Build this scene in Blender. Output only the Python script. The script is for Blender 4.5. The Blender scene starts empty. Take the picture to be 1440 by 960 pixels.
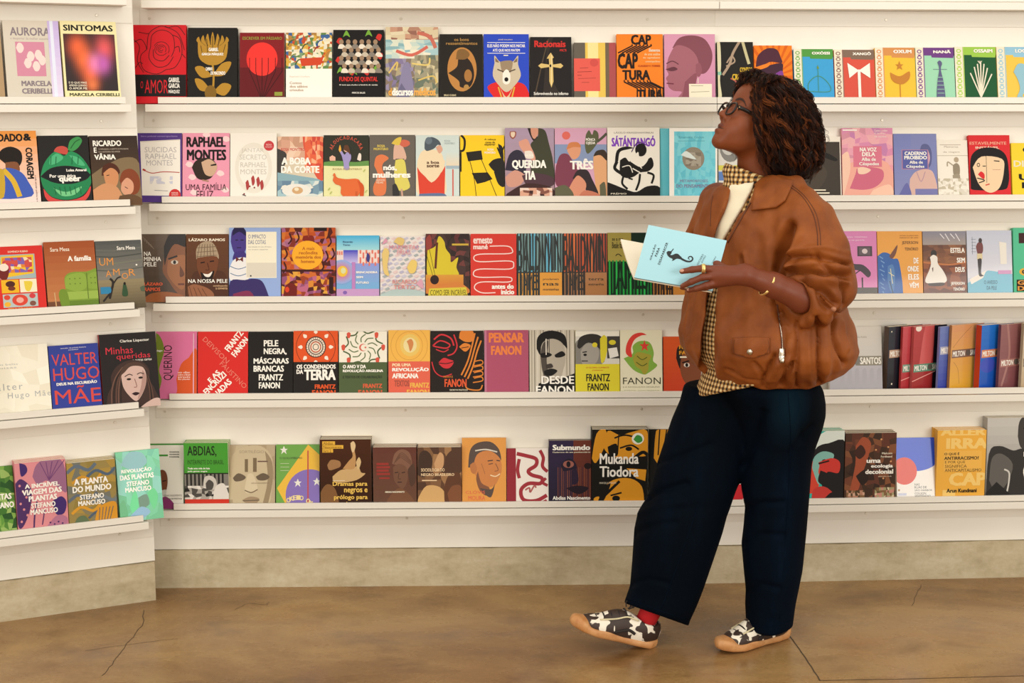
import bpy, bmesh, math, random
import numpy as np
from mathutils import Vector, Matrix, geometry
from mathutils.bvhtree import BVHTree

# ---------------------------------------------------------------- camera, world, lights
SC = bpy.context.scene
COL = SC.collection
H, TH, FPX = 1.62, math.radians(9.28), 2050.0
CAMP = Vector((0, 0, H))
FW = Vector((0, math.cos(TH), -math.sin(TH)))
UP = Vector((0, math.sin(TH), math.cos(TH)))
cam_d = bpy.data.cameras.new('camera'); cam = bpy.data.objects.new('camera', cam_d); COL.objects.link(cam)
cam.location = CAMP; cam.rotation_euler = (math.pi/2 - TH, 0, 0)
cam_d.sensor_width = 36; cam_d.lens = FPX/1440*36; cam_d.clip_start = .05
SC.camera = cam
VS = SC.view_settings
VS.view_transform = 'Standard'; VS.look = 'None'; VS.gamma = 1; VS.use_curve_mapping = False
VS.exposure = 0.35

def lin(h):
    h = h.lstrip('#')
    return tuple((c/12.92 if c <= .04045 else ((c+.055)/1.055)**2.4) for c in (int(h[i:i+2], 16)/255 for i in (0, 2, 4)))

W_ = bpy.data.worlds.new('world'); SC.world = W_; W_.use_nodes = True
W_.node_tree.nodes['Background'].inputs[0].default_value = (1, .955, .86, 1)
W_.node_tree.nodes['Background'].inputs[1].default_value = .74

def area(name, loc, tgt, sx, sy, power, col=(1, .93, .80)):
    l = bpy.data.lights.new(name, 'AREA'); l.shape = 'RECTANGLE'; l.size = sx; l.size_y = sy
    l.energy = power; l.color = col
    o = bpy.data.objects.new(name, l); COL.objects.link(o); o.location = loc
    o.rotation_euler = (Vector(tgt)-Vector(loc)).to_track_quat('-Z', 'Y').to_euler()
    return o
area('ceiling_lamp', (-1.7, 2.2, 3.5), (-1.2, 4.7, .8), 1.6, .6, 9)
area('ceiling_lamp', (.6, 2.2, 3.5), (.4, 4.7, .8), 1.6, .6, 9)
area('ceiling_lamp', (3.0, 2.2, 3.5), (2.0, 4.8, .8), 1.6, .6, 9)
area('shop_window_daylight', (4.2, -2.2, 2.0), (.6, 4.7, .8), 3.0, 2.2, 110, (1, .975, .91))
area('shop_window_daylight', (-4.2, -2.2, 2.0), (-.3, 4.7, .8), 3.0, 2.2, 92, (1, .965, .89))

def ray(px, py):
    return FW + Vector((1, 0, 0))*((px-720)/FPX) + UP*((480-py)/FPX)
def WP(px, py, Y):                      # the point of a photo direction at world depth Y
    d = ray(px, py); return CAMP + d*(Y/d.y)
def GP(px, py, z=0):                    # ... on the floor
    d = ray(px, py); return CAMP + d*((z-H)/d.z)

# ---------------------------------------------------------------- materials
def mat(name, col=(.8, .8, .8), rough=.5, **k):
    m = bpy.data.materials.new(name); m.use_nodes = True
    b = m.node_tree.nodes['Principled BSDF']
    b.inputs['Base Color'].default_value = (*col, 1); b.inputs['Roughness'].default_value = rough
    for a, v in k.items(): b.inputs[a.replace('_', ' ')].default_value = v
    return m
def nd(m, t, **k):
    n = m.node_tree.nodes.new(t)
    for a, v in k.items(): setattr(n, a, v)
    return n
def ramp(m, src, stops, out=None):
    r = nd(m, 'ShaderNodeValToRGB'); e = r.color_ramp.elements
    while len(e) < len(stops): e.new(.5)
    for i, (p, c) in enumerate(stops): e[i].position = p; e[i].color = (*c, 1)
    m.node_tree.links.new(src, r.inputs[0])
    if out: m.node_tree.links.new(r.outputs[0], out)
    return r
def noise(m, scale, detail=6, rough=.6, vec=None, dist=0):
    n = nd(m, 'ShaderNodeTexNoise'); n.inputs['Scale'].default_value = scale; n.inputs['Detail'].default_value = detail
    n.inputs['Roughness'].default_value = rough; n.inputs['Distortion'].default_value = dist
    m.node_tree.links.new(vec or nd(m, 'ShaderNodeTexCoord').outputs['Object'], n.inputs['Vector'])
    return n
def bump(m, src, strength, dist=.002):
    b = nd(m, 'ShaderNodeBump'); b.inputs['Strength'].default_value = strength; b.inputs['Distance'].default_value = dist
    m.node_tree.links.new(src, b.inputs['Height'])
    m.node_tree.links.new(b.outputs[0], m.node_tree.nodes['Principled BSDF'].inputs['Normal'])
def bsdf(m): return m.node_tree.nodes['Principled BSDF'].inputs
def mapping(m, scale, rot=(0, 0, 0)):
    mp = nd(m, 'ShaderNodeMapping'); mp.inputs['Scale'].default_value = scale; mp.inputs['Rotation'].default_value = rot
    m.node_tree.links.new(nd(m, 'ShaderNodeTexCoord').outputs['Object'], mp.inputs[0]); return mp.outputs[0]
def mixc(m, f, a, b, mode='MIX'):
    x = nd(m, 'ShaderNodeMix', data_type='RGBA', blend_type=mode)
    L = m.node_tree.links
    for s, v in ((x.inputs[0], f), (x.inputs[6], a), (x.inputs[7], b)):
        if hasattr(v, 'links'): L.new(v, s)
        else: s.default_value = v if isinstance(v, float) else (*v, 1)
    return x.outputs[2]

M = {}
M['white'] = m = mat('white_paint', lin('f1ece4'), .38)
n = noise(m, 3, 5); ramp(m, n.outputs[0], [(.3, lin('e9e2d6')), (.7, lin('eee8dd'))], bsdf(m)['Base Color'])
bump(m, noise(m, 120, 3).outputs[0], .08, .001)
M['shelf'] = mat('shelf_white_lacquer', lin('e4ddd1'), .35)
M['curb'] = m = mat('curb_concrete', (.5, .45, .37), .6)
n = noise(m, 4, 8, .7, mapping(m, (1, 1, 2.4))); n2 = noise(m, 45, 6)
c1 = ramp(m, n.outputs[0], [(.25, lin('a09070')), (.5, lin('c0b192')), (.75, lin('d2c6ab'))])
c2 = ramp(m, n2.outputs[0], [(.35, lin('d8ccb6')), (.65, lin('ffffff'))])
m.node_tree.links.new(mixc(m, .35, c1.outputs[0], c2.outputs[0], 'MULTIPLY'), bsdf(m)['Base Color'])
bump(m, n2.outputs[0], .2, .003)
M['floor'] = m = mat('polished_concrete', (.3, .2, .1), .32)
n1 = noise(m, 1.1, 9, .66, mapping(m, (1, 1.7, 1), (0, 0, .12)), .5)
n2 = noise(m, 5, 7, .6, mapping(m, (1, 1.6, 1), (0, 0, -.35)), .3)
n3 = noise(m, 90, 4)
a = ramp(m, n1.outputs[0], [(.28, lin('705334')), (.44, lin('967148')), (.58, lin('b08c5c')), (.74, lin('a87842'))])
b = ramp(m, n2.outputs[0], [(.26, lin('b4a894')), (.48, lin('f0ece4')), (.68, lin('ffffff'))])
c = ramp(m, n3.outputs[0], [(.3, lin('d8d2c8')), (.6, lin('ffffff'))])
x = mixc(m, .75, a.outputs[0], b.outputs[0], 'MULTIPLY'); x = mixc(m, .5, x, c.outputs[0], 'MULTIPLY')
m.node_tree.links.new(x, bsdf(m)['Base Color'])
ramp(m, n2.outputs[0], [(.3, (.18,)*3), (.7, (.36,)*3)], bsdf(m)['Roughness'])
bump(m, n2.outputs[0], .05, .003)
M['crack'] = mat('crack_dark', lin('4e3d28'), .9)
M['screw'] = mat('screw_steel', lin('cfc6b6'), .35, Metallic=.3)

def attr_mat(name, rough, **k):
    m = mat(name, rough=rough, **k)
    a = nd(m, 'ShaderNodeAttribute', attribute_name='Col'); m.node_tree.links.new(a.outputs['Color'], bsdf(m)['Base Color'])
    return m
M['print'] = attr_mat('matte_print', .55, Specular_IOR_Level=.2)
M['gloss'] = attr_mat('wrapped_print', .4, Specular_IOR_Level=.25, Coat_Weight=.45, Coat_Roughness=.05)
_n = noise(M['gloss'], 26, 3, .5, mapping(M['gloss'], (1, 1, .6))); bump(M['gloss'], _n.outputs[0], .35, .004)
M['pages'] = m = mat('page_paper', lin('eadfc6'), .8)
n = nd(m, 'ShaderNodeTexWave'); n.inputs['Scale'].default_value = 320; n.bands_direction = 'Y'
m.node_tree.links.new(nd(m, 'ShaderNodeTexCoord').outputs['Object'], n.inputs[0])
ramp(m, n.outputs[0], [(.2, lin('e2d6bc')), (.7, lin('f6eedc'))], bsdf(m)['Base Color'])

# ---------------------------------------------------------------- mesh helpers
def link(name, me, parent=None, m=None):
    o = bpy.data.objects.new(name, me); COL.objects.link(o)
    if m: me.materials.append(m)
    if parent: o.parent = parent
    return o
def mesh(name, v, f, smooth=False):
    me = bpy.data.meshes.new(name); me.from_pydata([tuple(p) for p in v], [], f); me.update()
    if smooth: me.polygons.foreach_set('use_smooth', [True]*len(me.polygons))
    return me
def box_vf(x0, x1, y0, y1, z0, z1):
    v = [(x, y, z) for x in (x0, x1) for y in (y0, y1) for z in (z0, z1)]
    return v, [(0, 1, 3, 2), (4, 6, 7, 5), (0, 4, 5, 1), (2, 3, 7, 6), (0, 2, 6, 4), (1, 5, 7, 3)]
def boxes(name, bs, bevel=0):
    bm = bmesh.new()
    for b in bs:
        v, f = box_vf(*b); vs = [bm.verts.new(p) for p in v]
        for q in f: bm.faces.new([vs[i] for i in q])
    if bevel: bmesh.ops.bevel(bm, geom=bm.edges[:], offset=bevel, segments=2, affect='EDGES', profile=.5)
    bmesh.ops.recalc_face_normals(bm, faces=bm.faces)
    me = bpy.data.meshes.new(name); bm.to_mesh(me); bm.free(); return me
def setcol(me, cols):                   # per-face colours -> corner attribute
    a = me.color_attributes.new('Col', 'FLOAT_COLOR', 'CORNER')
    arr = np.empty((len(me.loops), 4), np.float32); i = 0
    for p in me.polygons:
        c = cols[p.index] if isinstance(cols, list) else cols
        arr[i:i+p.loop_total] = (*c, 1); i += p.loop_total
    a.data.foreach_set('color', arr.ravel())
def thing(name, label, cat, loc=(0, 0, 0), rot=(0, 0, 0), group=None):
    o = bpy.data.objects.new(name, None); COL.objects.link(o); o.empty_display_size = .05
    o.location = loc; o.rotation_euler = rot; o['label'] = label; o['category'] = cat
    if group: o['group'] = group
    return o
def struct(o, label=None):
    o['kind'] = 'structure'
    if label: o['label'] = label
    return o

# ---------------------------------------------------------------- the room
class Seg:                              # a straight stretch of shelving wall: O on the wall face, T along it, N towards the room
    def __init__(s, a, b):
        s.O = Vector((*a, 0)); d = Vector((*b, 0))-s.O; s.len = d.length; s.T = d.normalized()
        s.N = Vector((s.T.y, -s.T.x, 0)); s.ang = math.atan2(s.T.y, s.T.x)
    def at(s, u, n, z): return s.O + s.T*u + s.N*n + Vector((0, 0, z))
    def plane(s, px, py, n0, z0, al):   # photo direction on the plane leaning back by al through (n0, z0)
        pn = s.N*math.cos(al) + Vector((0, 0, math.sin(al))); p0 = s.at(0, n0, z0); d = ray(px, py)
        q = CAMP + d*((p0-CAMP).dot(pn)/d.dot(pn)); r = q-s.O
        return r.dot(s.T), r.dot(s.N), q.z
AX0, AX1, BX1 = -1.185, .652, 2.75
ya = lambda x: 4.75 + (x-AX0)*.0252
SEG = {'A': Seg((AX0, ya(AX0)), (AX1, ya(AX1))),
       'B': Seg((AX1, ya(AX1)), (BX1, ya(AX1)+(BX1-AX1)*.061)),
       'L': Seg((-1.178-.446*2.6, 4.63-.21*2.6), (-1.178, 4.63))}
BOT = [1.914, 1.593, 1.279, .956, .636, .264]
BT, BD, LIP, LIPT, LIPN = .0235, .08, .0225, .009, .074   # board thickness/depth, lip height/thickness/front face
QN = LIPN-LIPT                                           # room for books, out from the wall

fl = struct(link('floor', boxes('floor', [(-5, 5, -4, 6, -.1, 0)]), m=M['floor']), 'brown polished concrete floor')
def strip(name, pts, w, parent, m):                      # a crack or saw cut in the slab
    v, f = [], []
    for i, p in enumerate(pts):
        q = pts[min(i+1, len(pts)-1)]-pts[max(i-1, 0)]; nn = Vector((-q.y, q.x, 0)).normalized()*w/2
        v += [p+nn, p-nn]
        if i: f.append((2*i-2, 2*i-1, 2*i+1, 2*i))
    for p in v: p.z = .0006
    return link(name, mesh(name, v, f), parent, m)
random.seed(4)
def wob(pts, n, a):
    out = []
    for (x0, y0), (x1, y1) in zip(pts, pts[1:]):
        for i in range(n): t = i/n; out.append(GP(x0+(x1-x0)*t+random.uniform(-a, a), y0+(y1-y0)*t+random.uniform(-a, a)*.5))
    return out+[GP(*pts[-1])]
strip('crack', wob([(203, 858), (200, 880), (178, 905), (160, 930), (143, 950)], 5, 1.6), .0022, fl, M['crack'])
strip('crack', wob([(120, 915), (190, 905), (250, 898)], 5, 2), .0016, fl, M['crack'])
strip('crack', wob([(330, 857), (350, 848), (375, 850), (378, 846)], 4, 1), .0016, fl, M['crack'])
strip('floor_joint', wob([(1110, 893), (1133, 925), (1153, 957)], 5, .7), .004, fl, M['crack'])
strip('floor_joint', wob([(1153, 957), (1290, 954), (1439, 950)], 5, .7), .003, fl, M['crack'])
strip('crack', wob([(1296, 822), (1288, 838), (1282, 852)], 4, 1), .0016, fl, M['crack'])

TOPZ = 2.6
for key, name, cu in (('L', 'left', 0), ('A', 'back', 0), ('B', 'right', 0)):
    s = SEG[key]; R = (0, 0, s.ang)
    w = link('wall_'+name, boxes('wall', [(-.3 if key == 'A' else 0, s.len, 0, .10 if key == 'L' else .12, .132, TOPZ)]), m=M['white'])
    w.location = s.O; w.rotation_euler = R; struct(w)
    u0, u1 = {'A': (-.3, s.len), 'B': (0, s.len), 'L': (0, s.len-.004)}[key]
    me = boxes('curb', [(u0, u1, -.012, .1, 0, .131)])
    bm = bmesh.new(); bm.from_mesh(me)
    bmesh.ops.subdivide_edges(bm, edges=[e for e in bm.edges if abs(e.verts[0].co.x-e.verts[1].co.x) > .5], cuts=40)
    random.seed(7)
    for vv in bm.verts:
        if vv.co.z > .1: vv.co.z += random.uniform(-.0025, .0008); vv.co.y += random.uniform(-.001, .001)
    bm.to_mesh(me); bm.free()
    cb = link('baseboard_'+name, me, m=M['curb']); cb.location = s.O; cb.rotation_euler = R
    struct(cb, 'raw concrete kerb along the foot of the white wall')
    for i, zb in enumerate(BOT):
        a0, a1 = {'L': (0, s.len-.03), 'A': (.022, s.len+.0012), 'B': (.0, s.len)}[key]
        l0, l1 = {'L': (0, s.len-.045), 'A': (.062 if i else 0.0, s.len+.0012), 'B': (0, s.len)}[key]
        n_ = ['topmost', 'upper', 'second', 'third', 'fourth', 'bottom'][i]
        t = thing('display_shelf', 'white %s display shelf with a low front lip on the %s wall' % (n_, {'L': 'angled left', 'A': 'long middle', 'B': 'right'}[key]),
                  'shelf', s.at(0, 0, zb), R, 'white wall shelves')
        link('board', boxes('board', [(a0, a1, -BD, -.0005, 0, BT)], .0012), t, M['shelf'])
        link('lip', boxes('lip', [(l0, l1, -LIPN, -LIPN+LIPT, BT+.0026, BT+LIP)], .001), t, M['shelf'])
        link('cleat', boxes('cleat', [(0, s.len-(.002 if key == 'L' else 0), -.003, -.0005, -.05, -.0005)], .0008), t, M['shelf'])
        # screw heads in the cleat
        us = {'A': [.03, .83, 1.62], 'B': [.56, 1.38], 'L': [s.len-.11, s.len-.9]}[key]
        for u in us:
            v, f = [], []
            for k in range(12):
                c_, s_ = math.cos(k*math.pi/6), math.sin(k*math.pi/6)
                v += [(u+.0045*c_, -.003, -.028+.0045*s_), (u+.0036*c_, -.0056, -.028+.0036*s_)]
                f.append((2*k, 2*k+1, (2*k+3) % 24, (2*k+2) % 24))
            f.append(tuple(range(1, 24, 2)))
            link('screw', mesh('screw', v, f), t, M['screw'])

# ---------------------------------------------------------------- printed covers: flat coloured shapes laid on the front board
_glyph = {}
def text_tris(txt, bold, sp=1.0):
    k = (txt, bold, sp)
    if k not in _glyph:
        c = bpy.data.curves.new('t', 'FONT'); c.body = txt; c.size = 1; c.resolution_u = 2; c.fill_mode = 'FRONT'
        c.space_character = sp
        o = bpy.data.objects.new('t', c); COL.objects.link(o)
        me = bpy.data.meshes.new_from_object(o)
        v = np.array([p.co[:2] for p in me.vertices]); me.calc_loop_triangles()
        f = [tuple(t.vertices) for t in me.loop_triangles]
        bpy.data.objects.remove(o); bpy.data.curves.remove(c); bpy.data.meshes.remove(me)
        if bold > .004:                  # heavier weight: the same letters a hair apart
            n0 = len(v); d = min(bold, .042)*1.05+.006; sh = [(d, d*.5), (-d, d*.5), (d, -d*.5), (-d, -d*.5)]
            v = np.concatenate([v+np.array(x) for x in sh]); f = [tuple(i+n0*j for i in t) for j in range(4) for t in f]
        mn, mx = v.min(0), v.max(0); _glyph[k] = ((v-mn)/(mx-mn), f)
    return _glyph[k]
def smooth_pts(p, n=5):
    if len(p) < 3: return p
    q = [p[0]]+list(p)+[p[-1]]; out = []
    for i in range(1, len(q)-2):
        a, b, c, d = map(np.array, (q[i-1], q[i], q[i+1], q[i+2]))
        for k in range(n):
            t = k/n; out.append(tuple(.5*(2*b+(c-a)*t+(2*a-5*b+4*c-d)*t*t+(3*b-a-3*c+d)*t**3)))
    return out+[tuple(p[-1])]
def R(x0, y0, x1, y1, c): return ('p', [(x0, y0), (x1, y0), (x1, y1), (x0, y1)], c)
def P(pts, c): return ('p', pts, c)
def SP(pts, c): return ('p', smooth_pts(list(pts)+[pts[0]], 4)[:-1], c)
def E(cx, cy, rx, ry, c, n=20): return ('p', [(cx+rx*math.cos(i*2*math.pi/n), cy+ry*math.sin(i*2*math.pi/n)) for i in range(n)], c)
def S(pts, w, c, sm=True): return ('s', smooth_pts(pts) if sm else pts, w, c)
def T(t, x0, y0, x1, y1, c, b=.02, rot=0, sp=1.0): return ('t', t, x0, y0, x1, y1, c, b, rot, sp)
def TL(lines, x0, y0, x1, y1, c, b=.02, gap=.18):      # lines filling a box
    n = len(lines); h = (y1-y0)/n; out = []
    for i, l in enumerate(lines):
        if isinstance(l, str): l = (l, x0, x1)
        out.append(T(l[0], l[1], y0+h*i, l[2], y0+h*(i+1-gap), c, b))
    return out
def G(x0, y0, x1, y1, a, b, n=10): return ('g', x0, y0, x1, y1, a, b, n)
def N(x0, y0, x1, y1, cols, nx, ny, seed=1): return ('n', x0, y0, x1, y1, cols, nx, ny, seed)
def FLD(x0, y0, x1, y1, nx, ny, blobs, bg):               # soft airbrushed colour fields
    bl = [(cx, cy, rx, ry, np.array(lin(c))) for cx, cy, rx, ry, c in blobs]; b0 = np.array(lin(bg))
    def fn(x, y):
        c = b0.copy()
        for cx, cy, rx, ry, k in bl: w = math.exp(-((x-cx)/rx)**2-((y-cy)/ry)**2); c = c*(1-w)+k*w
        return c
    return ('f', x0, y0, x1, y1, nx, ny, fn)
def EG(cx, cy, rx, ry, a, b): return ('eg', cx, cy, rx, ry, a, b)
def FACE(cx, cy, r, skin, hair, shade, ar=1.3, turn=0, hk=1.22, lip=None):
    ry = r*ar*.72; o = [SP([(cx-r*hk, cy+ry*.1), (cx-r*hk*.9, cy-ry*1.0), (cx, cy-ry*1.38), (cx+r*hk*.9, cy-ry*1.0), (cx+r*hk, cy+ry*.1), (cx+r*.8, cy+ry*.3), (cx-r*.8, cy+ry*.3)], hair),
        P([(cx-r*.42, cy+ry*.6), (cx+r*.42, cy+ry*.6), (cx+r*.5, cy+ry*1.5), (cx-r*.5, cy+ry*1.5)], shade),
        SP([(cx-r*.95, cy-ry*.45), (cx-r*.5, cy-ry*.95), (cx+r*.5, cy-ry*.95), (cx+r*.95, cy-ry*.45), (cx+r*.9, cy+ry*.35), (cx+r*.42, cy+ry*1.0), (cx-r*.42, cy+ry*1.0), (cx-r*.9, cy+ry*.35)], skin)]
    d = turn*r*.35
    o.append(SP([(cx+r*.95, cy-ry*.4), (cx+r*.9, cy+ry*.35), (cx+r*.42, cy+ry*.98), (cx+d+r*.2, cy+ry*.75), (cx+d+r*.45, cy+ry*.2), (cx+d+r*.4, cy-ry*.4)], shade))
    for s in (-1, 1):
        ex = cx+d+s*r*.42
        o += [E(ex, cy-ry*.06, r*.2, ry*.085, hair, 10), S([(ex-r*.27, cy-ry*.25), (ex, cy-ry*.34), (ex+r*.27, cy-ry*.25)], r*.12, hair)]
    o += [S([(cx+d+r*.08, cy-ry*.02), (cx+d+r*.2, cy+ry*.34), (cx+d-r*.12, cy+ry*.38)], r*.1, shade), E(cx+d, cy+ry*.62, r*.3, ry*.085, lip or hair, 10)]
    return o

def flat(ops):
    for o in ops:
        if isinstance(o, list): yield from flat(o)
        else: yield o
def clip_poly(pts, x1, y1):
    for ax, lim, sg in ((0, 0, 1), (0, x1, -1), (1, 0, 1), (1, y1, -1)):
        out = []
        for i, p in enumerate(pts):
            q = pts[i-1]; a, b = (q[ax]-lim)*sg, (p[ax]-lim)*sg
            if (a < 0) != (b < 0): t = a/(a-b); out.append((q[0]+(p[0]-q[0])*t, q[1]+(p[1]-q[1])*t))
            if b >= 0: out.append(p)
        pts = out
        if len(pts) < 3: return []
    return pts
TINT = np.array((.98, .98, 1.0))
def tone(c): return tuple(np.array(lin(c) if isinstance(c, str) else c)**1.13*TINT)
def print_mesh(ops, w, h, hv, x_off, y_front, step=.00004):
    """ops in cover units (0-100 across, 0-100 from the top to the shelf lip) -> one flat mesh with colours"""
    V, F, C = [], [], []
    sx, sy = w/100, hv/100; vmax = h/sy; z = 0
    def put(pts, c):
        b = len(V); V.extend((x_off+p[0]*sx, y_front-z, h-p[1]*sy) for p in pts); return b
    def poly(pts, c):
        inside = all(0 <= p[0] <= 100 and 0 <= p[1] <= vmax for p in pts)
        tri = geometry.tessellate_polygon([[Vector((p[0], p[1], 0)) for p in pts]]) if len(pts) > 4 else ([(0, 1, 2), (0, 2, 3)] if len(pts) == 4 else [(0, 1, 2)])
        for t in tri:
            q = [pts[i] for i in t]
            if not inside: q = clip_poly(q, 100, vmax)
            if len(q) < 3: continue
            b = put(q, c); F.append(tuple(range(b, b+len(q)))); C.append(c)
    for o in flat(ops):
        z += step; k = o[0]
        if k == 'p': poly(o[1], tone(o[2]))
        elif k == 's':
            pts, wd, c = [(p[0]*sx, p[1]*sy) for p in o[1]], o[2]*sx/2, tone(o[3]); L, Rr = [], []
            for i, p in enumerate(pts):
                a, b = pts[max(i-1, 0)], pts[min(i+1, len(pts)-1)]; dx, dy = b[0]-a[0], b[1]-a[1]; n = math.hypot(dx, dy) or 1
                L.append(((p[0]-dy/n*wd)/sx, (p[1]+dx/n*wd)/sy)); Rr.append(((p[0]+dy/n*wd)/sx, (p[1]-dx/n*wd)/sy))
            for i in range(len(pts)-1): poly([L[i], L[i+1], Rr[i+1], Rr[i]], c)
        elif k == 't':
            _, t, x0, y0, x1, y1, c, bd, rot, sp = o
            v, f = text_tris(t, bd, sp); c = tone(c); cx, cy = (x0+x1)/2*sx, (y0+y1)/2*sy; cr, sr = math.cos(math.radians(rot)), math.sin(math.radians(rot)); pts = []
            for a, b in v:
                X, Y = (x0+(x1-x0)*a)*sx-cx, (y1-(y1-y0)*b)*sy-cy
                pts.append(((X*cr+Y*sr+cx)/sx, (-X*sr+Y*cr+cy)/sy))
            nl = 4 if bd > .004 else 1; nv_, nf = len(pts)//nl, len(f)//nl
            for j in range(nl):          # each weight layer a hair above the last
                pj = pts[j*nv_:(j+1)*nv_]; fj = [tuple(i-j*nv_ for i in q) for q in f[j*nf:(j+1)*nf]]; z += step*.6
                if all(0 <= p[0] <= 100 and 0 <= p[1] <= vmax for p in pj):
                    b0 = put(pj, c); F.extend(tuple(b0+i for i in q) for q in fj); C.extend([c]*nf)
                else:
                    for q in fj: poly([pj[i] for i in q], c)
        elif k == 'g':
            _, x0, y0, x1, y1, a, b, n = o; a, b = np.array(tone(a)), np.array(tone(b))
            for i in range(n): poly([(x0, y0+(y1-y0)*i/n), (x1, y0+(y1-y0)*i/n), (x1, y0+(y1-y0)*(i+1)/n), (x0, y0+(y1-y0)*(i+1)/n)], tuple(a+(b-a)*(i+.5)/n))
        elif k == 'eg':
            _, cx, cy, rx, ry, a, b = o; a, b = np.array(tone(a)), np.array(tone(b)); n = 9
            for i in range(n):
                t = 1-i/n; poly([(cx+rx*t*math.cos(j*math.pi/10), cy+ry*t*math.sin(j*math.pi/10)) for j in range(20)], tuple(a+(b-a)*(i/(n-1)))); z += step*.5
        elif k == 'f':
            _, x0, y0, x1, y1, nx, ny, fn = o
            for j in range(ny):
                for i in range(nx):
                    a, b, c_, d = x0+(x1-x0)*i/nx, y0+(y1-y0)*j/ny, x0+(x1-x0)*(i+1)/nx, y0+(y1-y0)*(j+1)/ny; poly([(a, b), (c_, b), (c_, d), (a, d)], tuple(fn((a+c_)/2, (b+d)/2)))
        elif k == 'n':
            _, x0, y0, x1, y1, cols, nx, ny, seed = o; rg = random.Random(seed)
            g = [[(x0+(x1-x0)*(i+(rg.uniform(-.42, .42) if 0 < i < nx else 0))/nx, y0+(y1-y0)*(j+(rg.uniform(-.42, .42) if 0 < j < ny else 0))/ny) for i in range(nx+1)] for j in range(ny+1)]
            for j in range(ny):
                for i in range(nx): poly([g[j][i], g[j][i+1], g[j+1][i+1], g[j+1][i]], tone(rg.choice(cols)))
    me = mesh('cover_print', V, F); setcol(me, C); return me

# ---------------------------------------------------------------- books
NBOOK = 0
def book_parts(t_, w, h, th, base, spine, ops, hv, gloss, hard=0):
    e = .0006 if not hard else .0016; ov = 0 if not hard else .002
    cv = boxes('cover', [(-w/2, w/2, -th, -th+e, 0, h), (-w/2, w/2, -e, 0, 0, h), (-w/2, -w/2+e, -th+e, -e, 0, h)])
    cols = [tone(base)]*12+[tone(spine or base)]*6
    setcol(cv, cols); link('cover', cv, t_, M['gloss' if gloss else 'print'])
    pg = boxes('page_block', [(-w/2+e+.0003, w/2-.0008-ov, -th+e+.0002, -e-.0002, .0008+ov, h-.0008-ov)])
    link('page_block', pg, t_, M['pages'])
    if ops: link('cover_print', print_mesh(ops, w, h, hv, -w/2, -th-.00005), t_, M['gloss' if gloss else 'print'])
def B(row, seg, x0, x1, yt, base, label, ops, th=.018, n=1, gloss=0, spine=None, back=None, behind=0, hard=0, pad=.0006, sh=0):
    """one book leaning on the wall: x0..x1 and the top edge yt as seen in the photograph; n copies deep"""
    global NBOOK
    s = SEG[seg]; zb = BOT[row]+BT; h = .215
    for _ in range(4):
        al = math.asin(max(.02, min(.3, (QN-.002-n*th-behind)/h)))
        n0, z0 = .001+h*math.sin(al)+behind+(n-1)*th*math.cos(al)+th*math.cos(al), zb+th*math.sin(al)*n+.0004
        n0 = min(n0, QN-.0008)
        ym = yt+45
        u0, u1 = s.plane(x0, ym, n0, z0, al)[0], s.plane(x1, ym, n0, z0, al)[0]
        q = s.plane((x0+x1)/2, yt, n0, z0, al); h = (q[2]-z0)/math.cos(al)
    lp = s.at((u0+u1)/2, LIPN, zb+LIP); d = lp-CAMP               # where the lip cuts the cover
    pn = s.N*math.cos(al)+Vector((0, 0, math.sin(al))); p0 = s.at(0, n0, z0)
    zl = (CAMP+d*((p0-CAMP).dot(pn)/d.dot(pn))).z
    hv = h-(zl-z0)/math.cos(al); w = u1-u0-2*pad
    row_n = ['', 'upper', 'second', 'third', 'fourth', 'bottom'][row]
    for k in range(n):
        bn = n0-(th*(k+1)+.0004*k)*math.cos(al); bz = z0-th*math.sin(al)*(k+1)   # back-bottom edge of copy k
        lb = label if k == 0 else ['spare copy standing directly behind the ', 'rearmost spare copy in the stack of the '][k-1]+back
        rg = random.Random(NBOOK*7+k); dz = 0
        t = thing('book', lb, 'book', s.at((u0+u1)/2+(rg.uniform(-.001, .001)+sh if k else 0), bn, max(bz, zb+.0003)), (0, 0, 0), 'books on the %s shelf row' % row_n)
        t.rotation_euler = (Matrix.Rotation(s.ang, 3, 'Z') @ Matrix.Rotation(-al, 3, 'X')).to_euler()
        book_parts(t, w, h+(k*.0008), th, base, spine, ops if k == 0 else None, hv, gloss, hard)
    NBOOK += 1
K, WH, CR = '1f1a17', 'f6f1e6', 'efe6cf'

# ================= upper row =================
B(1, 'L', -75, 3, 30, 'a98f6c', 'tan book cut off at the left edge of the upper shelf', [R(0, 0, 100, 100, 'b79c78')])
B(1, 'L', 6, 85, 29, 'd9d0c0', 'glossy beige book with pink flower panel and painted violet glare', [T('AURORA', 12, 9, 84, 20, '8d7f86', .02), T('o despertar da mulher exausta', 12, 22, 80, 26, 'b5a6a4', 0),
    R(20, 28, 72, 73, 'd58fa5'), [SP([(x-7, y), (x-3, y-6), (x+3, y-6), (x+7, y), (x+3, y+6), (x-3, y+6)], 'efd9d2') for x, y in ((28, 36), (46, 47), (60, 45), (40, 56), (55, 60), (66, 52))],
    T('MARCELA', 26, 79, 80, 86, '8d7f86', .03), T('CERIBELLI', 26, 89, 80, 96, '8d7f86', .03), G(80, 0, 100, 120, 'cbb8e6', 'e9e0ef'), R(84, 0, 90, 120, 'e4e8f6')], gloss=1)  # violet strip: glare of the plastic wrap, painted into the cover print
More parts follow.
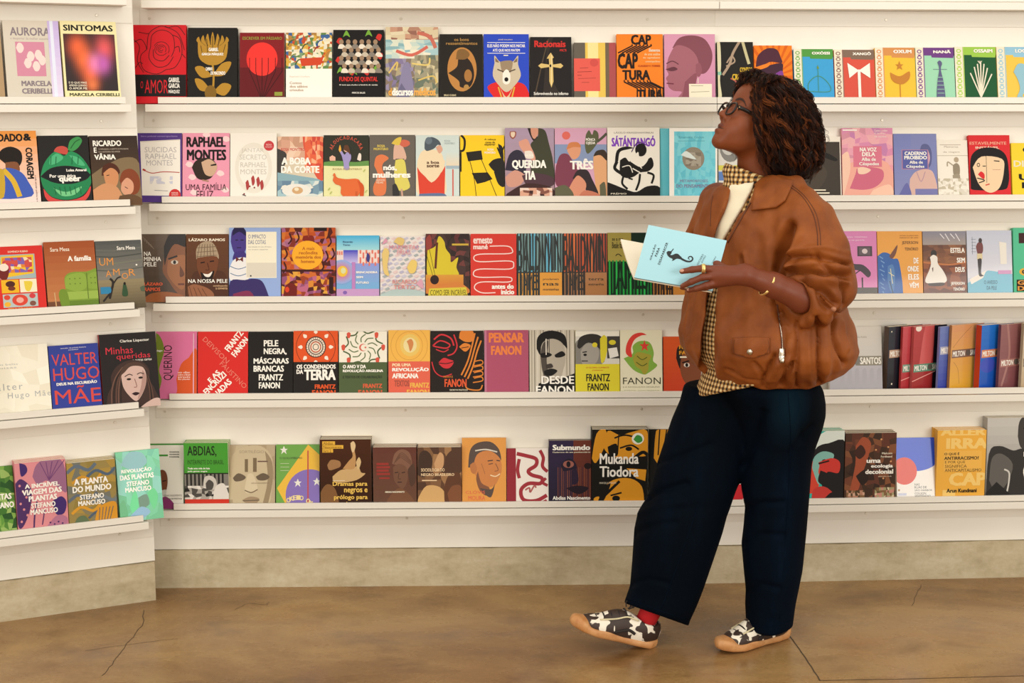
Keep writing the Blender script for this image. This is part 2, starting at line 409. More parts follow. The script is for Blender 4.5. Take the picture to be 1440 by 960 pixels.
B(1, 'L', 87, 166, 30, 'efe6b4', 'cream book with black panel and blurred orange heart', [T('SINTOMAS', 5, 5, 94, 13, K, .025), R(4, 17, 96, 92, '3a2f30'),
    FLD(4, 17, 96, 92, 26, 30, [(28, 34, 15, 14, 'e8643c'), (38, 50, 14, 16, 'f0703c'), (76, 36, 15, 16, 'e05a5c'), (48, 68, 13, 16, 'ee6a3c'), (58, 56, 12, 12, 'ec86b4'), (72, 56, 12, 12, 'c060b0'), (50, 84, 10, 8, 'e07848')], '33292a'), TL(['E O QUE MAIS', 'APRENDI QUANDO', 'O AMOR ME'], 8, 80, 40, 91, CR, .01), T('MARCELA CERIBELLI', 8, 95, 97, 99, '3a3a28', .02)])
rose = [S([(53+r*math.cos(a+p)*1.0, 34+r*.7*math.sin(a+p)) for a in np.linspace(0, L_, 12)], 1.0, K) for r, p, L_ in ((3, 0, 5), (6, 1.2, 4.4), (9, 2.9, 4), (12, .6, 3.6), (15, 3.6, 3.2))]+[S(q, 1.1, K) for q in (
    [(33, 30), (36, 14), (54, 7), (74, 14), (78, 32), (72, 44)], [(26, 34), (30, 12), (50, 2), (66, 4)], [(74, 14), (88, 20), (92, 40), (80, 58), (62, 62)], [(33, 30), (30, 46), (44, 58), (64, 56), (76, 44)], [(26, 34), (14, 44), (20, 62), (44, 68), (62, 62)],
    [(10, 10), (24, 12), (30, 12)], [(2, 24), (14, 20), (22, 26), (26, 34)], [(66, 4), (84, 2), (98, 14)], [(92, 40), (99, 46)], [(38, 34), (40, 46), (56, 50), (68, 42)], [(4, 60), (12, 52), (18, 54)], [(78, 32), (86, 30), (88, 38)])]
B(1, 'A', 187, 262, 35, 'd3232f', 'red book with black line drawing of a rose', rose+[S([(0, 20), (12, 30), (8, 50), (20, 66)], 1, K), S([(60, 2), (85, 12), (97, 35)], 1, K), R(0, 69, 100, 99, '211a1b'), T('AMOR', 22, 76, 66, 95, 'd3232f', 0), T('O', 14, 78, 19, 88, 'd3232f', 0), TL(['GABRIEL', 'GARCIA', 'MÁRQUEZ'], 67, 73, 88, 97, WH, .02)], hard=1)
gold = 'b98f35'
petals = [SP([(50+dx*.3, 30), (50+dx-4, 20), (50+dx, 6+abs(dx)*.25), (50+dx+4, 20)], gold) for dx in (-28, -19, -10, 0, 10, 19, 28)]
B(1, 'A', 264, 334, 39, '201c18', 'black book with a large golden flower and leaves', petals+[SP([(20, 18), (22, 42), (36, 52), (50, 54), (64, 52), (78, 42), (80, 18), (65, 26), (50, 24), (35, 26)], gold), S([(50, 52), (52, 75), (48, 110)], 4, gold),
    SP([(50, 70), (30, 56), (14, 58), (28, 72)], gold), SP([(50, 70), (68, 52), (88, 50), (74, 68)], gold), SP([(48, 92), (30, 76), (14, 74), (24, 90)], gold), SP([(52, 92), (70, 80), (88, 84), (74, 98)], gold), E(46, 94, 12, 11, '8a6a28'),
    S([(30, 40), (26, 26)], 1, K), S([(70, 40), (76, 24)], 1, K), S([(50, 34), (50, 12)], 1, K), S([(40, 36), (38, 16)], 1, K), S([(60, 36), (63, 16)], 1, K), T('GABRIEL', 42, 29, 62, 34, WH, .04), T('GARCIA MÁRQUEZ', 28, 35.5, 72, 40.5, WH, .04), T('CAMINHO', 36, 57, 50, 62, WH, .04), T('DE MACONDO', 46, 63, 76, 68, WH, .04)], hard=1)
B(1, 'A', 337, 400, 46, '8c2026', 'dark red book with a bright red sun disc', [R(0, 54, 100, 120, '6f1a20'), E(50, 41, 35, 26, 'ee4038', 30), T('ESCREVER EM PÁSSARO', 6, 5, 95, 11, '9aa04a', .01), [S([(x, 39), (x, 60), (50+(x-50)*.12, 100)], 1.4, '3a1416', False) for x in (22, 36, 50, 64, 80, 95)], R(78, 92, 96, 98, '9aa04a')])
B(1, 'A', 402, 467, 46, CR, 'white book with a multicoloured leaf pattern above a blank half', [N(0, 0, 100, 56, ['d8b04e', 'e8dcb8', '6f8f54', 'e3ddc8', 'c6562f', '4a6fa0', 'efe6cc', 'b58a4a', '88a080', 'efe6cc'], 17, 13, 5), [S([(x, y), (x+6, y-7), (x+14, y-9)], 2.6, c) for x, y, c in ((4, 20, '4c6a3e'), (20, 12, 'c65a2e'), (34, 26, '3f5c46'), (66, 20, '2f5b96'), (78, 12, '3f6ea6'), (60, 30, '9c3b2c'), (8, 42, '7a8b3c'), (84, 36, 'd68f34'), (20, 50, '4c6a3e'))], P([(30, 40), (82, 38), (76, 50), (34, 52)], 'd0502f'), R(0, 56, 100, 125, WH), T('Contos', 8, 76, 34, 80, 'ab8a68', .01), T('dos sábios', 8, 81.5, 47, 85.5, 'ab8a68', .01), T('crioulos', 8, 87, 38, 91, 'ab8a68', .01), T('Raphaël Confiant', 8, 67, 52, 70, 'd9c9b4', 0)])
band = [[E(16+i*13.5+(r % 2)*6, 18+r*12, 4.5, 3.8, 'a48a70'), SP([(9+i*13.5+(r % 2)*6, 28+r*12), (12+i*13.5+(r % 2)*6, 22+r*12), (20+i*13.5+(r % 2)*6, 22+r*12), (24+i*13.5+(r % 2)*6, 28+r*12)], ['e6dccb', 'c9bda9', '8f857a'][(i+r) % 3])] for r in range(4) for i in range(6)]
B(1, 'A', 468.5, 540, 42, '1b1716', 'black book with a crowd of musicians, green leaves, red title', [[SP([(x, y), (x+5, y-6), (x+12, y-4), (x+8, y+4)], 'd23c34') for x, y in ((6, 18), (84, 12), (4, 46), (86, 40), (30, 64), (60, 64))], [SP([(x-7, y+3), (x-4, y-3), (x, y-7), (x+4, y-3), (x+7, y+3), (x, y)], '7fb044') for x, y in ((26, 8), (70, 7), (14, 62), (84, 60), (40, 64))], band, T('FUNDO DE QUINTAL', 12, 70, 88, 78, 'e04038', .02), T('O som que mudou a história do samba', 12, 81, 88, 83.5, WH, .01), T('MARCOS SALLES', 37, 92.5, 63, 95, WH, .01)], hard=1)
B(1, 'A', 542, 616.5, 38, 'b9a88e', 'pastel painted book with carnival figures in soft colours', [N(0, 0, 100, 36, ['b88a72', '9a6a58', 'd8c8a6', 'c99c80', 'e0d4b4'], 9, 7, 3), N(0, 18, 100, 45, ['a9c7c8', 'd9dcc8', '8fb4b8', 'e9e2cc', 'c6d4c8'], 8, 6, 8), S([(20, 34), (50, 40), (80, 28)], 6, 'd06a58'), S([(60, 8), (84, 14), (95, 30)], 7, 'c9705c'), N(0, 45, 60, 100, ['8a7868', '9a90a8', '7a7288', 'b0a484', '6a6a58', '887a9c'], 9, 9, 4), N(55, 40, 100, 100, ['8c8468', 'b3a888', '6f7a68', 'a09a80', 'd2c49c'], 8, 9, 6), SP([(32, 58), (24, 95), (52, 95), (46, 56), (40, 50)], '8d86a4'), SP([(30, 80), (20, 100), (44, 100)], '6f6a88'), S([(6, 66), (22, 50), (20, 62)], 3, 'd8bc6c'), S([(50, 52), (80, 54), (84, 44)], 3, 'e0c878'), S([(62, 76), (90, 70), (97, 80)], 3, 'd8bc6c'), T('discursos', 12, 87, 52, 98, WH, .05), T('d', 5, 87, 12, 98, 'e2a544', .05), T('médicos', 54, 87, 95, 98, 'e9ae52', .05)], gloss=1)
B(1, 'A', 618, 679, 48, '28221b', 'black book with a brown oval portrait', [T('os bons', 34, 6, 68, 11, 'b58e52', .01), T('ressentimentos', 15, 12.5, 88, 17, 'b58e52', .01), E(52, 56, 34, 35, 'c08a4c', 30), SP([(20, 62), (40, 52), (44, 38), (56, 34), (74, 46), (80, 66), (70, 84), (48, 84), (44, 74)], '332820'), SP([(38, 40), (42, 26), (58, 24), (70, 32), (60, 40)], '8a683c'), E(66, 66, 9, 10, 'ac7c44'), E(62, 84, 6, 4, 'b58e52'), T('BRAS CUBAS', 10, 95.5, 38, 98.5, 'd9c9a4', .02)], hard=1)
wolf = [SP([(22, 100), (8, 84), (30, 76), (50, 80), (72, 76), (94, 84), (96, 112), (6, 112)], 'd9302f'), SP([(24, 46), (24, 34), (36, 44), (50, 42), (64, 44), (76, 34), (76, 48), (82, 66), (68, 82), (50, 92), (34, 82), (20, 66)], 'cdbfa6'), SP([(36, 44), (50, 42), (64, 44), (58, 62), (42, 62)], 'a08c72'), SP([(42, 62), (50, 56), (58, 62), (58, 76), (50, 80), (42, 76)], 'efe8da'), SP([(26, 44), (26, 38), (34, 45)], '8a745c'), SP([(74, 44), (74, 38), (66, 45)], '8a745c'), E(50, 72, 4.5, 3.5, K), S([(30, 56), (44, 60)], 2.4, '5a4a3c'), S([(70, 56), (56, 60)], 2.4, '5a4a3c'), SP([(34, 82), (50, 100), (66, 82), (58, 96), (50, 112), (42, 96)], 'd9c49a'), S([(32, 84), (44, 112)], 3, 'd9b24a'), S([(68, 84), (58, 112)], 3, 'd9b24a')]
B(1, 'A', 680, 744, 48, '3353c4', 'blue book with a grey wolf in a red robe', [T('JOSÉ FALERO', 32, 7.5, 64, 10, 'd9c9a4', .02), R(8, 13, 92, 13.8, WH), T('ELES NÃO PODEM NOS MATAR', 8, 15, 92, 21, WH, .02), T('ATÉ QUE NOS MATEM', 20, 22.5, 80, 28.5, WH, .02), R(8, 30, 92, 30.8, WH), R(44, 33, 54, 34.5, CR)]+wolf)
B(1, 'A', 745.5, 804, 52, '26201f', 'black book with a golden cross and red gothic title', [SP([(30, 100), (44, 0), (56, 0), (40, 50), (72, 100)], '3a322c'), S([(10, 100), (30, 40), (44, 4)], 3, '5a4c3c'), T('Racionais', 10, 6, 86, 17, 'd23a34', .03), T('MC\'S', 72, 20, 88, 24, 'd23a34', .03), P([(45, 30), (50, 26), (57, 34), (54, 36), (55, 46), (74, 44), (80, 48), (74, 52), (55, 50), (56, 74), (51, 84), (46, 74), (46, 50), (26, 52), (19, 48), (26, 44), (46, 46), (45, 36), (40, 36)], 'd8bd7c'), E(49.5, 48, 3, 2.4, K), S([(52, 30), (51, 80)], 1.2, 'f0e2b4'), T('Sobrevivendo no inferno', 8, 91.5, 92, 96.5, WH, .01)], hard=1)
B(1, 'A', 807, 866.5, 60, '6f675c', 'grey and yellow striped book with a coral label', [R(27, 0, 75, 110, 'e6c660'), R(33, 0, 58, 110, 'f1e0a0'), R(75, 0, 84, 110, '7a6a54'), R(84, 0, 100, 110, 'b0595a'), R(0, 29, 62, 89, 'e0675a'), E(48, 37, 10, 7, 'd05a52'), S([(14, 47), (34, 46)], 1, '8c3c34'), S([(8, 54), (42, 53)], 1.2, '8c3c34'), S([(8, 60), (18, 60)], 1.2, '8c3c34'), S([(10, 66), (52, 65)], .8, '8c3c34'), S([(18, 73), (36, 73)], .8, '8c3c34')])
def bars(x0, x1, y0, y1, n, c, w=4): return [R(x0+(x1-x0)*i/(n-1)-w/2, y0, x0+(x1-x0)*i/(n-1)+w/2, y1, c) for i in range(n)]
B(1, 'A', 867, 932.5, 48, 'ee8b2c', 'orange book with tall black stretched lettering', [T('CAP', 31, 1, 75, 17, '2c1c14', .06), [S([(x, 16), (x+2, 18), (x-30, 30)], 3, '2c1c14', False) for x in (33, 42, 50, 58, 66, 74)], T('CAP', 2, 30, 46, 55, '2c1c14', .06), T('TURA', 12, 57, 72, 73, '2c1c14', .06), [S([(x, 73), (x, 76), (x+28, 86), (x+28, 108)], 3, '2c1c14', False) for x in (16, 24, 33, 42, 50, 58, 66, 72)], T('TURA', 44, 88, 99, 104, '2c1c14', .05), T('Elementos', 70, 23, 94, 28, CR, .02), T('de uma análise', 60, 30, 94, 34, 'f3d9a8', .01), T('do capitalismo', 57, 36, 94, 40, 'f3d9a8', .01), T('contemporâneo', 62, 42, 94, 46, 'f3d9a8', .01), T('CLAUDIO V. TORRES', 46, 49, 94, 52, 'b03c22', .01)])
B(1, 'A', 934, 1006, 48, 'cf95ad', 'pink tinted book with profile portrait and white label', [G(0, 0, 100, 120, 'd9a0b8', 'cc8ea8'), SP([(16, 22), (30, 6), (56, 2), (80, 8), (94, 28), (92, 48), (80, 62), (66, 60), (62, 40), (40, 24)], '8c5560'), SP([(6, 44), (10, 34), (24, 18), (48, 22), (64, 36), (68, 56), (60, 80), (52, 104), (24, 104), (34, 92), (18, 90), (8, 84), (6, 76), (3, 70), (8, 64), (4, 56)], 'a86d78'), SP([(62, 48), (70, 46), (74, 58), (68, 68), (62, 62)], '9a606c'), SP([(2, 56), (18, 52), (26, 56), (14, 59)], '6e3f4a'), S([(4, 47), (16, 43), (28, 48)], 2, '6e3f4a'), S([(4, 78), (18, 79)], 2.4, '7c3f4e'), SP([(40, 76), (62, 62), (60, 84), (48, 110), (30, 110), (36, 94)], '945a66'), S([(66, 70), (66, 78)], 1.5, 'e9d9c9'), R(48, 79, 93, 125, CR), S([(52, 82), (76, 82)], .8, '8a8a6a'), S([(52, 92), (88, 91)], .8, '8a8a6a')], n=1)
B(1, 'B', 1009, 1060, 59, '272320', 'black book with looping ropes and yellow block lettering', [SP([(-4, 0), (8, 0), (10, 40), (6, 70), (10, 100), (-4, 100)], 'd9d2b0'), R(0, 54, 10, 60, '8fc0a8'), S([(14, 60), (34, 40), (44, 20), (66, -4)], 7, 'b09a84'), S([(24, 44), (48, 36), (40, 26), (26, 38)], 4, 'b09a84'), S([(70, -4), (82, 26), (88, 40)], 8, 'c8c098'), S([(36, 66), (52, 74), (50, 94), (40, 104)], 4, 'b8635a'), T('CONTOS', 62, 46, 96, 55, 'd8b53c', .05), T('CRIOULOS', 40, 58, 97, 69, 'd8b53c', .06), T('DA BAHIA', 56, 72, 96, 78, 'd8b53c', .05)])
B(1, 'B', 1061, 1115, 64, 'f08a26', 'orange sunburst book with a purple face in a cap', [[P([(50, 60), (50+140*math.cos(a), 60+140*math.sin(a)), (50+140*math.cos(a+.1), 60+140*math.sin(a+.1))], 'dc6f1e') for a in np.arange(0, 6.3, .26)], SP([(4, 40), (10, 20), (34, 6), (60, 8), (70, 24), (72, 34), (40, 32), (10, 46)], '5a3040'), SP([(14, 44), (70, 34), (74, 50), (72, 80), (60, 100), (20, 100), (0, 70), (0, 46)], '4c2c3e'), SP([(56, 54), (74, 50), (74, 80), (60, 98), (52, 80)], '8a4a9a'), SP([(4, 42), (40, 34), (34, 42), (6, 48)], 'e88a30')])
orixa = [('OXÓSSI', '8cb86e', '4aa8d8', '5ea04e', '', 1117, 1173, 69, 'light blue book with bow and arrow emblem, green border'),
         ('XANGÔ', '9c7a72', 'd9604e', '8a7464', '', 1174, 1231, 70, 'coral red book with white double axe emblem'),
         ('OXUM', 'e0a070', 'f0c648', 'd89a5c', '', 1231.5, 1288, 67, 'yellow book with crescent and star emblem'),
         ('NANÃ', '8a5a9a', 'a6d8b8', '7a4a8e', '', 1288.5, 1343, 67, 'mint book with purple bundle emblem and purple band'),
         ('OSSAIM', 'b8d86c', '24603a', 'a4cc58', '', 1343.5, 1402, 66, 'dark green book with white leaf sprig emblem'),
         ('LOGUM', 'a8ccd8', 'ecc858', '9cc8dc', '', 1402.5, 1460, 66, 'yellow book with pale blue seahorse emblem at the right edge')]
for i, (nm, sc, bc, bd, _, a0, a1, yt, lb) in enumerate(orixa):
    emb = {0: [S([(34, 88), (36, 70), (60, 56), (84, 70), (88, 88), (34, 88)], 1.4, '5a9a5a'), S([(60, 36), (60, 88)], 1.2, '5a9a5a'), P([(60, 33), (57, 41), (63, 41)], '7c9c3c')],
           1: [P([(60, 44), (88, 28), (88, 60)], WH), P([(60, 44), (32, 28), (36, 60)], WH), R(57, 42, 64, 104, WH)],
           2: [SP([(36, 50), (60, 58), (84, 48), (84, 62), (72, 72), (60, 74), (46, 70), (38, 62)], 'c98a3c'), P([(60, 27), (63, 34), (70, 34), (64, 38), (67, 45), (60, 41), (53, 45), (56, 38), (50, 34), (57, 34)], 'c98a3c'), R(59, 72, 61, 105, 'c98a3c')],
           3: [SP([(56, 30), (62, 26), (68, 32), (64, 44), (70, 70), (72, 105), (52, 105), (54, 70), (60, 44)], '6a6a8c'), S([(44, 44), (80, 44)], 1, '6a6a8c'), [S([(53, y), (71, y)], 1.2, 'a6d8b8') for y in (60, 68, 76, 84, 92, 100)]],
           4: [[S([(60, 100), (60+dx, 100-L_)], 3, 'e9e2cc') for dx, L_ in ((-24, 48), (-14, 60), (-6, 66), (2, 70), (10, 66), (18, 58), (28, 46))], P([(54, 28), (60, 34), (66, 28), (60, 31)], 'e9e2cc')],
           5: [SP([(40, 50), (52, 34), (70, 36), (76, 50), (66, 60), (70, 76), (60, 96), (46, 100), (54, 84), (50, 66)], '9cc4d0'), S([(56, 96), (64, 104), (72, 100)], 4, '9cc4d0')]}[i]
    B(1, 'B', a0, a1, yt, bc, lb, [R(22, 0, 100, 16, bd), P([(40, 14), (100, 14), (98, 21), (42, 20)], bd), R(0, 0, 20, 120, CR), [[E(10, 8+12*j, 6, 4, sc), E(10, 8+12*j, 3.4, 2.2, CR), P([(4, 14+12*j), (16, 14+12*j), (10, 17+12*j)], sc)] for j in range(9)], R(20, 0, 22, 120, sc), T(nm, 46, 4.5, 92, 11.5, WH, .05), emb])

# ================= second row =================
B(2, 'L', -40, 54, 184, 'e9a23e', 'orange and cream book with black hair figure and upright lettering', [G(0, 0, 100, 110, 'e99a34', 'f3e4e0'), SP([(48, 44), (40, 36), (46, 26), (60, 22), (74, 28), (76, 40), (70, 50), (58, 52)], '241a14'), SP([(50, 44), (68, 44), (70, 58), (52, 60)], '8a5a3c'), SP([(30, 66), (48, 52), (70, 56), (82, 70), (86, 92), (22, 92)], '4a66b8'), S([(46, 54), (60, 70), (68, 92)], 8, 'd8b43c'), SP([(22, 92), (28, 62), (46, 54), (44, 92)], 'c9a83a'), T('CUIDADO', 20, 4, 79, 15, K, .04), T('&', 80, 4, 92, 14, K, .04), T('CORAGEM', 62, 41, 112, 50, K, .04, -90), T('a vida escolar política no mundo', 68, 84, 120, 87, '3a2a24', 0, -90)])
B(2, 'L', 55.5, 127, 190.5, '2a2624', 'dark book with giant green lips and white script', [SP([(0, 62), (8, 44), (22, 30), (36, 24), (50, 31), (62, 24), (80, 30), (94, 44), (102, 60), (80, 50), (50, 46), (20, 50)], '2f9460'), SP([(22, 34), (36, 27), (48, 34), (34, 42), (20, 44)], '58b884'), SP([(60, 30), (78, 34), (90, 46), (74, 44)], '58b884'), SP([(0, 62), (10, 66), (30, 72), (60, 74), (90, 68), (102, 60), (98, 76), (80, 92), (50, 98), (20, 93), (4, 78)], '2a8a58'), SP([(24, 80), (50, 86), (80, 78), (66, 90), (40, 92)], '7cc88e'), SP([(4, 80), (20, 94), (50, 99), (82, 93), (98, 78), (92, 94), (70, 106), (30, 107), (8, 96)], 'd4504c'), SP([(4, 60), (24, 50), (50, 47), (82, 50), (98, 60), (84, 68), (50, 74), (20, 70)], '1c2024'), SP([(58, 22), (64, 8), (80, 2), (88, 8), (80, 18), (68, 24)], '4a9c5a'), S([(64, 20), (74, 10), (84, 6)], 2, '2c6c3c'), SP([(30, 24), (36, 18), (48, 16), (58, 20), (54, 29)], 'c8584c'), [S([(x, 78), (x+2, 90)], 1.6, '1f6e44') for x in (26, 36, 46, 56, 66, 76)], [S([(x, 32), (x-2, 44)], 1.4, '1f6e44') for x in (24, 34, 66, 78)], T('Luísa Amaral', 52, 51, 92, 55, WH, .03), T('Por uma ética', 18, 59, 70, 64, WH, .02), T('queer', 36, 64, 80, 73, WH, .05)])
B(2, 'L', 128, 196.5, 191, '4a372c', 'brown book with two reclining heads, white capitals', [G(0, 0, 100, 60, '3e2f27', '54402f'), SP([(0, 60), (30, 46), (70, 34), (100, 44), (100, 110), (0, 110)], '8a7658'), SP([(20, 62), (24, 48), (40, 42), (54, 48), (56, 60)], '5a2f1c'), SP([(24, 58), (40, 50), (54, 58), (52, 74), (40, 84), (28, 76)], 'cf9468'), SP([(0, 84), (26, 74), (52, 82), (60, 112), (0, 112)], 'd09a70'), SP([(56, 70), (64, 56), (82, 52), (96, 62), (98, 80), (88, 92), (66, 90)], '8c4a2c'), SP([(60, 74), (72, 66), (84, 74), (82, 88), (68, 94), (58, 86)], 'd8a284'), SP([(54, 94), (80, 92), (100, 100), (100, 112), (50, 112)], '6f5238'), S([(30, 62), (36, 61)], 1.4, K), S([(66, 80), (72, 83)], 1.4, K), T('RICARDO', 7, 7, 66, 16, WH, .03), T('E', 8, 18, 14, 26, WH, .03), T('VÂNIA', 8, 27, 52, 37, WH, .03), T('O MARANHÃO, A GAROTA DE PROGRAMA', 18, 19, 80, 22, 'cdbfae', 0), T('E A HISTÓRIA DE AMOR', 18, 23, 62, 26, 'cdbfae', 0)])
B(2, 'A', 191.5, 256, 187, '5b3f88', 'purple book with a torn white paper panel', [P([(8, 13), (96, 10), (97, 99), (13, 98)], 'efe9de'), S([(10, 14), (95, 11)], 1.4, 'd8cfc0'), T('livro policial contemporâneo', 10, 4, 90, 6.5, 'b8a6d0', 0), TL([('SUICIDAS', 18, 88), ('RAPHAEL', 20, 88), ('MONTES', 22, 80)], 24, 22, 53, 53, 'bdb6b2', 0), S([(16, 58), (34, 63), (60, 61), (95, 62)], 1.8, 'b8433c'), S([(14, 57), (20, 59)], 4, 'b8433c'), N(30, 68, 80, 80, ['dcd8d8', 'efe9de', 'd0cfd8'], 6, 3, 2), S([(40, 90), (70, 91)], 1, '8a8a8a'), E(85, 98, 13, 10, 'd03c3c'), TL(['NOVA', 'EDIÇÃO'], 78, 93, 92, 99, WH, 0)])
B(2, 'A', 256.5, 323, 187, 'e8a0b4', 'pink book with clouds, upside face and black brushed title', [[SP([(x-8, y), (x-3, y-5), (x+5, y-4), (x+9, y+1), (x, y+4)], 'f3d4d2') for x, y in ((50, 3), (92, 10), (20, 70), (80, 64), (24, 94), (90, 90), (14, 50))], T('RAPHAEL', 8, 6, 92, 22, K, .04), T('MONTES', 9, 26, 93, 43, K, .04), SP([(20, 54), (28, 44), (48, 39), (64, 42), (72, 50), (70, 60), (66, 66), (58, 72), (44, 74), (30, 70)], '3a2c24'), SP([(40, 46), (56, 41), (68, 46), (74, 52), (70, 62), (62, 68), (50, 66), (44, 58)], 'cfae92'), P([(60, 50), (72, 48), (72, 51), (60, 52)], K), S([(42, 74), (56, 76)], 3, 'b08a70'), T('UMA FAMÍLIA', 7, 78, 94, 90, '4a2426', 0), T('FELIZ', 30, 91, 66, 103, '4a2426', 0)])
B(2, 'A', 323.5, 389.5, 187, 'efe9dd', 'white wrapped book with red seal and bloody handprint', [E(50, 55, 40, 40, 'e6dfd0', 28), E(50, 55, 32, 32, 'f0eadf', 28), [E(x, y, 2, 1.5, '8a2c2c', 8) for x, y in ((42, 84), (52, 86), (30, 96))], S([(26, 97), (34, 99)], 2, '4a3a34'), T('JANTAR', 24, 24, 72, 32, 'cbc5b8', 0), T('SECRETO', 20, 34, 78, 42, 'cbc5b8', 0), T('RAPHAEL', 22, 46, 78, 54, 'cbc5b8', 0), T('MONTES', 22, 57, 78, 65, 'cbc5b8', 0), E(83, 20, 11, 8, 'c8343a'), TL([('NOVA', 77, 89), ('EDIÇÃO', 76, 90)], 16, 17, 24, 24, 'f0d8d0', 0), [SP([(x, y), (x+5, y-4), (x+8, y+6), (x+3, y+12)], 'b03a38') for x, y in ((33, 78), (45, 71), (56, 73), (64, 78))]], gloss=1)
B(2, 'A', 390, 454.5, 192, 'd8cbb2', 'collage book with red hair, plate and bold white title', [N(0, 0, 60, 40, ['d6a68c', 'e6c4a8', 'c99c80', 'e9cdb4'], 5, 5, 3), SP([(55, 0), (100, 0), (100, 72), (84, 66), (70, 40), (58, 20)], 'd8583c'), N(60, 0, 100, 60, ['e0653c', 'cf4a34', 'e88a5c', 'f0b48c'], 7, 8, 9), SP([(0, 20), (20, 30), (10, 60), (0, 64)], '3a342e'), T('ROSA MONTERO', 8, 19, 60, 24, 'c8443a', .01), SP([(0, 60), (50, 66), (100, 76), (100, 112), (0, 112)], '8fb0b8'), N(0, 74, 100, 110, ['a9c4c8', 'd8dcd4', '7f9cac', 'e6e2d4', '6c8aa0'], 10, 5, 12), E(42, 90, 32, 11, 'e6e2d8', 24), E(44, 90, 12, 6, 'cfa878'), E(42, 88, 5, 3, 'e9dcc0'), T('A BOBA', 9, 35, 73, 47, WH, .07), T('DA CORTE', 8, 49, 92, 61, WH, .07)], gloss=1)
B(2, 'A', 455, 519, 190, '3a3a30', 'book with night sky woman above a yellow field and orange fox', [R(0, 48, 100, 115, 'e4e0ac'), SP([(0, 44), (30, 42), (70, 44), (100, 42), (100, 50), (0, 50)], '6f9a56'), [T(ch, 50+34*math.sin(a)-3, 26-22*math.cos(a)-3, 50+34*math.sin(a)+3, 26-22*math.cos(a)+3, 'c8604c', .02, -math.degrees(a)*.8) for ch, a in zip('ALOUCADACASA', np.linspace(-1.35, 1.35, 12))], SP([(44, 46), (40, 34), (36, 28), (40, 26), (46, 32), (52, 28), (60, 32), (60, 40), (56, 46), (56, 56), (46, 56)], 'a79cc8'), E(50, 23, 6, 5, 'd8b09a'), SP([(44, 24), (46, 17), (54, 17), (58, 26), (58, 32), (54, 28)], '6a4630'), SP([(33, 24), (36, 16), (39, 24), (36, 28)], 'e9b24a'), P([(13, 40), (13, 36), (19, 33), (26, 36), (26, 42), (14, 42)], 'e6b8a0'), SP([(74, 40), (78, 30), (83, 32), (82, 42)], 'e9dccf'), T('ROSA MONTERO', 20, 54, 84, 57, 'b8a070', 0), SP([(20, 74), (24, 66), (32, 70), (50, 72), (76, 72), (84, 84), (80, 94), (72, 100), (40, 98), (38, 84), (26, 80)], 'dd7440'), SP([(74, 74), (88, 82), (88, 100), (80, 104), (80, 88)], 'd0602e'), R(42, 92, 48, 106, 'dd7440'), R(58, 92, 62, 106, 'dd7440'), R(70, 92, 75, 106, 'c96434'), SP([(20, 66), (24, 62), (28, 70)], 'dd7440'), [S([(x, y), (x+4, y-4)], 2, 'b8c070') for x, y in ((10, 90), (88, 60), (14, 96), (92, 94))]])
B(2, 'A', 519.5, 584, 189.6, '6b6358', 'grey wrapped book with a woman in a yellow skirt', [SP([(10, 50), (14, 36), (28, 32), (42, 38), (30, 46), (28, 56), (36, 72), (34, 96), (12, 98), (8, 84), (18, 66)], 'dc7e4a'), SP([(52, 40), (54, 18), (64, 12), (74, 20), (80, 40)], 'd8b09a'), SP([(48, 14), (58, 6), (70, 4), (66, 16), (56, 16)], 'dcc04a'), SP([(66, 16), (72, 8), (86, 10), (88, 16), (76, 20)], 'cf6a4e'), R(57, 39, 76, 42, '3a342e'), SP([(57, 41), (76, 41), (82, 66), (88, 86), (62, 90), (54, 66)], 'd9cd66'), S([(70, 88), (72, 100)], 4, 'c8a08c'), SP([(50, 82), (58, 80), (66, 98), (52, 102)], '2a2624'), T('ROSA', 17, 16, 34, 20, 'd8c058', .03), T('MONTERO', 9, 21, 41, 25, 'd8c058', .03), T('nós,', 30, 49, 60, 59, WH, .07), T('mulheres', 7, 60, 90, 70, WH, .07), TL([('GRANDES', 14, 34), ('VIDAS', 14, 30)], 14, 72, 36, 80, 'f0d8c0', .01)], gloss=1)
B(2, 'A', 584.5, 646, 190, 'cfdad4', 'pale book with a woman seen from behind in a red backless dress', [SP([(4, 42), (12, 28), (26, 24), (54, 26), (64, 40), (68, 66), (66, 98), (6, 98), (2, 64)], 'e9d6b4'), P([(3, 52), (10, 60), (36, 78), (60, 60), (68, 50), (66, 96), (8, 96)], 'd9503c'), SP([(12, 56), (24, 70), (37, 77), (52, 68), (62, 54), (64, 40), (8, 40)], 'e9d6b4'), SP([(20, 22), (22, 8), (36, 3), (52, 8), (58, 16), (50, 16), (42, 22), (26, 26)], '58626a'), E(30, 9, 8, 6, '707c86'), SP([(46, 20), (56, 16), (62, 24), (54, 30)], 'd8a890'), G(70, 28, 100, 54, 'cfdad4', 'e6d2b4'), R(70, 50, 100, 55, 'a8b8c0'), R(84, 56, 87, 110, 'd06a5c'), SP([(8, 96), (66, 96), (64, 112), (10, 112)], '6c7c9c'), T('a boa', 25, 42, 54, 47, '6a4a38', .03), T('sorte', 25, 48, 54, 53, '6a4a38', .03), T('ROSA', 66, 8, 80, 11, 'a8b4b4', 0), T('MONTERO', 66, 12, 90, 15, 'a8b4b4', 0)])
